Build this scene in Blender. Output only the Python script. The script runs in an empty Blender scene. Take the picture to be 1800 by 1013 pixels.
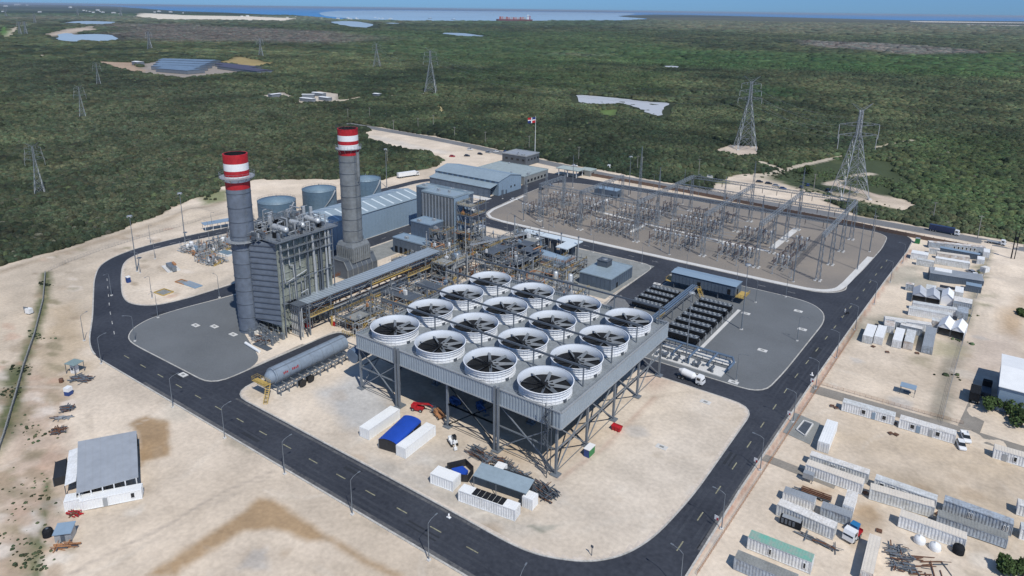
import bpy, math, random
import numpy as np
from mathutils import Matrix, Vector
random.seed(7); RNG=np.random.default_rng(11)
SC=bpy.context.scene; COL=SC.collection
# ------------------------------------------------------------------ camera model (1800 px wide photograph)
CX,CYP,FPX,HC=900.0,359.1,1237.9,110.0
_p,_r,_yaw=.2700,.0130,-.6168
_F=np.array([0,math.cos(_p),-math.sin(_p)]); _U=np.array([0,math.sin(_p),math.cos(_p)]); _R=np.array([1.,0,0])
_R2=math.cos(_r)*_R+math.sin(_r)*_U; _U2=-math.sin(_r)*_R+math.cos(_r)*_U
_e1=np.array([math.cos(_yaw),math.sin(_yaw)]); _e2=np.array([_e1[1],-_e1[0]])
def plant(w): return Vector((w[0]*_e1[0]+w[1]*_e1[1], -(w[0]*_e2[0]+w[1]*_e2[1]), w[2]))
def G(x,y,z=0.0):
    "point at height z seen at photo pixel x,y -> plant coordinates"
    d=_F+_R2*(x-CX)/FPX-_U2*(y-CYP)/FPX
    q=d[:2]*(-(HC-z))/d[2]
    return (float(q@_e1), float(-(q@_e2)))
cam=bpy.data.cameras.new('camera'); co=bpy.data.objects.new('camera',cam); COL.objects.link(co)
r3=plant(_R2);u3=plant(_U2);b3=-plant(_F)
co.matrix_world=Matrix(((r3.x,u3.x,b3.x,0),(r3.y,u3.y,b3.y,0),(r3.z,u3.z,b3.z,HC),(0,0,0,1)))
cam.sensor_width=36; cam.lens=FPX/1800*36; cam.shift_y=-(506.5-CYP)/1800; cam.clip_start=1; cam.clip_end=300000
SC.camera=co
# ------------------------------------------------------------------ materials
MATS={}
def M(name,col,rough=.7,metal=0.0,var=.12,scale=.35,scale2=3.0,bump=0.0,grime=None,spec=.5):
    if name in MATS: return MATS[name]
    m=bpy.data.materials.new(name); m.use_nodes=True; nt=m.node_tree; N=nt.nodes; L=nt.links
    b=N['Principled BSDF']; b.inputs['Roughness'].default_value=rough; b.inputs['Metallic'].default_value=metal
    b.inputs['Specular IOR Level'].default_value=spec
    g=N.new('ShaderNodeNewGeometry')
    n1=N.new('ShaderNodeTexNoise'); n1.inputs['Scale'].default_value=scale; n1.inputs['Detail'].default_value=4
    n2=N.new('ShaderNodeTexNoise'); n2.inputs['Scale'].default_value=scale2; n2.inputs['Detail'].default_value=3
    L.new(g.outputs['Position'],n1.inputs['Vector']); L.new(g.outputs['Position'],n2.inputs['Vector'])
    ad=N.new('ShaderNodeMath'); ad.operation='ADD'; L.new(n1.outputs['Fac'],ad.inputs[0]); L.new(n2.outputs['Fac'],ad.inputs[1])
    mr=N.new('ShaderNodeMapRange'); mr.inputs['From Min'].default_value=.7; mr.inputs['From Max'].default_value=1.3
    L.new(ad.outputs[0],mr.inputs['Value'])
    mx=N.new('ShaderNodeMix'); mx.data_type='RGBA'; L.new(mr.outputs[0],mx.inputs['Factor'])
    lo=grime if grime else tuple(c*(1-var) for c in col)
    mx.inputs['A'].default_value=(*lo,1); mx.inputs['B'].default_value=(*[min(1,c*(1+var)) for c in col],1)
    L.new(mx.outputs['Result'],b.inputs['Base Color'])
    if bump:
        bp=N.new('ShaderNodeBump'); bp.inputs['Strength'].default_value=bump; bp.inputs['Distance'].default_value=.05
        L.new(n2.outputs['Fac'],bp.inputs['Height']); L.new(bp.outputs[0],b.inputs['Normal'])
    MATS[name]=m; return m
m_white=M('white_painted_steel',(.80,.82,.83),.5,0,.06,.6,2.5,grime=(.60,.61,.60))
m_whiteb=M('rust_streaked_white',(.74,.75,.74),.55,0,.05,.9,.5,grime=(.42,.33,.25))
m_whitec=M('dulled_white',(.66,.69,.70),.55,0,.06,.5,1.4,grime=(.46,.47,.45))
m_white2=M('clean_white_steel',(.78,.80,.80),.5,0,.05)
m_roofw=M('dusty_white_roof',(.74,.74,.72),.6,0,.06,.7,2.0,grime=(.55,.53,.49))
m_roofb=M('beige_roof',(.66,.61,.53),.7,0,.10)
m_teal=M('teal_roof',(.12,.36,.28),.6,0,.2,.5,1.5,grime=(.30,.38,.33))
m_glass=M('dark_glass',(.02,.025,.03),.15,0,.1)
m_steel=M('galvanised_steel',(.20,.23,.26),.55,.3,.15)
m_steeld=M('dark_steel',(.10,.12,.145),.6,.2,.2)
m_steell=M('light_galvanised_steel',(.38,.41,.43),.5,.3,.12)
m_acc=M('blue_grey_sheeting',(.33,.39,.44),.45,.15,.08,.12,.9)
m_acctop=M('deck_plate',(.26,.29,.31),.6,.2,.2,.3,1.5)
m_frp=M('white_shroud_panel',(.74,.77,.80),.45,0,.05)
m_frpin=M('grey_shroud_lining',(.62,.67,.72),.5,0,.06)
m_sheet=M('grey_sheet_roof',(.40,.43,.46),.45,.2,.08,.15,.6)
m_ductb=M('duct_grey_blue',(.20,.25,.31),.75,0,.15,.2,1.0)
m_blade=M('fan_blade_grey',(.10,.115,.13),.5,0,.1)
m_dark=M('near_black',(.014,.016,.019),.8,0,.3,spec=.15)
m_blk=M('black_tarpaulin',(.022,.024,.028),.6,0,.3)
m_chim=M('chimney_grey_paint',(.135,.165,.21),.6,.05,.18,.15,.6)
m_chim2=M('chimney_weathered_grey',(.20,.22,.23),.6,.05,.2,.15,.6)
m_red=M('signal_red_paint',(.42,.014,.022),.6,0,.22,.4,1.6)
m_bandw=M('signal_white_paint',(.80,.82,.82),.5,0,.05)
m_clad=M('boiler_cladding_grey_green',(.31,.34,.30),.6,.2,.25,.3,1.5)
m_clad2=M('insulation_silver',(.54,.57,.58),.45,.4,.12)
m_yellow=M('safety_yellow',(.46,.33,.10),.6,0,.2)
m_orange=M('rust_orange',(.38,.19,.09),.7,0,.25)
m_rust=M('rusty_brown_steel',(.15,.075,.045),.8,0,.3)
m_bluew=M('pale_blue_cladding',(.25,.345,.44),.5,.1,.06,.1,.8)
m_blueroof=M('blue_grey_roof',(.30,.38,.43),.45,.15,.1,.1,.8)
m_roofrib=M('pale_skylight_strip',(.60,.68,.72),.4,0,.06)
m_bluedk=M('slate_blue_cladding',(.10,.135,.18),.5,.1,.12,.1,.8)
m_tank=M('tank_blue_paint',(.10,.165,.225),.5,.1,.12,.15,1.0)
m_tankroof=M('tank_roof_blue',(.17,.25,.31),.5,.1,.12,.15,1.0)
m_conc=M('concrete',(.46,.44,.40),.85,0,.15)
m_concd=M('grey_weathered_concrete',(.24,.25,.24),.85,0,.2)
m_concw=M('pale_concrete_drain',(.60,.60,.58),.85,0,.12,.2,2)
m_blue=M('bright_blue_sheet',(.015,.07,.42),.5,0,.12)
m_bluetank=M('blue_plastic',(.02,.06,.22),.45,0,.2)
m_green=M('green_paint',(.03,.22,.07),.5,0,.15)
m_tyre=M('tyre_rubber',(.02,.02,.02),.85,0,.2)
m_skin=M('skin_tone',(.30,.18,.12),.6); m_cloth=M('navy_work_clothes',(.04,.06,.14),.8)
m_pipeb=M('pipe_blue_grey',(.14,.20,.28),.45,.3,.15)
m_insul=M('insulator_brown_grey',(.13,.11,.11),.4,0,.2)
m_ceram=M('pale_insulator',(.40,.42,.43),.4,0,.15)
m_wood=M('weathered_pole',(.30,.29,.27),.8)
m_trunk=M('bark',(.11,.085,.06),.9)
m_yline=M('yellow_road_paint',(.30,.30,.20),.8,0,.3,.8,4,grime=(.13,.12,.08))
m_wline=M('white_road_paint',(.45,.45,.43),.8,0,.3,.8,4,grime=(.18,.18,.18))
m_kerb=M('kerb_concrete',(.50,.49,.46),.85,0,.18,.3,2,grime=(.33,.32,.29))
m_asph=M('asphalt',(.036,.041,.052),.8,0,.35,.06,.9,bump=.2,grime=(.020,.024,.034))
m_asph2=M('old_asphalt',(.17,.175,.18),.9,0,.18,.05,1.2)
m_grav=M('grey_gravel',(.135,.148,.158),.95,0,.16,.06,3.5,bump=.5)
m_subgrav=M('brown_grey_gravel',(.27,.235,.195),.95,0,.10,.03,3.5,bump=.5,grime=(.165,.158,.15))
m_path=M('compacted_grey_track',(.25,.23,.20),.95,0,.18,.2,2)
m_solar=M('blue_grey_sheds_roof',(.17,.24,.32),.4,.1,.15,.02,.1)
def leafmat(name,c1,c2):
    m=bpy.data.materials.new(name); m.use_nodes=True; nt=m.node_tree; N=nt.nodes; L=nt.links
    b=N['Principled BSDF']; b.inputs['Roughness'].default_value=.85; b.inputs['Specular IOR Level'].default_value=.2
    a=N.new('ShaderNodeAttribute'); a.attribute_name='tint'
    g=N.new('ShaderNodeNewGeometry'); n=N.new('ShaderNodeTexNoise'); n.inputs['Scale'].default_value=1.3; n.inputs['Detail'].default_value=4
    L.new(g.outputs['Position'],n.inputs['Vector'])
    mr=N.new('ShaderNodeMapRange'); mr.inputs['From Min'].default_value=.3; mr.inputs['From Max'].default_value=.7; mr.inputs['To Min'].default_value=.55; mr.inputs['To Max'].default_value=1.45
    L.new(n.outputs['Fac'],mr.inputs['Value'])
    v=N.new('ShaderNodeVectorMath'); v.operation='SCALE'; L.new(a.outputs['Color'],v.inputs[0]); L.new(mr.outputs[0],v.inputs['Scale'])
    L.new(v.outputs[0],b.inputs['Base Color']); MATS[name]=m; return m
m_leaf=leafmat('leaf_canopy',None,None)
def water(name,col,rough,bs=.3,scale=.05):
    m=bpy.data.materials.new(name); m.use_nodes=True; nt=m.node_tree; N=nt.nodes; L=nt.links
    b=N['Principled BSDF']; b.inputs['Roughness'].default_value=rough; b.inputs['IOR'].default_value=1.33
    g=N.new('ShaderNodeNewGeometry'); n=N.new('ShaderNodeTexNoise'); n.inputs['Scale'].default_value=scale; n.inputs['Detail'].default_value=5
    L.new(g.outputs['Position'],n.inputs['Vector'])
    bp=N.new('ShaderNodeBump'); bp.inputs['Strength'].default_value=bs; bp.inputs['Distance'].default_value=.4
    L.new(n.outputs['Fac'],bp.inputs['Height']); L.new(bp.outputs[0],b.inputs['Normal'])
    mp=N.new('ShaderNodeMapping'); mp.inputs['Scale'].default_value=(.0006,.0006,.0006); L.new(g.outputs['Position'],mp.inputs['Vector'])
    n2=N.new('ShaderNodeTexNoise'); n2.inputs['Scale'].default_value=1; n2.inputs['Detail'].default_value=3; L.new(mp.outputs[0],n2.inputs['Vector'])
    mx=N.new('ShaderNodeMix'); mx.data_type='RGBA'; L.new(n2.outputs['Fac'],mx.inputs['Factor'])
    mx.inputs['A'].default_value=(*[c*.75 for c in col],1); mx.inputs['B'].default_value=(*[c*1.3 for c in col],1)
    L.new(mx.outputs['Result'],b.inputs['Base Color']); MATS[name]=m; return m
m_sea=water('sea_water',(.035,.22,.50),.45,.1,.01)
m_bay=water('bay_water_sheen',(.30,.45,.58),.4,.1,.01)  # calm shallow water, with the silvery reflection put into its pale colour
m_lake=water('shallow_lake_water',(.32,.42,.50),.4,.1)
m_pond=water('pond_water',(.50,.52,.53),.4,.05)
# ------------------------------------------------------------------ mesh builder
class MB:
    def __init__(s): s.v=[]; s.f=[]; s.mi=[]; s.sm=[]
    def add(s,vs,fs,mi=0,sm=False):
        o=len(s.v); s.v.extend(vs)
        for f in fs: s.f.append(tuple(i+o for i in f)); s.mi.append(mi); s.sm.append(sm)
        return s
    def box(s,x0,x1,y0,y1,z0,z1,mi=0,top=None):
        vs=[(x0,y0,z0),(x1,y0,z0),(x1,y1,z0),(x0,y1,z0),(x0,y0,z1),(x1,y0,z1),(x1,y1,z1),(x0,y1,z1)]
        s.add(vs,[(3,2,1,0),(0,1,5,4),(1,2,6,5),(2,3,7,6),(3,0,4,7)],mi); s.add(vs[4:],[(0,1,2,3)],mi if top is None else top); return s
    def beam(s,p,q,w,h=None,mi=0):
        h=h or w; p=Vector(p);q=Vector(q);d=q-p
        if d.length<1e-6: return s
        d.normalize(); up=Vector((0,0,1)) if abs(d.z)<.95 else Vector((1,0,0))
        a=d.cross(up).normalized()*w/2; b=a.cross(d).normalized()*h/2
        vs=[tuple(c+e) for c in(p,q) for e in(-a-b,a-b,a+b,-a+b)]
        return s.add(vs,[(0,1,2,3),(7,6,5,4),(0,4,5,1),(1,5,6,2),(2,6,7,3),(3,7,4,0)],mi)
    def rod(s,p,q,w,mi=0):
        "three sided thin member"
        p=Vector(p);q=Vector(q);d=q-p
        if d.length<1e-6: return s
        d.normalize(); up=Vector((0,0,1)) if abs(d.z)<.95 else Vector((1,0,0))
        a=d.cross(up).normalized(); b=a.cross(d).normalized()
        e=[(a*math.cos(t)+b*math.sin(t))*w*.6 for t in(.5,2.6,4.7)]
        vs=[tuple(c+k) for c in(p,q) for k in e]
        return s.add(vs,[(0,1,4,3),(1,2,5,4),(2,0,3,5)],mi)
    def tube(s,p,q,r,n=8,mi=0,r2=None,caps=True):
        p=Vector(p);q=Vector(q);d=(q-p)
        if d.length<1e-6: return s
        d.normalize(); up=Vector((0,0,1)) if abs(d.z)<.95 else Vector((1,0,0))
        a=d.cross(up).normalized(); b=a.cross(d).normalized(); r2=r if r2 is None else r2
        vs=[];
        for c,R in((p,r),(q,r2)):
            for k in range(n):
                t=2*math.pi*k/n; vs.append(tuple(c+(a*math.cos(t)+b*math.sin(t))*R))
        s.add(vs,[(k,(k+1)%n,n+(k+1)%n,n+k) for k in range(n)],mi,True)
        if caps: s.add(vs[:n],[tuple(range(n-1,-1,-1))],mi); s.add(vs[n:],[tuple(range(n))],mi)
        return s
    def path(s,pts,r,n=6,mi=0):
        for a,b in zip(pts,pts[1:]): s.tube(a,b,r,n,mi)
        return s
    def lathe(s,cx,cy,prof,n=24,mi=0,sm=True):
        vs=[]
        for r,z in prof:
            for k in range(n):
                t=2*math.pi*k/n; vs.append((cx+r*math.cos(t),cy+r*math.sin(t),z))
        fs=[]
        for j in range(len(prof)-1):
            for k in range(n): fs.append((j*n+k,j*n+(k+1)%n,(j+1)*n+(k+1)%n,(j+1)*n+k))
        return s.add(vs,fs,mi,sm)
    def prism(s,poly,z0,z1,mi=0,top=None):
        n=len(poly); ar=sum(poly[i][0]*poly[(i+1)%n][1]-poly[(i+1)%n][0]*poly[i][1] for i in range(n))
        if ar<0: poly=poly[::-1]
        vs=[(x,y,z0) for x,y in poly]+[(x,y,z1) for x,y in poly]
        s.add(vs,[(k,(k+1)%n,n+(k+1)%n,n+k) for k in range(n)],mi)
        s.add(vs[n:],[tuple(range(n))],mi if top is None else top); return s
    def sph(s,c,r,n=10,m=6,mi=0,sz=1.0):
        prof=[(max(1e-3,r*math.sin(math.pi*j/m)),c[2]-r*sz*math.cos(math.pi*j/m)) for j in range(m+1)]
        return s.lathe(c[0],c[1],prof,n,mi)
    def rail(s,pts,h=1.1,mi=0,step=2.0,w=.07):
        for a,b in zip(pts,pts[1:]):
            a=Vector(a);b=Vector(b);n=max(1,int((b-a).length/step))
            for z in(h,h*.55): s.rod(a+Vector((0,0,z)),b+Vector((0,0,z)),w,mi)
            for k in range(n+1):
                c=a.lerp(b,k/n); s.rod(c,c+Vector((0,0,h)),w,mi)
        return s
    def stair(s,p,q,w=1.0,mi=0,rm=0):
        p=Vector(p);q=Vector(q);d=(q-p);hx=Vector((d.x,d.y,0)).normalized();sd=Vector((-hx.y,hx.x,0))*w/2
        s.beam(p+sd,q+sd,.12,.3,mi); s.beam(p-sd,q-sd,.12,.3,mi)
        n=max(2,int(abs(d.z)/.35))
        for k in range(n+1):
            c=p.lerp(q,k/n); s.beam(c-sd,c+sd,.28,.06,mi)
        for e in(sd,-sd): s.rod(p+e+Vector((0,0,1)),q+e+Vector((0,0,1)),.08,rm); 
        return s
    def lattice(s,p,q,w0,w1,cw=.14,bw=.08,seg=None,mi=0):
        "square truss from p to q with widths w0,w1"
        p=Vector(p);q=Vector(q);d=(q-p);L=d.length;d.normalize();up=Vector((0,0,1)) if abs(d.z)<.9 else Vector((1,0,0))
        a=d.cross(up).normalized();b=a.cross(d).normalized()
        seg=seg or max(2,int(L/max(w0,w1,.8)))
        R=[]
        for k in range(seg+1):
            t=k/seg;c=p.lerp(q,t);w=(w0+(w1-w0)*t)/2
            R.append([c+a*w+b*w,c-a*w+b*w,c-a*w-b*w,c+a*w-b*w])
        for k in range(seg):
            for j in range(4):
                s.rod(R[k][j],R[k+1][j],cw,mi)
                if k%2==0: s.rod(R[k][j],R[k+1][(j+1)%4],bw,mi)
                else: s.rod(R[k][(j+1)%4],R[k+1][j],bw,mi)
                if k%2==0: s.rod(R[k][j],R[k][(j+1)%4],bw,mi)
        return s
    def build(s,name,mats,parent=None,world=False,loc=None):
        me=bpy.data.meshes.new(name); 
        vs=s.v
        if world and parent is not None:
            q=parent; lx=ly=lz=0
            while q is not None: lx+=q.location.x; ly+=q.location.y; lz+=q.location.z; q=q.parent
            vs=[(a-lx,b-ly,c-lz) for a,b,c in vs]
        me.from_pydata(vs,[],s.f)
        if not isinstance(mats,(list,tuple)): mats=[mats]
        for m in mats: me.materials.append(m)
        if len(mats)>1: me.polygons.foreach_set('material_index',s.mi)
        me.polygons.foreach_set('use_smooth',s.sm); me.update()
        o=bpy.data.objects.new(name,me); COL.objects.link(o)
        if parent is not None: o.parent=parent
        if loc: o.location=loc
        return o
def tag(o,label=None,cat=None,group=None,kind=None):
    if label: o['label']=label
    if cat: o['category']=cat
    if group: o['group']=group
    if kind: o['kind']=kind
    return o
def thing(name,label,cat,loc=(0,0,0),rot=0,group=None):
    o=bpy.data.objects.new(name,None); COL.objects.link(o); o.location=loc; o.rotation_euler=(0,0,rot); o.empty_display_size=.5
    return tag(o,label,cat,group)
KIDS={}
def kids(o):
    return [c for c in bpy.data.objects if c.parent==o]
def dup(root,loc,rot=None,label=None,group=None,scale=None):
    if root.name not in KIDS: KIDS[root.name]=[(c,kids(c)) for c in kids(root)]
    r=root.copy(); COL.objects.link(r); r.location=loc
    if rot is not None: r.rotation_euler=(0,0,rot)
    if label: r['label']=label
    if group: r['group']=group
    if scale: r.scale=scale
    for c,gs in KIDS[root.name]:
        cc=c.copy(); COL.objects.link(cc); cc.parent=r
        for g in gs:
            gg=g.copy(); COL.objects.link(gg); gg.parent=cc
    return r
def one(first,root,loc,rot=None,label=None,group=None,scale=None):
    if first:
        root.location=loc
        if rot is not None: root.rotation_euler=(0,0,rot)
        if label: root['label']=label
        if group: root['group']=group
        if scale: root.scale=scale
        return root
    return dup(root,loc,rot,label,group,scale)
def struct(name,mb,mats): return tag(mb.build(name,mats),kind='structure')
# ------------------------------------------------------------------ numpy helpers
def hsh(ix,iy,seed):
    n=(ix.astype(np.int64)*374761393+iy.astype(np.int64)*668265263+seed*1442695041)&0xFFFFFFFF
    n=((n^(n>>13))*1274126177)&0xFFFFFFFF
    return ((n^(n>>16))&0xFFFFFF)/float(0xFFFFFF)
def vnoise(x,y,s,seed=0):
    x=x/s;y=y/s;ix=np.floor(x);iy=np.floor(y);fx=x-ix;fy=y-iy;fx=fx*fx*(3-2*fx);fy=fy*fy*(3-2*fy)
    a=hsh(ix,iy,seed);b=hsh(ix+1,iy,seed);c=hsh(ix,iy+1,seed);d=hsh(ix+1,iy+1,seed)
    return (a*(1-fx)+b*fx)*(1-fy)+(c*(1-fx)+d*fx)*fy
def fbm(x,y,s,seed=0,o=4):
    r=0;a=1;t=0
    for k in range(o): r=r+a*vnoise(x,y,s/2**k,seed+k*17);t+=a;a*=.55
    return r/t
def sdpoly(P,poly):
    poly=np.array(poly,float);x=P[:,0];y=P[:,1];d=np.full(len(x),1e18);ins=np.zeros(len(x),bool);n=len(poly)
    for i in range(n):
        a=poly[i];b=poly[(i+1)%n];e=b-a;t=np.clip(((x-a[0])*e[0]+(y-a[1])*e[1])/max(1e-9,e@e),0,1)
        d=np.minimum(d,(x-a[0]-t*e[0])**2+(y-a[1]-t*e[1])**2)
        if a[1]!=b[1]:
            c=((a[1]>y)!=(b[1]>y))&(x<(b[0]-a[0])*(y-a[1])/(b[1]-a[1])+a[0]); ins^=c
    d=np.sqrt(d);return np.where(ins,-d,d)
def sdline(P,pts):
    pts=np.array(pts,float);x=P[:,0];y=P[:,1];d=np.full(len(x),1e18)
    for a,b in zip(pts,pts[1:]):
        e=b-a;t=np.clip(((x-a[0])*e[0]+(y-a[1])*e[1])/max(1e-9,e@e),0,1)
        d=np.minimum(d,(x-a[0]-t*e[0])**2+(y-a[1]-t*e[1])**2)
    return np.sqrt(d)
def pg(*q): return [G(*a) for a in q]
# ---- layout (plant coordinates, metres)
SAND=pg((0,470),(80,447),(150,428),(215,400),(290,374),(335,352),(380,338),(385,330))+[(-395,270),(-360,300),(-340,330)]+pg((668,316),(720,305),(770,290),(783,282),(750,268),(700,262),(650,247),(640,235))+[(-500,471),(-420,466),(-360,458),(-317,449),(-270,441),(-200,433),(-150,429)]+pg((1262,319),(1290,307),(1350,303),(1430,312),(1510,332),(1590,352),(1625,366),(1590,372),(1500,360),(1440,350))+[(-60,427),(-22,424),(20,421)]+[(60,418),(120,380),(150,200),(120,-60),(-60,-150),(-260,-60),(-400,20),(-372,70)]
PAINT=[] # (kind, pts, colour, half width/0, soft, noise amp, noise scale, opacity)
def ppoly(px,col,soft=2,amp=2,ns=8,op=1): PAINT.append(('p',pg(*px),col,0,soft,amp,ns,op))
def pline(px,col,w,soft=1,amp=1,ns=6,op=1): PAINT.append(('l',pg(*px),col,w,soft,amp,ns,op))
c_sand=(.65,.56,.452); c_mud=(.36,.25,.145); c_veg=(.10,.12,.055); c_gry=(.42,.42,.41); c_pink=(.50,.37,.29); c_pale=(.60,.55,.48); c_tan=(.44,.35,.24)
c_dirt=(.33,.26,.19)
# western strip beyond the road
ppoly([(0,480),(230,400),(330,365),(400,350),(400,385),(250,420),(170,455),(160,560),(90,520),(0,560)],(.44,.38,.30),4,5,14,.55)
pline([(0,478),(150,432),(300,385),(400,352)],(.38,.31,.23),2.5,2,1.5,6,.8)
pline([(0,462),(80,440),(200,398),(300,362)],c_pink,3,2,2,8,.6)
ppoly([(60,610),(110,560),(150,600),(155,660),(110,700),(60,700)],c_tan,3,4,9,.75)
ppoly([(85,545),(130,530),(150,580),(120,610)],c_tan,3,3,7,.7)
ppoly([(0,700),(60,640),(110,700),(120,900),(80,1013),(0,1013)],(.48,.37,.285),4,4,10,.8)
pline([(82,480),(76,530),(60,590),(40,640),(22,700),(8,760)],c_veg,2.0,1.0,1.2,5,.9)
ppoly([(3,655),(30,640),(38,690),(25,760),(0,800),(0,690)],c_veg,2,2,5,.85)
for a in [(60,800,14),(45,870,16),(20,930,20),(75,960,12),(60,900,10),(30,1000,22),(60,760,8),(50,720,7)]:
    ppoly([(a[0]-a[2],a[1]-a[2]*.5),(a[0]+a[2],a[1]-a[2]*.5),(a[0]+a[2],a[1]+a[2]*.6),(a[0]-a[2],a[1]+a[2]*.6)],(.22,.19,.11),1.5,2.2,4,.65)
pline([(85,850),(80,900),(68,960),(62,1013)],c_veg,.7,.6,.8,3,.8)
ppoly([(52,940),(70,960),(72,1013),(45,1013)],c_veg,1,1,3,.75)
ppoly([(38,910),(60,900),(75,920),(65,945),(40,935)],(.62,.58,.52),.8,1,3,.8)
# puddle dried mud shapes
ppoly([(228,745),(255,733),(298,738),(300,800),(255,812),(243,826),(241,800),(243,765)],c_mud,.9,1.0,5,.95)
ppoly([(455,878),(475,880),(500,890),(545,920),(580,948),(540,952),(500,935),(470,930),(430,933),(370,970),(310,1013),(262,1013),(300,985),(350,950),(400,920)],c_mud,1.0,.9,5,.95)
pline([(580,948),(640,985),(700,1013)],c_mud,.8,.8,.8,4,.8)
ppoly([(395,760),(440,785),(455,795),(430,800),(400,780)],(.36,.32,.25),1,1,4,.8)
ppoly([(290,700),(350,720),(330,740),(280,735)],(.40,.37,.31),2,2,5,.6)
pline([(480,828),(400,862),(300,920),(180,980),(120,1013)],(.36,.31,.26),.35,.4,.4,5,.7)
pline([(470,840),(380,885),(250,960),(200,1000)],(.43,.37,.30),.5,.5,.5,5,.5)
# ACC pad
ppoly([(560,690),(640,650),(700,720),(640,770),(600,740)],(.45,.46,.46),3,3,7,.8)
ppoly([(640,800),(760,840),(960,930),(900,950),(780,890),(640,820)],(.40,.38,.34),2.5,2.5,7,.6)
ppoly([(700,790),(800,780),(860,850),(760,850)],(.46,.43,.39),3,3,7,.5)
ppoly([(925,925),(985,925),(955,938)],(.20,.21,.17),.3,.3,2,.9)
ppoly([(1140,640),(1200,660),(1150,690),(1120,665)],c_pink,3,3,8,.6)
ppoly([(900,720),(1000,700),(1060,760),(990,830),(860,800)],(.50,.38,.25),4,4,9,.6)
pline([(980,845),(1060,790),(1150,700)],c_pink,.6,.6,.5,4,.8)
ppoly([(1050,790),(1250,710),(1250,880),(1080,930),(1000,900)],c_pale,8,8,20,.35)
# right side yard
pline([(1200,1013),(1302,870),(1432,680),(1500,580),(1570,480),(1600,440)],(.44,.22,.15),.55,.5,.5,4,.75)
pline([(1432,684),(1500,700),(1600,738),(1650,748)],(.42,.23,.15),.8,.8,.8,4,.75)
ppoly([(1440,760),(1560,800),(1800,860),(1800,800),(1560,760)],c_tan,5,5,12,.55)
ppoly([(1520,800),(1700,850),(1800,880),(1800,960),(1650,900),(1530,850)],c_tan,5,5,12,.5)
ppoly([(1480,900),(1540,880),(1550,930),(1500,960)],c_mud,1.5,1.5,5,.75)
ppoly([(1400,850),(1470,860),(1440,885)],c_mud,1.5,1.5,5,.7)
ppoly([(1440,800),(1500,820),(1470,835)],(.42,.28,.17),1.2,1.2,4,.5)
pline([(1650,740),(1668,640),(1705,540),(1740,440)],(.24,.23,.17),1.6,1.3,1.5,5,.7)
pline([(1645,745),(1662,690),(1690,600)],(.30,.27,.22),2.4,1.5,1.5,5,.7)
ppoly([(1760,550),(1800,525),(1800,600),(1760,585)],c_mud,3,2,6,.7)
ppoly([(1700,585),(1800,590),(1800,680),(1700,720),(1690,640)],(.50,.42,.36),6,6,12,.6)
for a in [(1722,497),(1735,520),(1720,470),(1730,545)]: ppoly([(a[0]-14,a[1]-3),(a[0]+14,a[1]-1),(a[0]+12,a[1]+4),(a[0]-12,a[1]+3)],(.20,.20,.12),1,1.5,4,.6)
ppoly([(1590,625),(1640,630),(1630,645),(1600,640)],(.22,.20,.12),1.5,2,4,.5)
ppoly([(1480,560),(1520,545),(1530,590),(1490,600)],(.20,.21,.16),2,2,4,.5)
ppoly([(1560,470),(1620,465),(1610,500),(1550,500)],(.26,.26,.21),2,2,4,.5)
# highway verges
pline([(1320,318),(1450,338),(1600,360),(1640,372)],(.50,.42,.33),7,3,4,10,.7)
pline([(1380,322),(1440,338),(1560,366),(1640,385),(1800,425)],c_veg,2.2,1.5,2.0,8,.9)
pline([(655,240),(740,262),(780,268)],c_pale,6,3,3,10,.8)
pline([(1030,290),(1150,305),(1270,320)],(.15,.17,.07),5,2,3,10,.9)
pline([(950,262),(1060,280)],(.36,.22,.13),3,2,2,8,.7)
ppoly([(350,342),(400,335),(400,352),(360,360)],(.13,.17,.06),3,3,8,.8)
# yard1 stains
ppoly([(330,520),(415,480),(415,500),(345,530)],(.38,.34,.28),2,1.5,5,.6)
def tracks(n,xr,yr,Lr,seed,op=.35,col=(.44,.37,.29)):
    r=random.Random(seed)
    for k in range(n):
        a=Vector(G(r.uniform(*xr),r.uniform(*yr))); th=r.uniform(0,6.28); L=r.uniform(*Lr); cv=r.gauss(0,.012); pl=[]
        for i in range(12): pl.append((a.x,a.y)); th+=cv*L/12*3; a=a+Vector((math.cos(th),math.sin(th)))*L/11
        nx=[(p[0]+.95*math.sin(th),p[1]-.95*math.cos(th)) for p in pl]
        c=col if r.random()<.6 else (.66,.60,.51)
        for q in(pl,nx): PAINT.append(('l',q,c,.22,.35,.25,3,op*r.uniform(.5,1.2)))
tracks(26,(150,900),(700,1010),(20,70),1); tracks(26,(1430,1800),(700,900),(20,60),2); tracks(10,(1480,1700),(600,700),(15,40),3); tracks(22,(640,1250),(700,950),(15,50),4,.4); tracks(12,(60,330),(440,700),(15,50),5); tracks(14,(1450,1800),(880,1013),(10,30),6); tracks(8,(240,400),(440,530),(10,30),7)
for i_ in range(60):
    rr_=random.Random(900+i_); x_,y_=rr_.choice([(rr_.uniform(60,900),rr_.uniform(650,1010)),(rr_.uniform(1440,1800),rr_.uniform(560,1010)),(rr_.uniform(620,1280),rr_.uniform(690,950))]); g_=G(x_,y_); s_=rr_.uniform(.8,4)
    PAINT.append(('p',[(g_[0]+s_*math.cos(t_)*rr_.uniform(.6,1.4),g_[1]+s_*math.sin(t_)*rr_.uniform(.6,1.2)) for t_ in(0,.9,1.8,2.7,3.6,4.5,5.4)],rr_.choice([(.40,.34,.26),(.36,.27,.18),(.68,.63,.55),(.45,.44,.42)]),0,.8,1.2,3,rr_.uniform(.25,.6)))
CLEAR=[] # clearings in the scrub: same kind of tuples, also mask bushes
def cpoly(px,col,soft=2,amp=3,ns=12): CLEAR.append(('p',pg(*px),col,0,soft,amp,ns,1))
def cline(px,col,w,soft=1,amp=1,ns=10): CLEAR.append(('l',pg(*px),col,w,soft,amp,ns,1))
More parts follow.
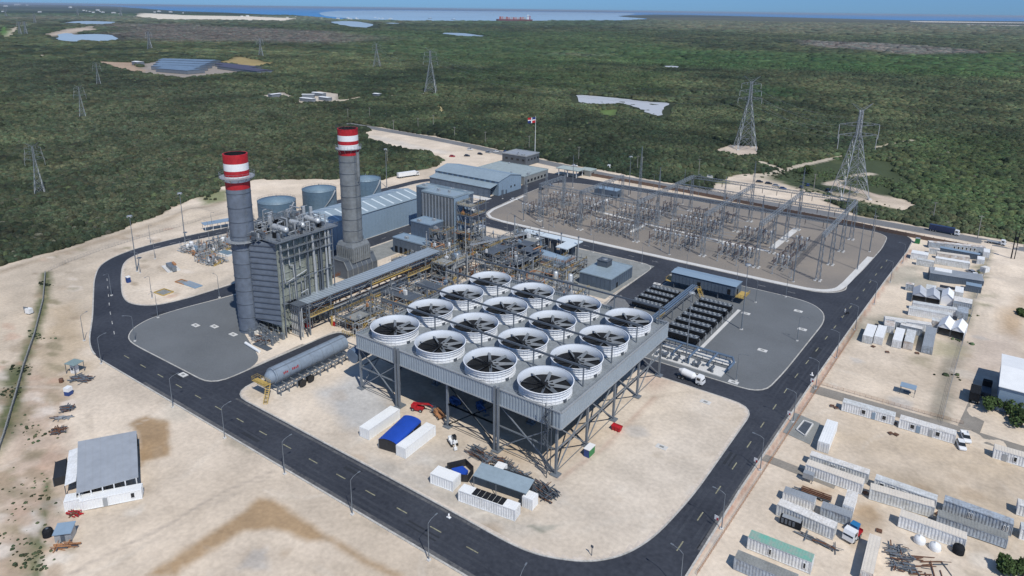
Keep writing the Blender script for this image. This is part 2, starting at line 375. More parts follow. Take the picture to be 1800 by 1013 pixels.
cpoly([(1340,315),(1370,300),(1480,280),(1560,285),(1590,320),(1560,345),(1450,340)],(.062,.082,.042),7,9,20)
cpoly([(1190,300),(1255,292),(1290,300),(1250,318)],(.060,.082,.04),5,6,15)
cpoly([(1255,263),(1282,255),(1335,258),(1335,270),(1310,276),(1280,270)],(.52,.44,.36),1.5,2,8)
cline([(1250,266),(1285,266)],(.5,.43,.34),2)
cline([(1330,312),(1400,293),(1480,275)],(.50,.44,.35),3.2)
cline([(1338,286),(1368,296)],(.50,.44,.35),4)
cline([(1535,262),(1560,255),(1605,247)],(.42,.38,.28),3.6)
cline([(1455,325),(1500,310),(1530,306)],(.50,.44,.35),3.4)
cline([(1460,322),(1560,350)],(.50,.42,.34),4)
cpoly([(740,164),(778,164),(778,166),(740,167)],(.42,.38,.28),4,4,12)
cpoly([(520,172),(560,160),(600,165),(600,178),(530,182)],(.50,.45,.38),6,8,30)
cline([(520,182),(600,178),(640,170),(690,168)],(.55,.48,.37),7,4,5,40)
cpoly([(455,168),(500,162),(515,170),(480,174)],(.50,.45,.38),5,5,30)
cpoly([(245,128),(250,112),(300,104),(380,112),(450,125),(380,132),(320,138)],(.30,.27,.24),8,10,40)
cpoly([(160,108),(235,110),(255,126),(235,128)],(.40,.30,.22),8,10,40)
cpoly([(380,110),(420,100),(480,112),(440,118)],(.33,.26,.12),15,20,60)
cline([(190,124),(222,132)],(.45,.40,.3),4,3,4,30)
cpoly([(230,30),(250,23),(330,27),(440,29),(530,33),(500,38),(380,36),(300,36)],(.72,.66,.55),60,60,300)
cpoly([(75,62),(100,54),(160,46),(175,52),(130,58),(95,64)],(.50,.42,.34),40,30,150)
cline([(90,36),(170,33)],(.5,.45,.36),20,15,20,150)
cline([(12,66),(30,46),(50,34)],(.48,.42,.32),14,10,8,150)
cpoly([(0,43),(15,44),(12,62),(0,68)],(.10,.20,.05),15,10,100)
cpoly([(765,190),(772,186),(784,195),(778,200)],(.45,.38,.2),4,3,12)
cpoly([(1050,195),(1085,192),(1078,206),(1062,205)],(.12,.18,.06),8,5,20)
for q in [(75,98,22,4),(115,95,10,2),(300,150,4,3),(388,155,6,3),(545,115,5,2),(560,117,5,2)]:
    cpoly([(q[0]-q[2],q[1]),(q[0],q[1]-q[3]/2),(q[0]+q[2],q[1]),(q[0],q[1]+q[3]/2)],(.48,.43,.34),4,4,20)
rr_=random.Random(78)
for i_ in range(150):
    x_,y_=rr_.uniform(-20,125),rr_.uniform(560,1010)
    if i_%3==0: x_,y_=rr_.uniform(60,330),rr_.uniform(400,560); y_=max(y_,478-x_*.28)
    g_=G(x_,y_); s_=rr_.uniform(.5,2.6); e_=rr_.uniform(1,2.4)
    PAINT.append(('p',[(g_[0]+s_*e_*math.cos(t_)*rr_.uniform(.6,1.4),g_[1]+s_*math.sin(t_)*rr_.uniform(.6,1.2)) for t_ in(0,.9,1.8,2.7,3.6,4.5,5.4)],rr_.choice([(.30,.24,.17),(.25,.22,.14),(.50,.35,.26),(.68,.61,.53),(.36,.28,.2)]),0,.7,1.3,2.5,rr_.uniform(.3,.8)))
rr_=random.Random(77)
for i_ in range(46):
    x_,y_=rr_.uniform(0,1800),rr_.uniform(70,300)
    if y_>200 and 350<x_<1300: y_=rr_.uniform(80,190)
    g_=G(x_,y_); d_=math.hypot(*g_); s_=d_*rr_.uniform(.004,.014)
    CLEAR.append(('p',[(g_[0]+s_*math.cos(t_)*rr_.uniform(.5,1.5),g_[1]+s_*math.sin(t_)*rr_.uniform(.5,1.5)) for t_ in(0,.9,1.8,2.7,3.6,4.5,5.4)],rr_.choice([(.12,.125,.075),(.09,.11,.055),(.16,.155,.12),(.07,.10,.04)]),0,s_*.3,s_*.4,s_,.85))
cline([(0,215),(250,190),(520,176)],(.13,.13,.10),2.2,2,4,60); cline([(560,190),(655,222)],(.16,.15,.11),2,2,3,40); cline([(900,110),(1180,150),(1320,200)],(.08,.10,.05),3,3,5,60); cline([(1180,100),(1500,135),(1800,150)],(.10,.115,.08),5,4,8,90)
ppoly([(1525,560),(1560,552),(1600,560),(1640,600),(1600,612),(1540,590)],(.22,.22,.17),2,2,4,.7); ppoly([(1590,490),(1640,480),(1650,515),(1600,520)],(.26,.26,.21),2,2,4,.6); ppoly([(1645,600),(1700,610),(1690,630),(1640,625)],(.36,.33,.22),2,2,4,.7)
LAKES=[('lake',m_lake,[(98,66),(104,60),(120,58),(128,62),(160,60),(195,61),(212,70),(180,73),(130,74),(104,71)]),
 ('lake',m_lake,[(112,40),(140,37),(195,38),(210,41),(170,44),(120,42)]),
 ('lake',m_lake,[(578,38),(620,37),(655,42),(652,50),(620,47),(585,42)]),
 ('lake',m_lake,[(680,40),(705,41),(700,43),(680,42)]),
 ('lake',m_lake,[(768,58),(810,58),(850,63),(845,65),(800,63)]),
 ('pond',m_pond,[(1010,167),(1030,168),(1080,172),(1120,177),(1150,180),(1178,181),(1168,190),(1163,205),(1150,203),(1130,194),(1105,184),(1085,182),(1060,184),(1040,184),(1020,182)]),
 ('pond',m_pond,[(1168,116),(1195,117),(1190,120),(1170,119)])]
LW=[pg(*l[2]) for l in LAKES]
# far vegetation tints (soft)
FAR=[]
def fpoly(px,col,soft,amp,ns,op): FAR.append(('p',pg(*px),col,0,soft,amp,ns,op))
fpoly([(200,44),(330,44),(560,56),(700,70),(560,76),(300,74),(210,70)],(.105,.095,.092),100,120,350,.75)
fpoly([(1150,30),(1800,34),(1800,60),(1400,60),(1150,50)],(.12,.125,.085),400,500,2500,.7)
fpoly([(1400,72),(1560,78),(1720,90),(1740,97),(1600,98),(1450,86)],(.15,.14,.14),40,60,300,.7)
fpoly([(980,95),(1060,97),(1040,101),(960,98)],(.15,.14,.12),30,40,150,.6)
fpoly([(1500,98),(1800,96),(1800,140),(1600,135),(1400,118)],(.040,.078,.028),60,80,300,.75)
fpoly([(1100,85),(1500,96),(1500,125),(1300,122),(1050,108)],(.036,.072,.028),60,80,300,.75)
fpoly([(640,55),(1100,58),(1200,90),(1000,120),(760,110),(620,80)],(.040,.070,.030),100,100,350,.6)
fpoly([(1300,150),(1420,160),(1400,178),(1320,172)],(.02,.05,.02),20,20,100,.6)
fpoly([(0,110),(220,125),(560,190),(600,330),(300,360),(0,460)],(.038,.046,.032),60,60,120,.5)
fpoly([(780,125),(1180,128),(1190,170),(1000,160),(800,145)],(.025,.045,.018),30,30,100,.6)
fpoly([(1600,240),(1800,240),(1800,400),(1600,350)],(.040,.066,.025),15,20,40,.6)
fpoly([(1350,285),(1600,270),(1560,350),(1400,310)],(.050,.072,.030),15,15,40,.6)
def mask(P,e,seed):
    k,pts,col,w,soft,amp,ns,op=e
    pts_=np.array(pts);pad=w+soft+amp+1
    m=np.zeros(len(P)); sel=np.where((P[:,0]>pts_[:,0].min()-pad)&(P[:,0]<pts_[:,0].max()+pad)&(P[:,1]>pts_[:,1].min()-pad)&(P[:,1]<pts_[:,1].max()+pad))[0]
    if len(sel)==0: return m
    Q=P[sel]; d=sdpoly(Q,pts) if k=='p' else sdline(Q,pts)-w
    d=d+(fbm(Q[:,0],Q[:,1],ns,seed)-.5)*2*amp
    m[sel]=np.clip(.5-d/(2*soft),0,1)*op
    return m
def sandmask(P):
    d=sdpoly(P,SAND)+(fbm(P[:,0],P[:,1],18,5)-.5)*9
    return np.clip(.5-d/3.0,0,1)
def scrubcol(P):
    n=fbm(P[:,0],P[:,1],260,31,3); n2=fbm(P[:,0],P[:,1],60,77,3)
    a=np.array([.020,.031,.018]);b=np.array([.074,.088,.046]);t=np.clip((n*.5+n2*.5-.32)*2.6,0,1)[:,None]
    C=a*(1-t)+b*t
    d=np.hypot(P[:,0],P[:,1]); f=np.clip((d-2500)/4000,0,1)[:,None]; w=fbm(P[:,0],P[:,1],1500,41,4)[:,None]; w2=fbm(P[:,0],P[:,1],2600,43,3)[:,None]
    C=C*(1-f)+f*(np.array([.040,.064,.036])*(.15+1.6*w)+np.array([.07,.055,.055])*np.clip((w2-.5)*4,0,1)*.8)
    for i,e in enumerate(FAR):
        m=mask(P,e,200+i)[:,None]; C=C*(1-m)+np.array(e[2])*m
    return C
def groundcol(P):
    C=scrubcol(P)*.85
    s=sandmask(P)
    sc=np.array(c_sand)*(.82+.36*fbm(P[:,0],P[:,1],22,9))[:,None]
    t=np.clip((fbm(P[:,0],P[:,1],45,55)-.45)*3,0,1)[:,None]*.35; sc=sc*(1-t)+np.array(c_tan)*t
    C=C*(1-s[:,None])+sc*s[:,None]
    nr=np.where(np.hypot(P[:,0],P[:,1])<700)[0]; Q=P[nr]; D=C[nr]; fn=(.85+.3*fbm(Q[:,0],Q[:,1],6,3,2))[:,None]
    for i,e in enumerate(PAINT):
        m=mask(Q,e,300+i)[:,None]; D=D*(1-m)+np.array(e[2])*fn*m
    C[nr]=D
    for i,e in enumerate(CLEAR):
        m=mask(P,e,400+i)[:,None]; C=C*(1-m)+np.array(e[2])*m
    return C
# ---- ground sheet: rings around the camera foot, finer near and in front
def make_ground():
    az0=math.radians(125.3)
    A=[az0+math.radians(a) for a in np.arange(-46,46.01,.23)]
    A+= [az0+math.radians(a) for a in np.arange(50,311,6.0)]
    R=[0.5]; r=20.
    while r<90: R.append(r); r+=4
    while r<700: R.append(r); r+=max(.9,r*.0035)
    while r<90000: R.append(r); r*=1.009
    R.append(95000)
    A=np.array(A);R=np.array(R);na,nr=len(A),len(R)
    X=R[:,None]*np.cos(A)[None,:];Y=R[:,None]*np.sin(A)[None,:]
    P=np.stack([X.ravel(),Y.ravel()],1)
    Z=np.zeros(len(P)); near=np.hypot(P[:,0],P[:,1])<900
    # gentle relief outside the built platform: spoil heaps and banks
    for (px,py,hh,rr) in [(1735,500,2.6,9),(1725,540,2.2,8),(1755,470,1.8,8),(340,378,2.5,10),(1750,555,1.6,6)]:
        g=G(px,py); d=np.hypot(P[:,0]-g[0],P[:,1]-g[1]); Z+=hh*np.exp(-(d/rr)**2)*(.6+.8*fbm(P[:,0],P[:,1],4,8,3))
    m=np.clip((sdpoly(P[near],[(-330,88),(-30,88),(-4,240),(-4,400),(-30,425),(-500,475),(-330,320)])-4)/12,0,1)
    Z[near]+=m*(fbm(P[near,0],P[near,1],9,91,4)-.45)*.9
    Z[~near]+=-.35
    Z-=.02
    idx=np.arange(na*nr).reshape(nr,na)
    a=idx[:-1,:];b=idx[1:,:]
    F=np.stack([a,b,np.roll(b,-1,1),np.roll(a,-1,1)],-1).reshape(-1,4)
    me=bpy.data.meshes.new('ground'); me.vertices.add(len(P)); me.vertices.foreach_set('co',np.c_[P,Z].astype(np.float32).ravel())
    me.loops.add(F.size); me.loops.foreach_set('vertex_index',F.ravel().astype(np.int32)); me.polygons.add(len(F))
    me.polygons.foreach_set('loop_start',np.arange(0,F.size,4,dtype=np.int32)); me.polygons.foreach_set('use_smooth',np.ones(len(F),bool))
    C=groundcol(P); at=me.color_attributes.new('tint','FLOAT_COLOR','POINT'); at.data.foreach_set('color',np.c_[C,np.ones(len(C))].astype(np.float32).ravel())
    me.update(calc_edges=True)
    m=bpy.data.materials.new('earth'); m.use_nodes=True; nt=m.node_tree;N=nt.nodes;L=nt.links
    b_=N['Principled BSDF']; b_.inputs['Roughness'].default_value=.95; b_.inputs['Specular IOR Level'].default_value=.15
    at=N.new('ShaderNodeAttribute'); at.attribute_name='tint'; g=N.new('ShaderNodeNewGeometry')
    def noise(sc,det): 
        n=N.new('ShaderNodeTexNoise'); n.inputs['Scale'].default_value=sc; n.inputs['Detail'].default_value=det; L.new(g.outputs['Position'],n.inputs['Vector']); return n
    n1=noise(.9,5);n2=noise(.11,6);n3=noise(.012,8)
    s1=N.new('ShaderNodeMath');s1.operation='ADD';L.new(n1.outputs['Fac'],s1.inputs[0]);L.new(n2.outputs['Fac'],s1.inputs[1])
    s2=N.new('ShaderNodeMath');s2.operation='ADD';L.new(s1.outputs[0],s2.inputs[0]);L.new(n3.outputs['Fac'],s2.inputs[1])
    mr=N.new('ShaderNodeMapRange');mr.inputs['From Min'].default_value=1.1;mr.inputs['From Max'].default_value=1.9;mr.inputs['To Min'].default_value=.80;mr.inputs['To Max'].default_value=1.20
    L.new(s2.outputs[0],mr.inputs['Value'])
    v=N.new('ShaderNodeVectorMath');v.operation='SCALE';L.new(at.outputs['Color'],v.inputs[0]);L.new(mr.outputs[0],v.inputs['Scale']);L.new(v.outputs[0],b_.inputs['Base Color'])
    bp=N.new('ShaderNodeBump');bp.inputs['Strength'].default_value=.5;bp.inputs['Distance'].default_value=.12;L.new(n1.outputs['Fac'],bp.inputs['Height']);L.new(bp.outputs[0],b_.inputs['Normal'])
    me.materials.append(m); o=bpy.data.objects.new('ground',me); COL.objects.link(o); tag(o,kind='structure'); MATS['earth']=m
make_ground()
# ---- water
def flat(name,poly,z,mat,kind='structure'):
    mb=MB(); n=len(poly); ar=sum(poly[i][0]*poly[(i+1)%n][1]-poly[(i+1)%n][0]*poly[i][1] for i in range(n))
    if ar<0: poly=poly[::-1]
    mb.add([(x,y,z) for x,y in poly],[tuple(range(n))]); o=mb.build(name,mat); return tag(o,kind=kind) if kind else o
def smooth(pts,it=2,amp=0,seed=1):
    for k in range(it):
        q=[]
        for a,b in zip(pts,pts[1:]+pts[:1]):
            q+=[(a[0]*.75+b[0]*.25,a[1]*.75+b[1]*.25),(a[0]*.25+b[0]*.75,a[1]*.25+b[1]*.75)]
        pts=q
    if amp:
        rr=random.Random(seed); pts=[(x+rr.uniform(-amp,amp),y+rr.uniform(-amp,amp)) for x,y in pts]
    return pts
for i,(nm,mt,_) in enumerate(LAKES): 
    d=math.hypot(*LW[i][0]); flat(nm,smooth(LW[i],2,d*.002,i),.6 if d>1500 else .15,mt)
def far(x,y):
    "shore point; pixel rows above the horizon fall on the far rim"
    g=G(x,y); d=math.hypot(*g)
    dd=_F+_R2*(x-CX)/FPX-_U2*(y-CYP)/FPX
    if dd[2]>=-1e-4 or d>90000:
        w=plant(dd); k=90000/math.hypot(w.x,w.y); return (w.x*k,w.y*k)
    return g
shore=[(-250,3.5),(-80,5.5),(0,7),(60,7.6),(100,8.6),(200,11.5),(240,14.5),(320,20),(400,22.5),(460,25.5),(520,28),(560,31),(590,34),(640,36),(720,38),(800,37.5),(870,38),(940,37.5),(1010,37),(1080,37),(1130,35),(1138,33),(1100,30.5),(1085,28.5),(1110,27),(1150,25.8),(1210,26.5),(1300,28.5),(1400,31),(1500,33.5),(1600,36),(1700,37),(1800,37.6),(2000,38.5)]
sw=[far(*s_) for s_ in shore]
rim=[far(x,-60) for x in(2000,1700,1400,1100,800,500,200,-100,-250)]
flat('sea',sw+rim,.9,m_sea)
flat('bay',smooth([far(*q) for q in [(600,19),(700,18.5),(900,20.5),(1080,22.8),(1120,24.0),(1105,27),(1083,28.6),(1098,30.4),(1136,33),(1128,34.6),(1080,36.4),(940,37),(800,37),(720,37.4),(650,35.6),(600,32),(565,28),(560,22)]],1),2.0,m_bay)
# low far headland and sand bars standing in the sea
def strip(name,px,z,mat,h): 
    mb=MB(); mb.prism(smooth([far(*q) for q in px],1),0,h); return struct(name,mb,mat)
m_farland=M('far_shore_scrub',(.05,.065,.045),.95,0,.3,.0006,.004)
m_farsand=M('far_sand',(.62,.58,.52),.95,0,.1,.001,.01)
strip('headland',[(600,15.5),(760,17),(1000,19.8),(1090,21.0),(1090,21.8),(1000,20.6),(760,17.8),(600,16.2)],1,m_farland,2)
strip('sand_bar',[(1680,43),(1800,45.5),(1990,48),(1990,50),(1800,49.3),(1690,47)],1,m_farsand,1.2)
strip('sand_bar',[(1600,37.5),(1700,38.6),(1800,40.2),(1900,41),(1900,42),(1800,41.2),(1690,40),(1600,39)],1,m_farsand,1.2)
# ------------------------------------------------------------------ roads, islands, kerbs, paint
def arc(cx,cy,r,a0,a1,n=10): return [(cx+r*math.cos(math.radians(a0+(a1-a0)*k/n)),cy+r*math.sin(math.radians(a0+(a1-a0)*k/n))) for k in range(n+1)]
Z_R=.03; Z_I=.13
def fil0(poly,r=8,n=5):
    out=[]; N=len(poly)
    for i in range(N):
        p=Vector(poly[i-1]);c=Vector(poly[i]);q=Vector(poly[(i+1)%N]); a=(p-c);b=(q-c); A=c+a.normalized()*min(r,a.length*.45); B=c+b.normalized()*min(r,b.length*.45)
        for k in range(n+1): t=k/n; v=A*(1-t)**2+c*2*t*(1-t)+B*t*t; out.append((v.x,v.y))
    return out
outer=[(-229,90.3),(-241,94),(-259,103.5),(-298,122),(-313,131),(-320,141),(-323.5,155),(-322.5,174),(-319,195),(-316,230),(-316,300),(-315,335),(-309,345),(-298,350),(-254,350),(-252,352),(-251,390),(-256,400),(-262,407),(-240,408),(-200,407)]+\
      [(-120,408.5),(-60,408)]+arc(-50,388,19.5,80,10,8)+[(-30.6,372),(-33,320),(-35,268),(-37,210),(-38,150),(-38.6,118)]+arc(-60,112,21.5,0,-88,9)
flat('road',fil0(outer),Z_R,m_asph)
# highway with a service lane
hc=[(170,404),(60,410),(15,413),(-22,415.5),(-70,418),(-130,420),(-224,426),(-270,433),(-317,441),(-360,450),(-420,458),(-500,463),(-530,464)]
def offset(pl,w):
    L=[];R=[]
    for i,(x,y) in enumerate(pl):
        a=pl[max(0,i-1)];b=pl[min(len(pl)-1,i+1)];dx,dy=b[0]-a[0],b[1]-a[1];l=math.hypot(dx,dy);nx,ny=-dy/l,dx/l
        L.append((x+nx*w,y+ny*w));R.append((x-nx*w,y-ny*w))
    return L,R
def ribbon(name,pl,w,z,mat,kind='structure'):
    L,R=offset(pl,w);mb=MB();n=len(pl);vs=[(x,y,z) for x,y in L]+[(x,y,z) for x,y in R]
    mb.add(vs,[(n+i,n+i+1,i+1,i) if False else (i,n+i,n+i+1,i+1) for i in range(n-1)])
    # make faces look up
    o=mb.build(name,mat)
    if o.data.polygons[0].normal.z<0: o.data.flip_normals()
    return tag(o,kind=kind)
ribbon('highway',hc,5.6,.06,m_asph2)
ribbon('highway_edge_line',offset(hc,4.9)[0],.12,.066,m_wline); ribbon('highway_edge_line',offset(hc,4.9)[1],.12,.066,m_wline)
# raised islands
def fillet(poly,r=7,n=5):
    out=[]; N=len(poly)
    for i in range(N):
        p=Vector(poly[i-1]);c=Vector(poly[i]);q=Vector(poly[(i+1)%N]); a=(p-c);b=(q-c); ra=min(r,a.length*.45); rb=min(r,b.length*.45); A=c+a.normalized()*ra; B=c+b.normalized()*rb
        for k in range(n+1): t=k/n; v=A*(1-t)**2+c*2*t*(1-t)+B*t*t; out.append((v.x,v.y))
    return out
def painted_pad(poly,z,step=1.0):
    pl=np.array(poly); x0,y0=pl.min(0);x1,y1=pl.max(0); X=np.arange(x0,x1,step);Y=np.arange(y0,y1,step); gx,gy=np.meshgrid(X,Y); P=np.stack([gx.ravel(),gy.ravel()],1); inn=sdpoly(P,poly)<-.35; nx=len(X);ny=len(Y); id_=np.arange(nx*ny).reshape(ny,nx); q=np.stack([id_[:-1,:-1],id_[:-1,1:],id_[1:,1:],id_[1:,:-1]],-1).reshape(-1,4); q=q[inn[q].all(1)]; u=np.unique(q); mp=np.zeros(len(P),int); mp[u]=np.arange(len(u)); P=P[u]; F=mp[q]
    sc=np.array([.62,.54,.44])*(.84+.32*fbm(P[:,0],P[:,1],22,9))[:,None]; t=np.clip((fbm(P[:,0],P[:,1],30,55)-.45)*3,0,1)[:,None]*.3; C=sc*(1-t)+np.array(c_tan)*t
    for i,e in enumerate(PAINT): m=mask(P,e,300+i)[:,None]; C=C*(1-m)+np.array(e[2])*(.85+.3*fbm(P[:,0],P[:,1],6,3,2))[:,None]*m
    me=bpy.data.meshes.new('site_surface'); me.vertices.add(len(P)); me.vertices.foreach_set('co',np.c_[P,np.full(len(P),z)].astype(np.float32).ravel()); me.loops.add(F.size); me.loops.foreach_set('vertex_index',F.ravel().astype(np.int32)); me.polygons.add(len(F)); me.polygons.foreach_set('loop_start',np.arange(0,F.size,4,dtype=np.int32))
    at=me.color_attributes.new('tint','FLOAT_COLOR','POINT'); at.data.foreach_set('color',np.c_[C,np.ones(len(C))].astype(np.float32).ravel()); me.update(calc_edges=True); me.materials.append(MATS['earth']); o=bpy.data.objects.new('site_surface',me); COL.objects.link(o); tag(o,kind='structure')
def island(name,poly,mat,kerb=True,h=Z_I,kw=.35):
    poly=fillet(poly)
    mb=MB(); mb.prism(poly,-.05,h); o=struct(name,mb,mat)
    if name=='site_platform': painted_pad(poly,h+.005)
    if kerb: kerbline(poly+[poly[0]],kw)
    return o
def kerbline(pl,kw=.35,zt=.19):
    L,R=offset(pl,kw/2); mb=MB()
    for i in range(len(pl)-1):
        a,b,c,d=L[i],L[i+1],R[i+1],R[i]
        vs=[(*a,-.02),(*b,-.02),(*c,-.02),(*d,-.02),(*a,zt),(*b,zt),(*c,zt),(*d,zt)]
        q=[(4,5,6,7),(0,1,5,4),(2,3,7,6)]; ar=(b[0]-a[0])*(c[1]-a[1])-(b[1]-a[1])*(c[0]-a[0])
        if ar<0: q=[f[::-1] for f in q]
        mb.add(vs,q)
    return struct('kerb',mb,m_kerb)
m_sandpad=M('pale_site_fill',(.62,.55,.47),.95,0,.1,.06,1.1,bump=.4,grime=(.46,.40,.335))
m_corefl=M('pale_dusty_concrete',(.46,.42,.37),.95,0,.25,.1,1.1,bump=.4,grime=(.25,.225,.19))
NW=[(-253,122)]+[(-262,118),(-272,120.5),(-291,129.5),(-305,137),(-312,143),(-315,151),(-314,170),(-309,195),(-308,235),(-308,325),(-305,338),(-295,341),(-256,341),(-250,335),(-249,300),(-248.5,154),(-249.5,132)]
island('site_platform',NW,m_sandpad)
YARD2=[(-228,102),(-234,103.5),(-239.5,108),(-243,116),(-242,128),(-239,140),(-237.5,150),(-214,138),(-211,131.5),(-182,120),(-182,102.5)]
CORE=[(-182,102.5),(-205,102.3),(-228,102),(-234,103.5),(-239.5,108),(-243,116),(-242,128),(-239.5,140),(-238,150),(-238,275),(-236,280),(-119,279),(-118,240),(-112,206),(-100,196),(-100,188),(-60,188.5),(-48,188.5)]
CORE2=[(-182,102.5),(-205,102.3),(-228,102),(-234,103.5),(-239.5,108),(-243,116),(-242,128),(-239.5,140),(-238,150),(-238,275),(-234,280),(-119,279.2),(-118,238),(-112,205),(-100,197),(-100,196),(-174,196),(-174,150),(-181,150)]
island('site_platform',CORE2,m_corefl)
PAD=[(-173.5,103.3),(-110,103.2),(-87,103),(-71,102.6),(-64,104),(-56,108),(-51,114),(-48,123),(-46.5,141),(-46.5,188),(-98,188.5),(-98,195.8),(-173.5,195.8)]
island('site_platform',PAD,m_sandpad)
Y3=[(-98,197),(-47,197),(-45.5,215),(-44,262),(-46,271),(-51,277),(-58,279.2),(-107,279.2),(-107,238),(-101,206)]
island('gravel_yard',Y3,m_grav)
SUB=[(-214,291),(-224,292.5),(-230,298),(-233,308),(-237,345),(-239,376),(-236,386),(-228,392),(-200,396),(-141,398),(-89,399.5),(-58,398)]+arc(-52,387,10.5,75,10,5)+[(-41,370),(-43,330),(-45,308)]+arc(-57,304,13,-8,-85,6)+[(-72,290.3),(-140,290.3)]
island('gravel_yard',SUB,m_subgrav)
mb=MB(); mb.prism(fillet(YARD2),.10,.15); struct('gravel_yard',mb,m_grav)
mb=MB(); mb.prism([(-165,232),(-119,232),(-119,278.6),(-165,278.6)],.1,.154); struct('concrete_apron',mb,m_concd)
mb=MB(); mb.prism([(-237,201),(-222,201),(-222,275),(-237,275)],.1,.152); struct('concrete_apron',mb,m_concd)
flat('road',[(-116,205),(-108,205),(-108,232),(-116,240)],.158,m_asph2)
ar=[(-118.5,240),(-107.5,240),(-107.5,279),(-118.5,279)]
# wide pale drain round the substation
DR=[(-214,292.6),(-140,292),(-72,292),(-57.5,292.5)]+arc(-57.5,304,11.2,-85,-8,6)+[(-45.6,310),(-43.2,352)]
L_,R_=offset(DR,1.3)
mb=MB()
for i in range(len(DR)-1): mb.prism([L_[i],L_[i+1],R_[i+1],R_[i]],.1,.20)
struct('drain',mb,m_concw)
DR2=[(-214,292.8),(-223,294.5),(-228.5,299),(-231.5,308),(-235,345)]
L_,R_=offset(DR2,.9); mb=MB()
for i in range(len(DR2)-1): mb.prism([L_[i],L_[i+1],R_[i+1],R_[i]],.1,.20)
struct('drain',mb,m_concw)
# white service paths inside the substation
for a,b,w in [((-190,378),(-191,343),1.2),((-191,343),(-150,336),1.1),((-150,336),(-96,331),1.1),((-96,331),(-84,331),1.1),((-84,336),(-83,378),1.6),((-150,336),(-150,318),1.0)]:
    L_,R_=offset([a,b],w); mb=MB(); mb.prism([L_[0],L_[1],R_[1],R_[0]],.1,.17+random.random()*.02); struct('path',mb,m_concw)
# outer kerbs
kerbline(fil0(outer)[3:8*6-3],.45); kerbline([(-226,90.3)]+[(-60,90.2)]+arc(-60,112,21.7,-88,0,9)[1:]+[(-38.2,150),(-36.8,210),(-34.8,268),(-32.8,320),(-30.4,372)]+arc(-50,388,19.8,10,80,8)+[(-60,408.3),(-120,408.8),(-200,407.4)],.45)
kerbline([(-322.8,174),(-319.3,195),(-316.3,230),(-316.3,300)],.45)
# worn wheel paths on the asphalt
m_worn=M('worn_asphalt',(.044,.050,.061),.75,0,.2,.12,1.5,grime=(.024,.028,.038)); m_dust=M('dusty_asphalt',(.11,.11,.11),.9,0,.35,.2,1.5,grime=(.045,.05,.06))
for off in(-3.9,-2.2,2.1,3.8): ribbon('wheel_track',[(-222,96.4+off*.95),(-150,96.4+off),(-66,96.8+off)],.33,Z_R+.004,m_worn); ribbon('wheel_track',[(-42.6+off*.8,124),(-42+off*.8,210),(-39.6+off*.8,268),(-36.5+off*.8,350)],.30,Z_R+.004,m_worn)
ribbon('dust_strip',[(-200,91.2),(-60,91.0)],.45,Z_R+.004,m_dust); ribbon('dust_strip',[(-170,102.4),(-80,102.2)],.35,Z_R+.004,m_dust); ribbon('dust_strip',[(-39.0,125),(-37.6,205)],.4,Z_R+.004,m_dust)
for x_,y_,a_,b_ in [(-150,93.6,7,2.4),(-118,99.8,5,2.6),(-196,99,6,2.2),(-44.5,160,2.4,6),(-40.5,235,2.2,8),(-90,94.5,9,1.6),(-244,120,3,5)]: mb=MB(); mb.prism([(x_-a_/2,y_-b_/2),(x_+a_/2,y_-b_/2),(x_+a_/2,y_+b_/2),(x_-a_/2,y_+b_/2)],Z_R,Z_R+.003); struct('road_patch',mb,M('fresh_asphalt_patch',(.022,.026,.033),.85,0,.2))
# painted lines
def dashes(name,pl,on,gap,w,mat,z=Z_R+.009,ph=0):
    mb=MB(); d=ph
    segs=list(zip(pl,pl[1:])); L=sum(math.dist(a,b) for a,b in segs)
    def at(s):
        for a,b in segs:
            l=math.dist(a,b)
            if s<=l: return (a[0]+(b[0]-a[0])*s/l,a[1]+(b[1]-a[1])*s/l),((b[0]-a[0])/l,(b[1]-a[1])/l)
            s-=l
        return segs[-1][1],(1,0)
    while d+on<L:
        (x,y),(tx,ty)=at(d); (x2,y2),_=at(d+on); nx,ny=-ty*w/2,tx*w/2
        mb.add([(x-nx,y-ny,z),(x2-nx,y2-ny,z),(x2+nx,y2+ny,z),(x+nx,y+ny,z)],[(0,1,2,3)]); d+=on+gap
    return struct(name,mb,mat)
dashes('road_marking',[(-222,96.3),(-68,96.6)],3.2,7.0,.28,m_yline)
dashes('road_marking',[(-42.6,122),(-42.0,210),(-39.6,268),(-37.5,320),(-36,360)],3.4,8.0,.28,m_yline)
dashes('road_marking',[(-240,102),(-262,111),(-300,128)],3.0,6.5,.25,m_wline)
dashes('road_marking',[(-318,158),(-317,176),(-313,196),(-312,230)],3.0,4.5,.25,m_wline)
dashes('road_marking',[(-50,404),(-200,402)],3,9,.22,m_wline)
dashes('road_marking',[(-60,284.7),(-225,284.7)],3,9,.2,m_wline)
dashes('road_marking',[(-243,160),(-243,330)],3,9,.2,m_wline)
for x,y,r in [(-55,97,.3),(-54,100,1.2)]:
    mb=MB(); mb.box(x-1.8,x+1.8,y-.15,y+.15,Z_R+.002,Z_R+.007); struct('road_marking',mb,m_wline)
# tracks in the right-hand yards
ribbon('path',[(-36,209.5),(-20,210),(0,210.3),(40,209)],2.6,.03,m_path)
ribbon('path',[(4.5,212.9),(6.5,235)],2.6,.034,m_path)
ribbon('path',[(-37.5,166),(-28,165.5),(-20,165)],1.6,.034,m_path)
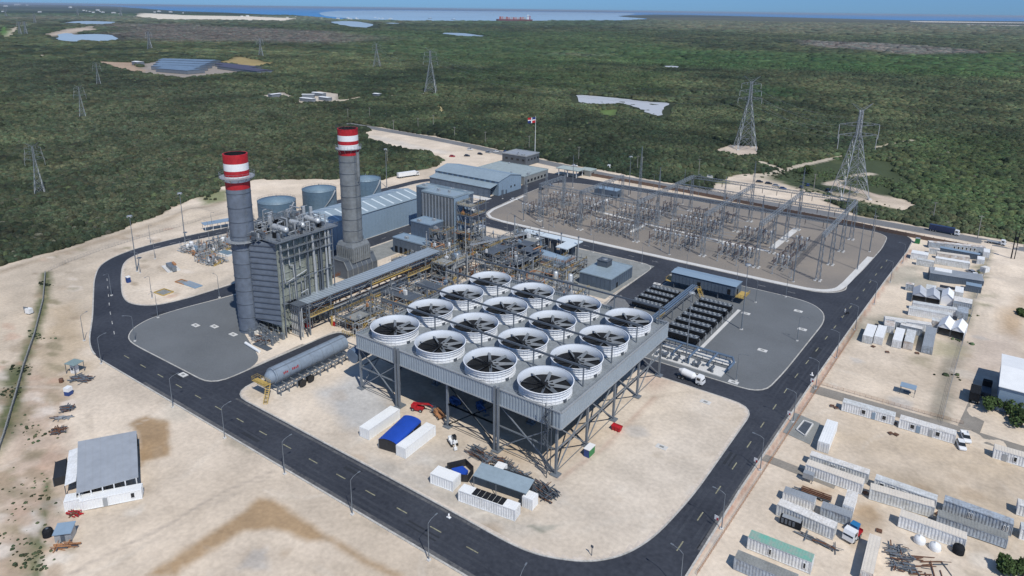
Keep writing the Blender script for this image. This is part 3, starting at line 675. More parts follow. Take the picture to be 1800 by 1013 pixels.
# pale inspection covers in the gravel yards
def cover(x,y,s=1.5,z=.15,grp=None,dark=True):
    mb=MB(); mb.box(x-s,x+s,y-s*.55,y+s*.55,z,z+.12); o=thing('inspection_cover','pale concrete inspection cover with a dark hatch set in the ground of the works','cover',(x,y,0),0,'pale concrete covers in the yards')
    mb=MB(); mb.box(-s,s,-s*.6,s*.6,z-.05,z+.14); mb.build('slab',m_concw,o); mb=MB(); mb.box(-s*.4,s*.4,-s*.25,s*.25,z+.14,z+.18); mb.build('hatch',m_concd,o); return o
cv=None
for q in [(344,573),(377,575),(410,589),(1311,552),(1403,548),(1410,580),(1340,617),(1289,673),(1183,485),(1155,500),(1243,510),(1240,708),(1163,787),(322,660)]:
    g=G(*q)
    if cv is None: cv=cover(g[0],g[1])
    else: dup(cv,(g[0],g[1],0))
# ------------------------------------------------------------------ air cooled condenser
def build_acc():
    X0,X1,Y0,Y1=-145.5,-75.2,127.3,189.5; ZD=18.2; ZB=13.7
    t=thing('air_cooled_condenser','large blue grey steel platform on braced legs carrying sixteen white ringed fans','condenser',(-110,158,0))
    mb=MB(); mb.box(X0+.3,X1-.3,Y0+.3,Y1-.3,ZD-1.4,ZD-1.05); mb.build('deck',m_acctop,t,world=True)
    # corrugated wind walls
    def wall(a,b,nm,m):
        mb=MB(); L=math.dist(a,b); n=int(L/.9); tx,ty=(b[0]-a[0])/L,(b[1]-a[1])/L; nx,ny=ty,-tx; pts=[]
        for k in range(n):
            s=L*k/n; d=L/n
            for f,o in((0,0),(.45,0),(.55,.14),(.95,.14)): pts.append((a[0]+tx*(s+d*f)+nx*o,a[1]+ty*(s+d*f)+ny*o))
        pts.append(b); N=len(pts)
        vs=[(x,y,ZB) for x,y in pts]+[(x,y,ZD) for x,y in pts]
        mb.add(vs,[(i,i+1,N+i+1,N+i) for i in range(N-1)]); w=mb.build(nm,m,t,world=True)
        mb=MB(); 
        for z in(ZB,ZD): mb.beam((a[0]+nx*.1,a[1]+ny*.1,z),(b[0]+nx*.1,b[1]+ny*.1,z),.35,.3)
        mb.build('edge_trim',m_steell,t,world=True); return w
    wall((X0,Y0),(X1,Y0),'wind_wall',m_acc); wall((X1,Y0),(X1,Y1),'wind_wall',m_acc); wall((X1,Y1),(X0,Y1),'wind_wall',m_acc); wall((X0,Y1),(X0,Y0),'wind_wall',m_acc)
    mb=MB(); mb.box(X0+.5,X1-.5,Y0+.5,Y1-.5,ZB+.2,ZB+.5); mb.build('underside_grid',m_steeld,t,world=True)
    # legs
    lx=[-145,-128.8,-111.2,-94,-76.6]; ly=[128,143,158,173,188.5]
    for i,x in enumerate(lx):
        for j,y in enumerate(ly):
            mb=MB(); big=(j==0 and i in(1,3))
            w=.55
            for dx in((-.55,.55) if (i in(1,3)) else (0,)):
                z1=ZD+.6 if big else ZB+.2; yy=y-1.1 if big else y
                mb.beam((x+dx,yy,.1),(x+dx,yy,z1),w,w)
            mb.box(x-1.1,x+1.1,y-1.9 if big else y-1,y+1,.1,.5); mb.build('leg',m_steel,t,world=True)
    def bay(p,q,zl=.6,zh=ZB,zm=7.2):
        mb=MB(); x0,y0=p;x1,y1=q;mx,my=(x0+x1)/2,(y0+y1)/2
        mb.beam((x0,y0,zh-.3),(x1,y1,.8),.28); mb.beam((x0,y0,.8),(mx,my,zm),.26); mb.beam((mx,my,zm),(x1,y1,zh-.3),.26)
        mb.beam((x0,y0,zm),(x1,y1,zm),.32); mb.rod((x0,y0,1.0),(x1,y1,1.0),.2); mb.build('cross_brace',m_steel,t,world=True)
    for i in(0,2): bay((lx[i],128),(lx[i+1],128)); bay((lx[i],188.5),(lx[i+1],188.5))
    bay((lx[3],128),(lx[4],128)); bay((lx[2],128),(lx[3],128))
    for j in(0,1,2,3):
        bay((-76.6,ly[j]),(-76.6,ly[j+1])); bay((-145,ly[j]),(-145,ly[j+1]))
    bay((-111.2,143),(-111.2,158)); bay((-111.2,158),(-94,158)); bay((-128.8,158),(-111.2,158)); bay((-111.2,158),(-111.2,173))
    # stair tower under the front corner
    mb=MB(); xs,ys=-79.5,126.6
    for a in(0,1.8):
        for b in(0,-1.6): mb.beam((xs+a,ys+b+.6,.3 if a else 7),(xs+a,ys+b+.6,ZD+1),.16)
    for k in range(6): z=2+k*2.8; mb.stair((xs+(0 if k%2 else 1.8),ys-.2,z),(xs+(1.8 if k%2 else 0),ys-.2,z+2.8 if z+2.8<ZD else ZD),.8)
    mb.build('stair_tower',m_steeld,t,world=True)
    # monorail beams on posts over the fan rows
    fy=[134.8,150.2,165.6,181.0]; fx=[-137,-119.5,-102,-84.5]
    for j,y in enumerate([127.6+0, 142.5,158.0,173.3,189.0][1:4]+[] ):
        pass
    for y in(142.4,157.9,173.3,188.6):
        mb=MB(); mb.beam((X0-5,y,ZD+4.6),(X1-1,y,ZD+4.6),.38,.5)
        mb.build('monorail_beam',m_steeld,t,world=True)
        mb=MB()
        for x in(-145.2,-128.2,-110.8,-93.3,-78): mb.beam((x,y,ZD-1.1),(x,y,ZD+4.4),.3)
        mb.build('monorail_posts',m_steel,t,world=True)
    mb=MB(); e=[(X0+.2,Y0+.2,ZD),(X1-.2,Y0+.2,ZD),(X1-.2,Y1-.2,ZD),(X0+.2,Y1-.2,ZD),(X0+.2,Y0+.2,ZD)]
    mb.rail(e,1.1,0,2.5,.06); mb.build('guard_rail',m_steell,t,world=True)
    # big steam ducts beside the platform: round header with risers
    mb=MB(); mb.tube((-148.5,128,9.5),(-148.5,192,14.5),2.3,16); 
    for y in fy: mb.tube((-148.5,y,12),(-143,y,16.5),1.3,12)
    mb.build('steam_duct',m_pipeb,t,world=True)
    # fan ring : panelled shroud, lining, rotor
    def shroud(parent):
        n=40; r=7.0; mb=MB(); z0,z1=-.1,3.3
        prof=[(r-.25,z0),(r-.45,z0+1.5),(r-.2,z0+2.7),(r+.1,z1)]
        vs=[];
        for k in range(n):
            a=2*math.pi*k/n
            for rr,z in prof: vs.append((rr*math.cos(a),rr*math.sin(a),z))
        m=len(prof)
        for k in range(n):
            k2=(k+1)%n
            for q in range(m-1): mb.add([vs[k*m+q],vs[k2*m+q],vs[k2*m+q+1],vs[k*m+q+1]],[(0,1,2,3)],0,False)
        # ribs: vertical flanges and rings
        for k in range(n):
            a=2*math.pi*k/n
            for (r0,za),(r1,zb) in zip(prof,prof[1:]): mb.beam(((r0+.05)*math.cos(a),(r0+.05)*math.sin(a),za),((r1+.05)*math.cos(a),(r1+.05)*math.sin(a),zb),.05,.14)
        for z,rr in((z0+.9,r-.35),(z0+1.8,r-.35),(z0+2.6,r-.2)):
            mb.lathe(0,0,[(rr,z-.04),(rr+.14,z-.04),(rr+.14,z+.04),(rr,z+.04)],n)
        mb.lathe(0,0,[(r+.1,z1-.06),(r+.22,z1-.06),(r+.22,z1+.06),(r-.02,z1+.06)],n)
        s=mb.build('fan_shroud',m_frp,parent)
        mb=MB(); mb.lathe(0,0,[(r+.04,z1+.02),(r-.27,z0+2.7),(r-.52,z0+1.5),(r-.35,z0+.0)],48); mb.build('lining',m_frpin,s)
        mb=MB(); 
        mb.lathe(0,0,[(r-.5,1.15),(.1,1.15)],40); mb.build('fan_shade_disc',m_dark,s)  # black disc stands in for the deep shade below the rotor
        mb=MB(); mb.tube((0,0,1.1),(0,0,2.2),.75,14); mb.lathe(0,0,[(.75,2.0),(.6,2.4),(.05,2.6)],14)
        for k in range(8):
            a=2*math.pi*k/8; ca,sa=math.cos(a),math.sin(a); 
            for seg in range(3):
                r0=.6+seg*1.95; r1=r0+1.95; w0=.82-seg*.04;w1=w0-.04; tw0=.45-seg*.08;tw1=tw0-.08
                def pt(rr,w,tw,s_): return (rr*ca-s_*w*sa/2, rr*sa+s_*w*ca/2, 1.95+s_*w*tw)
                mb.add([pt(r0,w0,tw0,-1),pt(r1,w1,tw1,-1),pt(r1,w1,tw1,1),pt(r0,w0,tw0,1)],[(0,1,2,3)],1)
            mb.beam((.5*ca,.5*sa,1.95),(2.2*ca,2.2*sa,1.95),.3,.2,0)
        mb.build('fan_rotor',[m_dark,M('fan_blade_mid_grey',(.15,.17,.19),.55,0,.15)],s)
        mb=MB(); mb.beam((-7,0,-.0),(7,0,-.0),.5,.25); mb.box(-.9,.9,-.6,.6,-.1,.6); mb.build('motor_bridge',m_steel,s)
        mb=MB(); mb.box(6.0,6.9,-1.9,-1.0,-.2,.8); mb.build('access_hatch',m_steeld,s)
        return s
    base=None
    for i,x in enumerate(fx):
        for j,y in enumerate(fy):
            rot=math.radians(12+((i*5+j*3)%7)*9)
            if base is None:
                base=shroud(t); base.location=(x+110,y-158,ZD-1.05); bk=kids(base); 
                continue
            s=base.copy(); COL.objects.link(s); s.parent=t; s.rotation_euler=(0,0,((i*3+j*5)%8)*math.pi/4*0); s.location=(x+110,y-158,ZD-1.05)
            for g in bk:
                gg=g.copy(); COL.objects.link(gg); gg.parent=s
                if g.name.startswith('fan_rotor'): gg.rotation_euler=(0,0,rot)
    return t
build_acc()
# ------------------------------------------------------------------ chimneys
def chimney(label,x,y,H,r,mat,base_z=0,plat_z=None,steps=(13.5,13.5,13.5),bulge=False,bands=None,bigplat=True):
    t=thing('chimney',label,'chimney',(x,y,0))
    zb=H-bands[-1]
    n=40; prof=[(r*1.02,base_z)]; z=base_z+2
    mb=MB(); mb.lathe(0,0,[(r,base_z),(r,zb)],n); 
    mb.build('shaft',mat,t)
    k=0; z=base_z+1.2
    mb=MB()
    while z<zb-1:
        mb.lathe(0,0,[(r,z-.07),(r+.12,z-.07),(r+.12,z+.07),(r,z+.07)],n); z+=4.9
    mb.build('stiffening_rings',m_steeld,t)
    edges=list(bands)[::-1]; cols=[m_red,m_bandw,m_red,m_bandw,m_red]
    zz=[H-e for e in bands]; top=H
    for i,zl in enumerate(zz):
        mb=MB(); rr=r+.04; mb.lathe(0,0,[(rr,zl),(rr,top)],n)
        if i==0: mb.lathe(0,0,[(rr,top),(r-.35,top)],n,0,False)
        mb.build('painted_band',cols[i],t); top=zl
    mb=MB(); mb.lathe(0,0,[(r-.35,H),(r-.35,H-6),(.05,H-6)],n,0); o=mb.build('flue_lining',m_dark,t)
    for p in plat_z:
        mb=MB(); R=r+(1.7 if bigplat else 1.1)
        mb.lathe(0,0,[(r,p-.25),(R,p-.1),(R,p+.12),(r,p+.12)],n,0,False)
        for k in range(12):
            a=2*math.pi*k/12; mb.beam((r*math.cos(a),r*math.sin(a),p-1.6),(R*math.cos(a),R*math.sin(a),p-.1),.12)
        f=mb.build('gallery',m_steell,t)
        mb=MB(); pts=[(R*math.cos(2*math.pi*k/24),R*math.sin(2*math.pi*k/24),p+.1) for k in range(25)]; mb.rail(pts,1.4,0,1.6,.07); mb.build('guard_rail',m_steell,f)
    mb=MB(); a=math.radians(-10); cx,cy=(r+.35)*math.cos(a),(r+.35)*math.sin(a)
    for s in(-.25,.25): mb.rod((cx,cy+s,base_z+3),(cx,cy+s,H-bands[-1]),.08)
    zz_=base_z+3
    while zz_<H-bands[-1]: mb.lathe(cx+.3,cy,[(.5,zz_),(.5,zz_+.08)],8); zz_+=1.5
    mb.build('caged_ladder',m_steel,t)
    if bulge:
        mb=MB(); mb.tube((r+.15,.8,H-8.5-1),(r+.15,.8,H-20),.75,10); mb.tube((r-.3,.8,H-22),(r+.15,.8,H-20),.6,10,0,.75); mb.build('sampling_duct',mat,t)
        mb=MB(); pts=[((r+.6)*math.cos(2*math.pi*k/20),(r+.6)*math.sin(2*math.pi*k/20),H) for k in range(21)]; mb.rail(pts,1.3,0,1.2,.06); mb.build('top_cage',m_steeld,t)
    return t
chimney('near grey chimney with red and white top and a wide ring gallery',-206,132.6,63.2,3.9,m_chim,0,[55.5,33.6],bands=(3.0,5.4,7.3,9.2,11.6))
chimney('far grey chimney with red and white top standing behind the boiler',-219.5,193,62.5,4.1,m_chim2,13.5,[54.3],bands=(2.6,4.9,6.4,8.6,10.8),bulge=True,bigplat=False)
# ------------------------------------------------------------------ heat recovery boiler
def boiler():
    t=thing('heat_recovery_boiler','tall grey green boiler house wrapped in pipes with railed roof platform','boiler',(-202,150,0))
    x0,x1,y0,y1,zt=-214,-192,135.7,157.7,34.5
    mb=MB(); mb.box(x0,x1,y0,y1,3.2,zt)
    for k in range(11):
        y=y0+(y1-y0)*k/10; mb.box(x1,x1+.35,y-.16,y+.16,1,zt)
    for k in range(12):
        z=4+k*2.7; mb.box(x1,x1+.22,y0,y1,z-.12,z+.12); 
    for k in range(9): x=x0+(x1-x0)*k/8; mb.box(x-.15,x+.15,y0-.3,y0,1,zt)
    mb.build('casing',m_clad,t,world=True)
    mb=MB()
    for k in range(5):
        for xx in(x0+.5,x1-.5): y=y0+.4+(y1-y0-.8)*k/4; mb.box(xx-.4,xx+.4,y-.4,y+.4,.1,3.3)
    mb.build('support_feet',m_concd,t,world=True)
    # tapering outlet duct to the chimney
    mb=MB(); ya,yb=134.2,135.7
    vs=[(-204.5,ya-2.2,5.5),(-201.5,ya-2.4,5.5),(-192.4,yb,4.0),(-214,yb,4.0),(-204.5,ya-2.2,33),(-201.5,ya-2.4,33),(-192.4,yb,34),(-214,yb,34)]
    mb.add(vs,[(0,1,5,4),(1,2,6,5),(2,3,7,6),(3,0,4,7),(4,5,6,7),(3,2,1,0)])
    o=mb.build('outlet_duct',m_chim,t,world=True)
    mb=MB()
    for k in range(14):
        z=6+k*2.05; a=Vector((-201.5,ya-2.4,z));b=Vector((-192.4,yb,z)); mb.beam(a+Vector((.12,-.12,0)),b+Vector((.12,-.12,0)),.22,.2)
    mb.build('duct_stiffeners',m_steeld,o,world=True)
    # roof platform
    mb=MB(); mb.box(x0-1.5,x1+2.2,y0-1.5,y1+2.5,zt,zt+.35); 
    for k in range(7): y=y0-1+k*3.9; mb.beam((x1,y,zt-1.4),(x1+2.1,y,zt),.2)
    f=mb.build('roof_platform',m_steel,t,world=True)
    e=[(x0-1.5,y0-1.5,zt+.35),(x1+2.2,y0-1.5,zt+.35),(x1+2.2,y1+2.5,zt+.35),(x0-1.5,y1+2.5,zt+.35),(x0-1.5,y0-1.5,zt+.35)]
    mb=MB(); mb.rail(e,1.2,0,1.8,.09); o=mb.build('guard_rail',m_steell,t,world=True)
    mb=MB()
    for y in(135.7,141.2,146.7,152.2,157.7): mb.beam((x1+1.7,y,.2),(x1+1.7,y,zt),.3); mb.beam((x1,y,9),(x1+1.7,y,9),.2); mb.beam((x1,y,20),(x1+1.7,y,20),.2)
    for z in(20,): mb.beam((x1+1.7,y0,z),(x1+1.7,y1,z),.25)
    for z in(12.5,): mb.rail([(x1+1.9,y0,z),(x1+1.9,y0+11,z)],1.1,0,1.6,.09); mb.box(x1+.4,x1+2,y0,y0+11,z-.08,z)
    mb.build('outer_frame',m_steel,t,world=True)
    # steam drums, silencers, valves, pipework
    rr=random.Random(4)
    for yy in(140.2,147.2,153.7):
        mb=MB(); mb.tube((x1-7,yy,zt+3),(x1-.6,yy,zt+3),1.05,14); mb.sph((x1-.6,yy,zt+3),1.05,14,8)
        for xx in(x1-6,x1-2): mb.box(xx-.3,xx+.3,yy-1,yy+1,zt+.3,zt+2.2)
        mb.build('steam_drum',m_clad2,t,world=True)
    for (xx,yy,hh,r_) in [(-196,154,5.5,.7),(-199,156,6.5,.6),(-205,143,5,.7),(-210,139,4,.6),(-203,156,6,.6)]:
        mb=MB(); mb.tube((xx,yy,zt+.3),(xx,yy,zt+hh*.45),r_*.35,8); mb.tube((xx,yy,zt+hh*.45),(xx,yy,zt+hh),r_,12); mb.build('vent_silencer',m_clad2,t,world=True)
    mb=MB()
    for k in range(70):
        x=rr.uniform(x0+1,x1+1);y=rr.uniform(y0-3,y1+1);z=zt+.5;h=rr.uniform(.8,5)
        p=[Vector((x,y,z)),Vector((x,y,z+h))]; q=p[-1]+(Vector((rr.uniform(-5,5),0,0)) if rr.random()<.5 else Vector((0,rr.uniform(-5,5),0)))
        mb.path([p[0],p[1],q],rr.choice([.1,.14,.2,.28]),6)
    mb.build('roof_pipework',m_steell,t,world=True)
    for k in range(60):
        mb=MB(); x=rr.uniform(x0,x1+1);y=rr.uniform(y0-4,y1+1);s=rr.uniform(.3,.9);z=zt+.4; mb.box(x-s,x+s,y-s*.6,y+s*.6,z,z+rr.uniform(.6,2.2)); mb.build('valve_skid',rr.choice([m_steeld,m_steel,m_dark,m_rust]),t,world=True)
    mb=MB()
    for k in range(26):
        a=Vector((rr.uniform(x0,x1),rr.uniform(y0,y1),zt+.4)); mb.lattice(a,a+Vector((0,0,rr.uniform(2.5,5))),.9,.9,.1,.07)
        if k%3==0: mb.beam(a+Vector((0,0,3.5)),a+Vector((rr.choice([-6,6]),0,3.5)),.2)
    mb.build('roof_steelwork',m_steel,t,world=True)
    # pipes running down the visible side
    xx=x1+.9
    def side(pts,r_,m,nm='downpipe'):
        mb=MB(); mb.path([(xx+dx,y,z) for dx,y,z in [(p_[0],p_[1]-3.8,p_[2]) for p_ in pts]],r_,8); mb.build(nm,m,t,world=True)
    side([(.2,140.3,33.5),(.2,140.6,27),(.2,141,19.5),(.2,150,21.8)],.20,m_clad2)
    side([(.2,143,33.5),(.2,143.2,25.5),(.2,144.6,25),(.2,144.8,21),(.4,145,12),(.6,146.6,4),(.6,147,1)],.24,m_clad2)
    side([(.2,147.5,31),(.2,147.5,24)],.2,m_clad2)
    side([(.3,153.2,34),(.3,153.6,20),(.3,153.6,8)],.5,m_clad2)
    side([(.3,158.8,34),(.3,158.9,20),(.3,159,10)],.36,m_clad2); side([(.3,160.2,34),(.3,160.3,21)],.42,m_clad2)
    side([(.2,155.5,33),(.2,155.5,7)],.3,m_steeld); side([(.2,157,33),(.2,157,6)],.22,m_steeld); side([(.2,151,30),(.2,151,6)],.25,m_steeld); side([(.2,149,20),(.2,149.2,5)],.2,m_steell); side([(.2,147,14),(.2,150,14.6),(.2,150,10)],.2,m_clad2)
    for k in range(14): y=rr.uniform(140,161); z=rr.uniform(4,18); side([(.1,y,z+rr.uniform(3,14)),(.1,y,z)],rr.choice([.1,.14,.18]),rr.choice([m_steeld,m_steel,m_steell]))
    mb=MB()
    for z in(31.5,28.5): mb.beam((xx+.4,y0,z),(xx+.4,y1,z),1.4,.12); mb.rail([(xx+1.1,y0,z),(xx+1.1,y1,z)],1.1,0,2)
    for k in range(8): y=y0+k*3; mb.beam((x1,y,26.5),(xx+1,y,31.4),.14)
    mb.build('side_walkway',m_steel,t,world=True)
    # ground level skids at the foot
    mb=MB()
    for k in range(34):
        x=rr.uniform(-203,-189);y=rr.uniform(128,135.5);h=rr.uniform(.5,3); s=rr.uniform(.2,1); mb.box(x-s,x+s,y-s*.6,y+s*.6,.13,h)
        if k%2: mb.path([(x,y,h),(x,y,h+1.2),(x+rr.uniform(-4,4),y,h+1.2)],.13,6)
    mb.build('foot_skids',m_steel,t,world=True)
boiler()
def boiler2():
    t=thing('duct_casing','dark ribbed steel duct casing at the foot of the far chimney','duct casing',(-218,190,0))
    x,y=-219.5,193
    mb=MB(); r=4.6
    vs=[]; 
    for z,hw,hl in((14.5,4.2,4.2),(13,4.8,4.8),(6.5,5.0,5.0)):
        vs.append([(x-hw,y-hl,z),(x+hw,y-hl,z),(x+hw,y+hl,z),(x-hw,y+hl,z)])
    for a,b in zip(vs[1:],vs[:-1]): mb.add(a+b,[(0,1,5,4),(1,2,6,5),(2,3,7,6),(3,0,4,7)])
    mb.add(vs[0],[(0,1,2,3)])
    for k in range(9):
        u=-4.6+k*1.15; mb.box(x+5.0,x+5.25,y+u-.12,y+u+.12,6.5,12.6); mb.box(x+u-.12,x+u+.12,y-5.25,y-5.0,6.5,12.6)
    mb.build('stack_hood',m_chim2,t,world=True)
    mb=MB(); a=[(-228,184),( -212,184),(-212,202),(-228,202)]
    prof=[(1,0),(14.6,0),(14.6,4.0),(12.4,7.6),(4.5,7.6),(1,5)]
    n=len(prof); v1=[(-228.5+px*1,184.5,.4+pz) for px,pz in prof]; v2=[(-228.5+px,201,.4+pz) for px,pz in prof]
    mb.add(v1+v2,[tuple(range(n))]+[tuple(range(2*n-1,n-1,-1))]+[((i+1)%n,i,n+i,n+(i+1)%n) for i in range(n)])
    mb.build('casing',m_steeld,t,world=True)
    mb=MB()
    for k in range(7):
        y_=184.4+k*2.75; pp=[(-228.5+px,y_,.4+pz) for px,pz in prof]
        for p,q in zip(pp,pp[1:]): mb.beam(p,q,.3,.35)
    mb.rail([(-228,184.3,8.1),(-215,184.3,8.1),(-215,201,8.1)],1.2,0,1.5,.08)
    mb.build('ribs',m_chim2,t,world=True)
boiler2()
# ------------------------------------------------------------------ buildings
def windows(mb,face,x,y0,y1,z0,z1,n,ww,mi=0):
    pass
def gable(name,label,x0,x1,y0,y1,ze,zr,axis,mw,mr,strips=0,cat='warehouse',doors=(),ribs=True,over=.4):
    "axis 'y': ridge runs along y"
    cx,cy=(x0+x1)/2,(y0+y1)/2; t=thing(name,label,cat,(cx,cy,0)); mb=MB()
    if axis=='y': P=[(x0,y0),(x1,y0),(x1,y1),(x0,y1)]; e=[(x0,y0,ze),(x1,y0,ze),(x1,y1,ze),(x0,y1,ze)]; r=[(cx,y0,zr),(cx,y1,zr)]; tris=[(0,1,4),(2,3,5)]
    else: P=[(x0,y0),(x1,y0),(x1,y1),(x0,y1)]; r=[(x0,cy,zr),(x1,cy,zr)]; e=[(x0,y0,ze),(x1,y0,ze),(x1,y1,ze),(x0,y1,ze)]; tris=[(3,0,4),(1,2,5)]
    b=[(x,y,.1) for x,y in P]
    mb.add(b+e,[(0,1,5,4),(1,2,6,5),(2,3,7,6),(3,0,4,7)]); mb.add(e+r,tris)
    # standing ribs on the walls
    if ribs:
        for k in range(int((y1-y0)/2.2)+1):
            y=min(y0+k*2.2,y1); mb.box(x1,x1+.09,y-.05,y+.05,.15,ze-.2); mb.box(x0-.09,x0,y-.05,y+.05,.15,ze-.2)
        for k in range(int((x1-x0)/2.2)+1):
            x=min(x0+k*2.2,x1); mb.box(x-.05,x+.05,y0-.09,y0,.15,ze-.2); mb.box(x-.05,x+.05,y1,y1+.09,.15,ze-.2)
    mb.build('wall',mw,t,world=True)
    mb=MB(); o=over
    def slab(a,b_,c,d,th=.18):
        vs=[a,b_,c,d]; vt=[(p[0],p[1],p[2]+th) for p in vs]; mb.add(vs+vt,[(3,2,1,0),(4,5,6,7),(0,1,5,4),(1,2,6,5),(2,3,7,6),(3,0,4,7)])
    sl=(zr-ze)
    if axis=='y':
        k=sl/(cx-x0); slab((x0-o,y0-o,ze-k*o+.02),(cx,y0-o,zr+.02),(cx,y1+o,zr+.02),(x0-o,y1+o,ze-k*o+.02)); slab((cx,y0-o,zr+.02),(x1+o,y0-o,ze-k*o+.02),(x1+o,y1+o,ze-k*o+.02),(cx,y1+o,zr+.02))
    else:
        k=sl/(cy-y0); slab((x0-o,y0-o,ze-k*o+.02),(x1+o,y0-o,ze-k*o+.02),(x1+o,cy,zr+.02),(x0-o,cy,zr+.02)); slab((x0-o,cy,zr+.02),(x1+o,cy,zr+.02),(x1+o,y1+o,ze-k*o+.02),(x0-o,y1+o,ze-k*o+.02))
    rf=mb.build('roof',mr,t,world=True)
    if strips:
        for k in range(strips):
            f=(k+.5)/strips; mb=MB(); z_=.24
            if axis=='y':
                y=y0+(y1-y0)*f; w=.55; mb.add([(cx+.6,y-w,zr-.6*sl/(cx-x0)+z_),(x1-.8,y-w,ze+.8*sl/(cx-x0)+z_),(x1-.8,y+w,ze+.8*sl/(cx-x0)+z_),(cx+.6,y+w,zr-.6*sl/(cx-x0)+z_)],[(0,1,2,3)])
                mb.add([(x0+.8,y-w,ze+.8*sl/(cx-x0)+z_),(cx-.6,y-w,zr-.6*sl/(cx-x0)+z_),(cx-.6,y+w,zr-.6*sl/(cx-x0)+z_),(x0+.8,y+w,ze+.8*sl/(cx-x0)+z_)],[(0,1,2,3)])
            else:
                x=x0+(x1-x0)*f; w=.6; mb.add([(x-w,y0+.8,ze+.8*sl/(cy-y0)+z_),(x+w,y0+.8,ze+.8*sl/(cy-y0)+z_),(x+w,cy-.6,zr-.6*sl/(cy-y0)+z_),(x-w,cy-.6,zr-.6*sl/(cy-y0)+z_)],[(0,1,2,3)])
            mb.build('skylight',m_roofrib,rf,world=True)
    for (fx,fy,w,h,z,ax,m,nm) in doors:
        mb=MB()
        if ax=='x': mb.box(fx-.06,fx+.12,fy-w/2,fy+w/2,z,z+h)
        else: mb.box(fx-w/2,fx+w/2,fy-.12,fy+.06,z,z+h)
        mb.build(nm,m,t,world=True)
    return t
gable('warehouse','long pale blue hall with skylight strips along its roof behind the far chimney',-272,-249,203,269,13.2,15.6,'y',m_bluew,m_blueroof,11,doors=[(-249,266,3.4,4.2,.15,'x',m_dark,'door'),(-249,225,1.2,2.2,.15,'x',m_bluedk,'door'),(-262,203,5,5,.15,'y',m_bluedk,'door')])
t=gable('workshop','blue workshop with a stepped two level roof beside the gatehouse road',-298,-247,334,358,9.0,11.4,'x',m_bluew,m_blueroof,0,cat='workshop',doors=[(-247,338,2.2,3,.15,'x',m_bluedk,'door'),(-247,342,1.4,2.4,.15,'x',m_bluedk,'door'),(-247,347,1.2,1.2,3,'x',m_glass,'window'),(-247,351,1.2,1.2,3,'x',m_glass,'window')])
mb=MB(); vs=[(-297,326.5,6.0),(-247.6,326.5,6.0),(-247.6,333.9,7.4),(-297,333.9,7.4)]; mb.add(vs+[(a,b,c+.2) for a,b,c in vs],[(3,2,1,0),(4,5,6,7),(0,1,5,4),(1,2,6,5),(2,3,7,6),(3,0,4,7)]); mb.build('lean_to_roof',m_blueroof,t,world=True)
mb=MB(); mb.box(-296.6,-248,326.9,327.1,.1,6.0)
for k in range(12): x=-296+k*4.3; mb.box(x-.15,x+.15,326.7,326.9,.1,6)
mb.build('lean_to_wall',m_bluedk,t,world=True)
mb=MB()
for k in range(11): x=-294+k*4.3; mb.box(x-1.3,x+1.3,333.82,333.95,7.8,8.7)
mb.build('clerestory_glazing',m_bluedk,t,world=True)
mb=MB(); mb.prism([(-298,321),(-246.5,321),(-246.5,326.4),(-298,326.4)],.1,.2); struct('concrete_apron',mb,m_concw)
def block(name,label,cat,x0,x1,y0,y1,h,mw,mr,par=.5,ribs=2.0,rooftop=0,wins=(),seed=1):
    t=thing(name,label,cat,((x0+x1)/2,(y0+y1)/2,0)); mb=MB(); mb.box(x0,x1,y0,y1,.1,h)
    if ribs:
        for k in range(int((y1-y0)/ribs)+1): y=min(y0+k*ribs,y1); mb.box(x1,x1+.12,y-.07,y+.07,.15,h-.1)
        for k in range(int((x1-x0)/ribs)+1): x=min(x0+k*ribs,x1); mb.box(x-.07,x+.07,y0-.12,y0,.15,h-.1)
    mb.build('wall',mw,t,world=True)
    mb=MB(); mb.box(x0-.15,x1+.15,y0-.15,y1+.15,h,h+.25)
    for a in((x0-.15,x1+.15,y0-.15,y0+.1),(x0-.15,x1+.15,y1-.1,y1+.15),(x0-.15,x0+.1,y0+.1,y1-.1),(x1-.1,x1+.15,y0+.1,y1-.1)): mb.box(*a,h+.25,h+.25+par)
    mb.build('roof',mr,t,world=True)
    rr=random.Random(seed)
    for k in range(rooftop):
        x=rr.uniform(x0+1.5,x1-1.5);y=rr.uniform(y0+1.5,y1-1.5);s=rr.uniform(.5,1.1); mb=MB(); mb.box(x-s,x+s,y-s*.7,y+s*.7,h+.25,h+1.3); mb.lathe(x,y,[(s*.5,h+1.3),(s*.5,h+1.45),(.02,h+1.45)],10); mb.build('air_handling_unit',m_steell,t,world=True)
    for (ax,p,a,w,z,hh,m,nm) in wins:
        mb=MB()
        if ax=='x': mb.box(p-.05,p+.14,a-w/2,a+w/2,z,z+hh)
        else: mb.box(a-w/2,a+w/2,p-.14,p+.05,z,z+hh)
        mb.build(nm,m,t,world=True)
    return t
m_ribface=M('grey_rib_cladding',(.165,.185,.20),.5,.2,.2,.2,1.5)  # plain grey, darker than the side cladding
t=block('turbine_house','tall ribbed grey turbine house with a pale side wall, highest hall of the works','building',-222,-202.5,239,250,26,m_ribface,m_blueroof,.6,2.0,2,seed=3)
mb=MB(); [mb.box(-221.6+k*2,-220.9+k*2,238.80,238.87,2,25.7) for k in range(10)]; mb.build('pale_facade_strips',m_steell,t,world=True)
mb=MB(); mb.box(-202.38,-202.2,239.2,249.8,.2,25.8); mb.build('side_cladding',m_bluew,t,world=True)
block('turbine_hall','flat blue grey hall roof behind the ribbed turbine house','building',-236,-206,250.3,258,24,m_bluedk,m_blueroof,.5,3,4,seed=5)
block('equipment_house','blue grey box building with flat roof in front of the ribbed turbine house','building',-220.5,-208.5,229.5,238.6,14,m_bluedk,m_bluew,.3,2.4,2,seed=6)
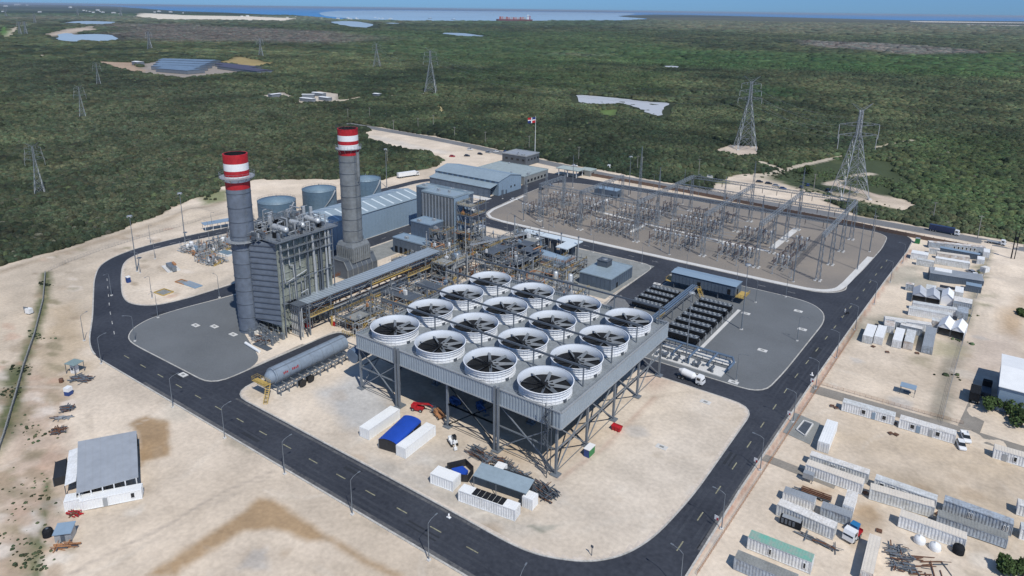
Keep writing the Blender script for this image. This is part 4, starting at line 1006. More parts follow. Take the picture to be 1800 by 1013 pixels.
block('annexe','low blue annexe with open brown bays at the foot of the box building','building',-225,-206,222,229.3,7,m_bluedk,m_bluew,.3,2.6,1,seed=7,wins=[('y',222,-223+k*3.0,1.6,.3,3,m_dark,'door') for k in range(6)])
block('office_building','low grey office building with flat greenish roof beside the workshop','office',-292,-251,367,396,5.2,m_concd,M('greenish_flat_roof',(.30,.36,.37),.7,0,.15),.3,0,3,seed=8,wins=[('x',-251,372+k*4,2,1.2,1.5,m_glass,'window') for k in range(6)]+[('y',367,-288+k*4.5,2,1.2,1.5,m_glass,'window') for k in range(8)]+[('x',-251,369.2,1.2,.2,2.3,m_dark,'door')])
block('guard_building','dark square two storey building with white roof units below the flag','building',-303,-282,414,432,7,M('dark_block_wall',(.085,.10,.115),.7),m_steell,.5,0,4,seed=9,wins=[('y',414,-299+k*5,2,3.5,1.4,m_glass,'window') for k in range(4)]+[('x',-282,418+k*4,1.6,3.5,1.4,m_glass,'window') for k in range(4)])
block('gatehouse','small flat roofed gatehouse at the site entrance','gatehouse',-238,-229,415,424,3.6,m_concd,M('pale_green_roof',(.36,.42,.40),.7),.2,0,0,wins=[('y',415,-235,3,1,1.2,m_glass,'window'),('x',-229,419,3,1,1.2,m_glass,'window')])
t=thing('entrance_canopy','wide pale green entrance canopy on posts over the gate lane','canopy',(-241,410,0))
mb=MB(); mb.box(-250,-232,404,414,4.8,5.3); mb.build('roof',MATS['pale_green_roof'],t,world=True)
mb=MB(); [mb.beam((x,y,.03),(x,y,4.8),.4) for x in(-248,-241,-234) for y in(405,413)]; mb.build('posts',m_bandw,t,world=True)
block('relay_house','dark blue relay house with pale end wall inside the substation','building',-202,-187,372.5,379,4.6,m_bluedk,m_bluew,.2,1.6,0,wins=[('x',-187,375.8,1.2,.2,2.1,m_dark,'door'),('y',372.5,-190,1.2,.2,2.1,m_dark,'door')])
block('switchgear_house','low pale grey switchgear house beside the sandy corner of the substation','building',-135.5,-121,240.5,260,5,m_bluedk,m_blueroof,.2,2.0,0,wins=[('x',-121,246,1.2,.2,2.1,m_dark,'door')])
t=thing('cooling_unit','dark boxy cooling unit standing on the switchgear roof','rooftop unit',(-131,253.5,5.25)); mb=MB(); mb.box(-2.4,2.4,-2.2,2.2,0,2.6); mb.box(-2.6,2.6,-2.4,2.4,2.6,2.8); [mb.box(2.4,2.5,-2+k*.5,-1.8+k*.5,.2,2.4) for k in range(8)]; mb.build('housing',m_steeld,t); mb=MB(); mb.lathe(0,0,[(1.4,2.8),(1.4,3.1),(.1,3.1)],16); mb.build('fan_cowl',m_steel,t)
# tanks
def tank(label,x,y,r,h):
    t=thing('storage_tank',label,'tank',(x,y,0)); mb=MB(); mb.lathe(0,0,[(r,.1),(r,h)],48)
    for k in range(5): z=1+(h-1)*k/5; mb.lathe(0,0,[(r,z),(r+.08,z),(r+.08,z+.08),(r,z+.08)],48)
    for k in range(24): a=2*math.pi*k/24; mb.beam((r*math.cos(a),r*math.sin(a),.1),(r*math.cos(a),r*math.sin(a),h),.09,.09)
    mb.build('shell',m_tank,t)
    mb=MB(); mb.lathe(0,0,[(r+.15,h),(r+.15,h+.12),(.2,h+1.9)],48); mb.build('roof',m_tankroof,t)
    mb=MB(); mb.rail([((r+.05)*math.cos(2*math.pi*k/30),(r+.05)*math.sin(2*math.pi*k/30),h+.1) for k in range(31)],1,0,2,.06); mb.tube((0,0,h+1.8),(0,0,h+2.8),.25,8); mb.build('guard_rail',m_steel,t)
    mb=MB(); n=18
    for k in range(n): a=-.9+k*.07; b=a+.07; mb.beam(((r+.6)*math.cos(a),(r+.6)*math.sin(a),h*k/n),((r+.6)*math.cos(b),(r+.6)*math.sin(b),h*(k+1)/n),.8,.08)
    mb.build('spiral_stair',m_steell,t)
    return t
g=G(486,352,12.5); tank('left blue storage tank with conical roof, nearest the near chimney',g[0],g[1],9.6,12.4)
g=G(561,333,12.5); tank('middle blue storage tank between the two chimneys',g[0],g[1],9.2,12.8)
g=G(643,318,12.5); tank('right blue storage tank half hidden behind the far chimney',g[0],g[1],8.6,13.8)
# ------------------------------------------------------------------ pipe rack
rr=random.Random(21)
def piperack():
    t=thing('pipe_rack','long grey pipe bridge with a ribbed roof deck running along the boiler','pipe rack',(-188,170,0))
    xa,xb=-192,-185.6; ys=[142,151.5,161,171,181,191,201,211]
    mb=MB()
    for y in ys:
        for x in(xa,xb): mb.beam((x,y,.12),(x,y,12),.42)
        for z in(4.2,7.0,9.6,11.8): mb.beam((xa,y,z),(xb,y,z),.3)
    for a,b in zip(ys,ys[1:]):
        for x in(xa,xb):
            for z in(7.0,11.8): mb.beam((x,a,z),(x,b,z),.28)
        if (a//10)%2<1: mb.beam((xb,a,7),(xb,b,11.6),.18); mb.beam((xb,a,11.6),(xb,b,7),.18)
    mb.build('frame',m_steel,t,world=True)
    mb=MB()
    for k in range(46): y=141+k*1.5; mb.box(xa-.2,xb+.3,y,y+1.3,12.1,12.28)
    mb.build('roof_deck',m_acc,t,world=True)
    mb=MB()
    for k in range(12): z=rr.choice([4.4,7.3,7.3,9.9,9.9]); x=rr.uniform(xa+.5,xb-.5); r=rr.choice([.12,.18,.25,.32]); mb.tube((x,141,z+r),(x,211+rr.uniform(-6,2),z+r),r,8)
    mb.build('pipework',m_steell,t,world=True)
    mb=MB()
    for k in range(8): z=rr.choice([4.4,7.3,9.9]); x=rr.uniform(xa+.5,xb-.3); r=rr.choice([.12,.2,.3]); mb.tube((x,142,z+r),(x,209,z+r),r,8)
    mb.build('insulated_pipework',m_orange,t,world=True)
    mb=MB()
    for a,b,z in [(142,152,7.1),(160,175,4.4),(190,211,7.1),(171,192,9.8)]: mb.rail([(xb+.6,a,z),(xb+.6,b,z)],1.2,0,1.6,.13); mb.box(xb+.1,xb+.8,a,b,z-.1,z)
    for y,z in [(151.5,4),(161,3.4),(171,5),(191,6)]: mb.beam((xb+.05,y,.12),(xb+.05,y,z),.5)
    mb.build('yellow_handrails',m_yellow,t,world=True)
    mb=MB()
    for k in range(7): x=xa+.4+k*.95; mb.tube((x,139.2,.2),(x,139.2,11.6),.22,8); mb.tube((x,139.2,11.4),(x,143,11.4),.22,8)
    mb.build('vertical_pipes',m_clad2,t,world=True)
    mb=MB()
    for x in(xa-.8,xb+.4):
        for y in(137.6,140.6): mb.beam((x,y,.1),(x,y,12.2),.3)
    for z in(3,6,9,12.2):
        for y in(137.6,140.6): mb.beam((xa-.8,y,z),(xb+.4,y,z),.22)
    mb.box(xa-1,xb+.6,137.4,141,12.3,12.5); mb.build('end_tower',m_steeld,t,world=True)
    mb=MB(); mb.beam((-193.8,140,13.2),(-193.8,163,14.4),1.2,.6); mb.rail([(-193.2,140,13.4),(-193.2,163,14.6)],1.1,0,1.5,.1); mb.build('rust_walkway',m_rust,t,world=True)
piperack()
# ------------------------------------------------------------------ process structures
def procframe(label,x0,x1,y0,y1,levels,seed,pipes=20,yellow=.5,vess=2,base=.13,top=True,cat='process frame'):
    r=random.Random(seed); t=thing('process_frame',label,cat,((x0+x1)/2,(y0+y1)/2,0)); H=levels[-1]
    nx=max(1,round((x1-x0)/6));ny=max(1,round((y1-y0)/6)); xs=[x0+(x1-x0)*i/nx for i in range(nx+1)]; ys=[y0+(y1-y0)*i/ny for i in range(ny+1)]
    mb=MB()
    for x in xs:
        for y in ys: mb.beam((x,y,base),(x,y,H+(r.random()<.2)*1.5),.32)
    for z in levels:
        for x in xs: mb.beam((x,y0,z),(x,y1,z),.22)
        for y in ys: mb.beam((x0,y,z),(x1,y,z),.22)
    for k in range(nx): 
        if r.random()<.6: mb.beam((xs[k],y0,base),(xs[k+1],y0,levels[0]),.16); mb.beam((xs[k+1],y0,levels[0]),(xs[k],y0,levels[-1]),.16)
    for k in range(ny):
        if r.random()<.6: mb.beam((x1,ys[k],base),(x1,ys[k+1],levels[0]),.16)
    mb.build('frame',m_steel,t,world=True)
    mb=MB()
    for z in levels:
        for i in range(nx):
            for j in range(ny):
                if r.random()<.28: mb.box(xs[i]+.2,xs[i+1]-.2,ys[j]+.2,ys[j+1]-.2,z+.05,z+.14)
    mb.build('grating_deck',r.choice([m_steel,m_steeld,m_steell,m_concd]),t,world=True)
    mb=MB()
    for z in levels:
        if r.random()<yellow: mb.rail([(x0,y0,z),(x1,y0,z),(x1,y1,z)],1.15,0,1.4,.11)
        if r.random()<yellow*.6: mb.rail([(x0,y1,z),(x0,y0,z)],1.15,0,1.4,.11)
    mb.stair((x1+.7,y0+.5,base),(x1+.7,y0+5,levels[0]),.9,0); mb.build('yellow_handrails',m_yellow,t,world=True)
    for q in range(vess):
        x=r.uniform(x0+1.2,x1-1.2);y=r.uniform(y0+1.2,y1-1.2);z=r.choice([base]+list(levels[:-1])); hh=r.uniform(2,4.5); rad=r.uniform(.5,1.1); mb=MB()
        if r.random()<.5: mb.tube((x,y,z+.2),(x,y,z+hh),rad,14); mb.sph((x,y,z+hh),rad,14,6,0,.5)
        else: mb.tube((x-1.6,y,z+rad+.3),(x+1.6,y,z+rad+.3),rad,14); mb.box(x-1.2,x-.8,y-.5,y+.5,z,z+rad); mb.box(x+.8,x+1.2,y-.5,y+.5,z,z+rad)
        mb.build('vessel',r.choice([m_clad2,m_steell,m_white,m_steel]),t,world=True)
    for mt,nm,n in((m_steell,'pipework',pipes),(m_clad2,'lagged_pipework',pipes//3),(r.choice([m_orange,m_rust]),'primed_pipework',pipes//4)):
        mb=MB()
        for k in range(n):
            z=r.choice([base+.8]+[l+r.uniform(.3,1.4) for l in levels[:-1]]+[levels[0]-.5]); x=r.uniform(x0-1,x1+1);y=r.uniform(y0-1,y1+1);rad=r.choice([.08,.12,.17,.24])
            p=[Vector((x,y,z))]
            for s in range(r.choice([2,3,4])):
                d=r.choice([(1,0,0),(-1,0,0),(0,1,0),(0,-1,0),(0,0,1),(0,0,-1)]); q=p[-1]+Vector(d)*r.uniform(1,6)
                q.z=min(max(q.z,base+.3),H+.8); q.x=min(max(q.x,x0-1.5),x1+1.5); q.y=min(max(q.y,y0-1.5),y1+1.5); p.append(q)
            mb.path(p,rad,6)
        mb.build(nm,mt,t,world=True)
    for k in range(min(22,pipes//2)):
        mb=MB(); x=r.uniform(x0,x1);y=r.uniform(y0,y1);s=r.uniform(.25,.9);z=r.choice([base]+[l+.14 for l in levels]); mb.box(x-s,x+s,y-s*.6,y+s*.6,z,z+r.uniform(.5,1.9)); mb.tube((x,y,z),(x,y,z+r.uniform(1.5,3.2)),.12,6); mb.build('pump_skid',r.choice([m_steeld,m_steel,m_steell,m_concd,m_orange,m_bluew,m_white]),t,world=True)
    mb=MB()
    for k in range(pipes):
        x=r.uniform(x0-1,x1+1);y=r.uniform(y0-1,y1+1);z=base+r.uniform(0,levels[-1]*.6); mb.rod((x,y,z),(x,y,min(H+2.5,z+r.uniform(2,6))),r.choice([.12,.2,.3]))
    mb.build('risers',r.choice([m_steell,m_clad2]),t,world=True)
    return t
procframe('multi level frame of columns and yellow railings against the pale side of the turbine house',-201.5,-193,240,251,[5,9.5,14,18.5,23],31,34,.95,1)
procframe('open steel frame topped with orange decking in front of the box building',-206,-199,226,235,[5,9.5,13],32,24,.5,2)
procframe('low tangle of grey steel and pipes between the bridge and the platform',-198,-188,213,225,[4,7.5,10],33,44,.25,3)
procframe('steel frame with dark pipes beside the far end of the pipe bridge',-184,-176,203,222,[3.6,7,9.5],34,50,.35,3)
procframe('pipework frame with yellow walkways left of the ringed fans',-183,-166,168,198,[3.5,6.5],35,70,.6,4)
procframe('central process frame carrying long yellow walkways behind the fans',-176,-158,226,250,[4,7,9.5],36,74,.8,5)
procframe('frame of vessels and pipes at the foot of the white water tank',-196,-180,238,254,[4,7.5],37,52,.7,4)
procframe('low pipe frame with standing cylinders behind the farthest fans',-158,-140,206,226,[3.2,6],38,56,.5,5)
procframe('transformer bay frame with dark bushings under the pale canopy',-186,-168,255,268,[4.5,7.5],39,44,.3,3)
procframe('process skid under yellow railings beside the turbine enclosure',-151,-141,236,256,[3,5.2],40,40,.95,2)
procframe('low brown pipe frame in front of the annexe',-206,-194,202,214,[3.2,6],41,44,.3,3)
procframe('small pump frame at the far corner of the steel platform',-139,-124,206,228,[2.8,5],42,44,.4,4)
procframe('pump frame beside the foot of the pipe bridge',-184,-174,152,166,[3,5],43,26,.55,2)
# orange walkway, long pale gallery, canopy
t=thing('gallery_walkway','long raised walkway with pale handrails crossing the process area','walkway',(-182,244,0))
mb=MB(); mb.beam((-187,232,8.6),(-176,262,8.6),2.0,.3); mb.build('deck',m_steell,t,world=True); mb=MB(); mb.rail([(-188,232,8.8),(-177,262,8.8)],1.2,0,1.5,.12); mb.rail([(-186,232,8.8),(-175,262,8.8)],1.2,0,1.5,.12); mb.build('handrail',m_steell,t,world=True); mb=MB(); [mb.beam((-187+11*k/4,232+30*k/4,.1),(-187+11*k/4,232+30*k/4,8.5),.35) for k in range(5)]; mb.build('columns',m_steel,t,world=True)
t=thing('long_canopy','long pale blue canopy roof over the transformer bays','canopy',(-166,266,0))
mb=MB(); mb.box(-181,-150,263,268,8,8.4); mb.box(-156,-150,254,263,8,8.4); mb.build('roof',m_roofrib,t,world=True)
mb=MB(); [mb.beam((-180.5+k*5,263.5,.1),(-180.5+k*5,263.5,8),.35) for k in range(7)]; [mb.box(-180+k*5,-178.6+k*5,264,267.6,.1,6.6) for k in range(6)]; mb.build('columns_and_walls',m_steeld,t,world=True)
for k in range(3):
    g=G(991+k*14,431+k*3.5,0); pass
# gas turbine exhaust duct
t=thing('turbine_enclosure','rounded blue and white turbine enclosure with orange railings','turbine housing',(-154,257,0))
mb=MB(); mb.tube((-160,249,4.2),(-148,249,4.2),3.3,20,0,2.4); mb.tube((-148,249,4.2),(-146,249,4.2),2.4,20,0,3.0); mb.build('barrel',m_bluew,t,world=True)
mb=MB(); mb.lathe(-161.5,253,[(2.6,.1),(2.6,5.2),(1.8,6.6),(.1,7)],20); mb.build('inlet_dome',m_dark,t,world=True)
mb=MB(); mb.box(-160,-146,246,252,.13,2.2); mb.build('plinth',m_concw,t,world=True)
mb=MB()
for z in(2.2,5.0): mb.rail([(-160,245.4,z),(-145.4,245.4,z),(-145.4,253,z)],1.3,0,1,.15)
mb.build('orange_handrails',m_orange,t,world=True)
for k,(lab,x,y,r_,h) in enumerate([('slim grey standing vessel left of the switchgear house',-142,232,1.0,6),('slim pale standing vessel nearest the switchgear house',-135,232,1.1,6.5)]):
    t=thing('vertical_vessel',lab,'vessel',(x,y,0)); mb=MB(); mb.lathe(0,0,[(r_,.1),(r_,h),(r_*.6,h+.5),(.05,h+.7)],18); mb.build('shell',m_clad2,t); mb=MB(); mb.tube((r_+.3,0,.1),(r_+.3,0,h),.12,6); mb.build('riser',m_steel,t)
t=thing('water_tank','white raised water tank on dark legs in the process area','tank',(-197,251,0)); mb=MB(); mb.lathe(0,0,[(3.4,6),(3.4,10.5),(3.3,10.7),(.1,11.4)],28); mb.build('shell',m_clad2,t)
mb=MB(); [mb.beam((2.6*math.cos(a),2.6*math.sin(a),.1),(2.6*math.cos(a),2.6*math.sin(a),6),.4) for a in(.4,1.9,3.5,5.1)]; mb.build('legs',m_steeld,t)
# vent pipes rising over the clutter
vp=thing('vent_stack','thin pale vent stack rising above the process frames','vent stack',(-190,245,0),0,'thin vent stacks over the process frames'); mb=MB(); mb.tube((0,0,.1),(0,0,17),.28,8); mb.build('pipe',m_steell,vp); mb=MB(); mb.lathe(0,0,[(.45,17),(.45,17.6),(.1,17.9)],10); mb.build('cap',m_steeld,vp)
for x,y,s in [(-204,222,.8),(-193,236,1.1),(-172,252,.8),(-164,232,.75),(-184,262,.9),(-158,262,.7),(-149,262,.7),(-170,262,.65),(-175,215,.7),(-152,230,.6),(-163,205,.6)]: dup(vp,(x,y,0),scale=(1,1,s))
# steel main running beside the lower south end : big horizontal vessel on a rack
t=thing('duct_vessel','long grey cylindrical tank on a low trestle with a yellow stair at its end','tank',(-166,122,0))
g0=G(470,663,4.5); g1=G(600,615,4.5)
xx=(-167.5,-163)
mb=MB(); mb.tube((-165.3,111.5,4.7),(-165.3,139,4.7),2.5,24); mb.sph((-165.3,111.5,4.6),2.1,20,8) ; mb.build('shell',m_ductb,t,world=True)
mb=MB(); mb.add([(-166.5,111.5,7.0),(-164.1,111.5,7.0),(-164.1,139,7.0),(-166.5,139,7.0)],[(0,1,2,3)]); 
for k in range(7): y=112+k*4.2; mb.lathe(0,0,[(.01,-5),(.012,-5)],3); mb.tube((-165.3,y-.05,4.7),(-165.3,y+.05,4.7),2.54,24)
mb.build('bands',m_steel,t,world=True)
mb=MB(); rr_=random.Random(3)
for k in range(9):
    y=114+k*.62; z=5.1+rr_.uniform(-.1,.1); h_=rr_.uniform(.5,.9)
    if k in(3,4): continue
    mb.box(-162.84,-162.74,y,y+.3,z,z+h_)
mb.build('red_lettering',m_red,t,world=True)
mb=MB()
for k in range(12):
    y=111+k*2.9
    for x in(-168.2,-162.2,-160.6): mb.beam((x,y,.13),(x,y,2.6),.28)
    mb.beam((-168.2,y,2.4),(-160.6,y,2.4),.26)
mb.beam((-160.6,110,2.5),(-160.6,144,2.5),.3,.4); mb.rail([(-160.5,110,2.6),(-160.5,144,2.6)],1.1,0,1.4,.09)
for k in range(12): mb.beam((-161.5,111+k*2.9,.2),(-161.5,113.8+k*2.9,2.4),.14)
mb.build('trestle',m_steel,t,world=True)
mb=MB(); mb.stair((-160.5,105.5,.15),(-163.5,109.2,4.0),1.1); mb.rail([(-168.5,109,4.4),(-162.5,109,4.4),(-162.5,107,4.4),(-168.5,107,4.4),(-168.5,109,4.4)],1.2,0,1.5,.08); mb.box(-168.5,-162.5,107,109,4.2,4.35); mb.rail([(-169,142,5.6),(-163,142,5.6),(-163,146,5.6)],1.2,0,1,.14); mb.build('yellow_stair',m_yellow,t,world=True)
for x,y,r_,lab in [(G(531,680)[0],G(531,680)[1],.55,'left black cable drum lying on the sand near the grey tank'),(G(545,672)[0],G(545,672)[1],.65,'right black cable drum lying on the sand near the grey tank')]:
    t=thing('cable_drum',lab,'cable drum',(x,y,.14)); mb=MB(); mb.tube((-.6,0,1.2),(.6,0,1.2),.75,16); mb.build('core',m_dark,t)
    for s in(-.65,.65): mb=MB(); mb.tube((s-.06,0,1.2),(s+.06,0,1.2),1.2,18); mb.build('flange',m_tyre,t)
# box units along the rack
for px,lab in [((612,572),'dark grey box enclosure under the middle of the pipe bridge, left of two'),((645,560),'dark grey box enclosure under the pipe bridge, right of two')]:
    g=G(*px); t=thing('electrical_enclosure',lab,'enclosure',(g[0],g[1],.13)); mb=MB(); mb.box(-1.6,1.6,-2.2,2.2,0,3); mb.box(-1.7,1.7,-2.3,2.3,3,3.15); mb.build('housing',m_steeld,t); mb=MB(); [mb.box(1.6,1.66,-1.9+k*1.3,-.8+k*1.3,.2,2.7) for k in range(3)]; mb.build('door',m_steel,t)
# red extinguisher carts and dumpsters
for px,lab,s in [((537,574),'red waste skip at the foot of the pipe rack tower',1.5),((588,573),'small red pump cart beside the grey enclosures',.8),((1084,757),'small red compressor on the sand right of the steel legs',1.1),((625,561),'small red box left of the grey enclosure',.6)]:
    g=G(*px); t=thing('red_skip',lab,'skip',(g[0],g[1],.13)); mb=MB(); vs=[(-s,-s*.6,0),(s,-s*.6,0),(s,s*.6,0),(-s,s*.6,0),(-s*1.3,-s*.75,s*1.3),(s*1.3,-s*.75,s*1.3),(s*1.3,s*.75,s*1.3),(-s*1.3,s*.75,s*1.3)]; mb.add(vs,[(3,2,1,0),(0,1,5,4),(1,2,6,5),(2,3,7,6),(3,0,4,7)]); mb.box(-s*1.2,s*1.2,-s*.65,s*.65,s*1.0,s*1.1); mb.build('bin',m_red,t); mb=MB(); [mb.beam((x,-s*.8,s*.2),(x,-s*.8,s*1.3),.12) for x in(-s*.8,0,s*.8)]; mb.build('ribs',m_red,t)
# ------------------------------------------------------------------ blue electrical house and dry cooler field
t=thing('electrical_house','long dark blue elevated cabin with yellow stairs beside the dry coolers','electrical building',(-89.5,263,0))
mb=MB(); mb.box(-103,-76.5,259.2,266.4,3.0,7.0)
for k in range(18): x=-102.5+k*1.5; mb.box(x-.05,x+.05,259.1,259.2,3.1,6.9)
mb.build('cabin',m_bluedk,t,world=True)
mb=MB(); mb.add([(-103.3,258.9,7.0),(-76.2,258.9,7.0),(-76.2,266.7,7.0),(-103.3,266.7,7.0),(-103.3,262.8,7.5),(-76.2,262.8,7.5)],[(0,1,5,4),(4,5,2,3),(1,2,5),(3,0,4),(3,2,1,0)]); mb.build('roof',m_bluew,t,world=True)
mb=MB(); [mb.beam((x,y,.15),(x,y,3),.4) for x in(-102,-95.5,-89.5,-83.5,-77.5) for y in(259.8,265.8)]; mb.build('columns',m_steeld,t,world=True)
mb=MB(); mb.box(-105.4,-103.1,259,266,2.8,2.95); mb.rail([(-105.4,259,2.95),(-105.4,266,2.95)],1.2,0,1,.1); mb.box(-76.4,-73,259,266.5,2.8,2.95); mb.rail([(-76.4,259,2.95),(-73,259,2.95),(-73,266.5,2.95)],1.2,0,1,.12); mb.stair((-86.5,252.5,.15),(-91,258.4,3),1.2); mb.box(-92.5,-90,257.6,259,2.8,2.95); mb.rail([(-92.5,257.6,2.95),(-90,257.6,2.95)],1.2,0,1,.12); mb.rail([(-99,267.5,5),(-93,267.5,5)],1.2,0,1,.1); mb.build('yellow_stairs',m_yellow,t,world=True)
mb=MB(); [mb.box(x-.6,x+.6,259.05,259.19,3.2,5.4) for x in(-91.3,-79)]; mb.box(-76.48,-76.36,261,262.2,3.2,5.4); mb.build('door',m_dark,t,world=True)
def cooler():
    t=thing('dry_cooler','','cooler',(0,0,0)); L=12.5;W=2.9
    mb=MB(); mb.box(0,L,-W/2,-W/2+.12,1.2,3.0); mb.box(0,L,W/2-.12,W/2,1.2,3.0); mb.box(0,.12,-W/2,W/2,1.2,3.0); mb.box(L-.12,L,-W/2,W/2,1.2,3.0); mb.box(0,L,-W/2,W/2,1.5,1.6)
    mb.build('coil_casing',m_dark,t)
    mb=MB(); mb.box(.1,L-.1,-W/2+.12,W/2-.12,2.9,2.98); mb.build('top_plate',m_steeld,t)
    mb=MB()
    for k in range(7): x=.95+k*1.77; mb.lathe(x,0,[(.78,2.98),(.72,3.4),(.6,3.4),(.6,3.0)],14); mb.lathe(x,0,[(.18,3.1),(.18,3.3),(.02,3.32)],8); mb.beam((x-.6,0,3.3),(x+.6,0,3.3),.07); mb.beam((x,-.6,3.3),(x,.6,3.3),.07)
    mb.build('fan_cowls',m_steel,t)
    mb=MB()
    for k in range(5):
        for s in(-.9,.9): mb.beam((.3+k*2.97,s,0),(.3+k*2.97,s,1.3),.14)
    mb.build('legs',m_steeld,t)
    mb=MB(); mb.path([(-.2,-.6,2.4),(-.7,-.6,2.4),(-.7,-.6,.6)],.14,6); mb.path([(-.2,.6,1.8),(-.5,.6,1.8),(-.5,.6,.5)],.14,6); mb.path([(L+.1,0,2.6),(L+.5,0,2.6),(L+.5,0,.2)],.1,6); mb.build('header_pipes',m_clad2,t)
    return t
ck=cooler(); first=True
for k in range(7):
    y=215.5+k*5.6
    if y>250: break
    one(first,ck,(-86.8,y,.15),0,'black finned dry cooler bank with round fan cowls, in the larger right-hand field','dry coolers in the right-hand field'); first=False
for k in range(4):
    y=233.2+k*5.4
    for d in(0,): dup(ck,(-108+.9,y+d,.15),0,'black finned dry cooler bank in the small group left of the pipe bridge','dry coolers left of the pipe bridge',scale=(.93,1,1))
mb=MB(); mb.prism([(-73.4,212),(-72.2,212),(-72.2,254),(-73.4,254)],.15,.24); struct('path',mb,m_concw)
t=thing('cooler_pipe_bridge','blue grey pipe bridge running from the fan platform into the dry coolers','pipe bridge',(-91,226,0))
mb=MB()
for y in(200,210,220,230,240,250):
    for x in(-92.8,-90): mb.beam((x,y,.14),(x,y,5),.3)
    mb.beam((-92.8,y,5),(-90,y,5),.3)
for x in(-92.8,-90): mb.beam((x,199,5),(x,255,5),.3)
mb.build('frame',m_steel,t,world=True)
mb=MB(); [mb.tube((x,198,5.4),(x,255,5.4),.3,8) for x in(-92.3,-91.5,-90.6)]; mb.build('pipework',m_pipeb,t,world=True)
mb=MB(); mb.rail([(-89.6,212,5.2),(-89.6,222,5.2)],1.1,0,1,.12); [mb.tube((-94.2,222+k*1.1,.2),(-94.2,222+k*1.1,3.6),.16,6) for k in range(7)]; mb.build('yellow_handrails',m_yellow,t,world=True)
t=thing('pump_skid','low pipe manifold with blue headers and pumps on a pale concrete slab','pump skid',(-72,203,0))
mb=MB(); mb.box(-84,-60.5,199.2,205.2,.14,.45); mb.box(-84,-60,208,212,.14,.2); mb.build('slab',m_concw,t,world=True)
rr=random.Random(9); mb=MB()
mb.path([(-86,211,1.9),(-61,211,1.9),(-59.5,208,1.9),(-59.5,202,1.9)],.42,8); mb.path([(-86,209.6,2.6),(-72,209.6,2.6),(-72,201,2.6),(-72,201,.6)],.34,8); mb.path([(-78,211,1.9),(-78,203,1.9),(-78,203,.6)],.34,8); mb.path([(-66,211,1.9),(-66,203,1.9),(-66,203,.6)],.34,8); mb.path([(-84,207.3,1.4),(-60,207.3,1.4)],.22,8); mb.build('blue_headers',m_pipeb,t,world=True)
for x in(-80,-76,-69,-64.5): mb=MB(); mb.tube((x,201,.9),(x,203.4,.9),.5,10); mb.box(x-.6,x+.6,200.2,201.2,.45,1.4); mb.tube((x,203.4,.9),(x,203.4,2.2),.2,8); mb.build('pump',m_steeld,t,world=True)
for k in range(20): x=rr.uniform(-83,-61);y=rr.uniform(199.8,206); s=rr.uniform(.15,.5); mb=MB(); mb.box(x-s,x+s,y-s,y+s,.4,rr.uniform(.8,1.8)); mb.build('valve_box',m_steel,t,world=True)
mb=MB()
for k in range(12): x=-85+k*2.2; mb.beam((x,211,.2),(x,211,1.6),.16); mb.beam((x,207.3,.2),(x,207.3,1.3),.12)
mb.build('pipe_supports',m_steeld,t,world=True)
# ------------------------------------------------------------------ vehicles
def wheelset(parent,xs,ys,r=.42,w=.28,mat=None):
    for x in xs:
        for y in ys:
            mb=MB(); s=1 if y>0 else -1; mb.tube((x,y-s*w,r),(x,y,r),r,14); q=mb.build('wheel',m_tyre,parent); mb=MB(); mb.tube((x,y-s*.02,r),(x,y+s*.02,r),r*.55,10); mb.build('rim',m_steell,q)
def loft(mb,secs,mi=0,sm=False):
    "secs: list of rings (same vertex count)"
    n=len(secs[0]); vs=[p for s in secs for p in s]; fs=[]
    for k in range(len(secs)-1):
        for i in range(n): fs.append((k*n+i,k*n+(i+1)%n,(k+1)*n+(i+1)%n,(k+1)*n+i))
    fs.append(tuple(range(n-1,-1,-1))); fs.append(tuple((len(secs)-1)*n+i for i in range(n))); mb.add(vs,fs,mi,sm)
def car(label,mat,kind='car',name='parked_car',cat=None):
    t=thing(name,label,cat or kind,(0,0,0)); L=4.6 if kind=='car' else 5.3; W=.92
    mb=MB()
    def ring(x,zt,w): return [(x,-w,.35),(x,w,.35),(x,w+.02,.7),(x,w-.06,zt),(x,-w+.06,zt),(x,-w-.02,.7)]
    loft(mb,[ring(-L/2,.75,W-.14),ring(-L/2+.2,.92,W),ring(-.9,.98,W),ring(.9,.98,W),ring(L/2-.5,.88,W),ring(L/2,.68,W-.16)])
    if kind=='pickup':
        mb.box(-L/2+.15,-.75,-W+.02,-W+.12,.9,1.22); mb.box(-L/2+.15,-.75,W-.12,W-.02,.9,1.22); mb.box(-L/2+.12,-L/2+.2,-W+.05,W-.05,.9,1.22)
    mb.build('body',mat,t)
    x0,x1=(-1.75,1.15) if kind=='car' else (-.75,1.35)
    mb=MB(); loft(mb,[[(x0-.25,-W+.08,.97),(x0-.25,W-.08,.97),(x0-.25,W-.1,1.0),(x0-.25,-W+.1,1.0)],[(x0+.15,-W+.1,.97),(x0+.15,W-.1,.97),(x0+.15,W-.24,1.5),(x0+.15,-W+.24,1.5)],[(x1-.75,-W+.1,.97),(x1-.75,W-.1,.97),(x1-.75,W-.24,1.52),(x1-.75,-W+.24,1.52)],[(x1+.05,-W+.08,.97),(x1+.05,W-.08,.97),(x1+.05,W-.1,1.0),(x1+.05,-W+.1,1.0)]]); mb.build('windows',m_glass,t)
    mb=MB(); mb.box(x0+.2,x1-.8,-W+.24,W-.24,1.49,1.56); mb.build('roof',mat,t)
    wheelset(t,(-L/2+.85,L/2-.9),(-W,W),.34,.22)
    for s in(-.6,.6): mb=MB(); mb.box(L/2-.06,L/2+.02,s-.18,s+.18,.6,.74); mb.build('headlight',m_bandw,t)
    return t
def place(t,px,rot,z=.05,w=None):
    g=w or G(*px); t.location=(g[0],g[1],z); t.rotation_euler=(0,0,math.radians(rot)); return t
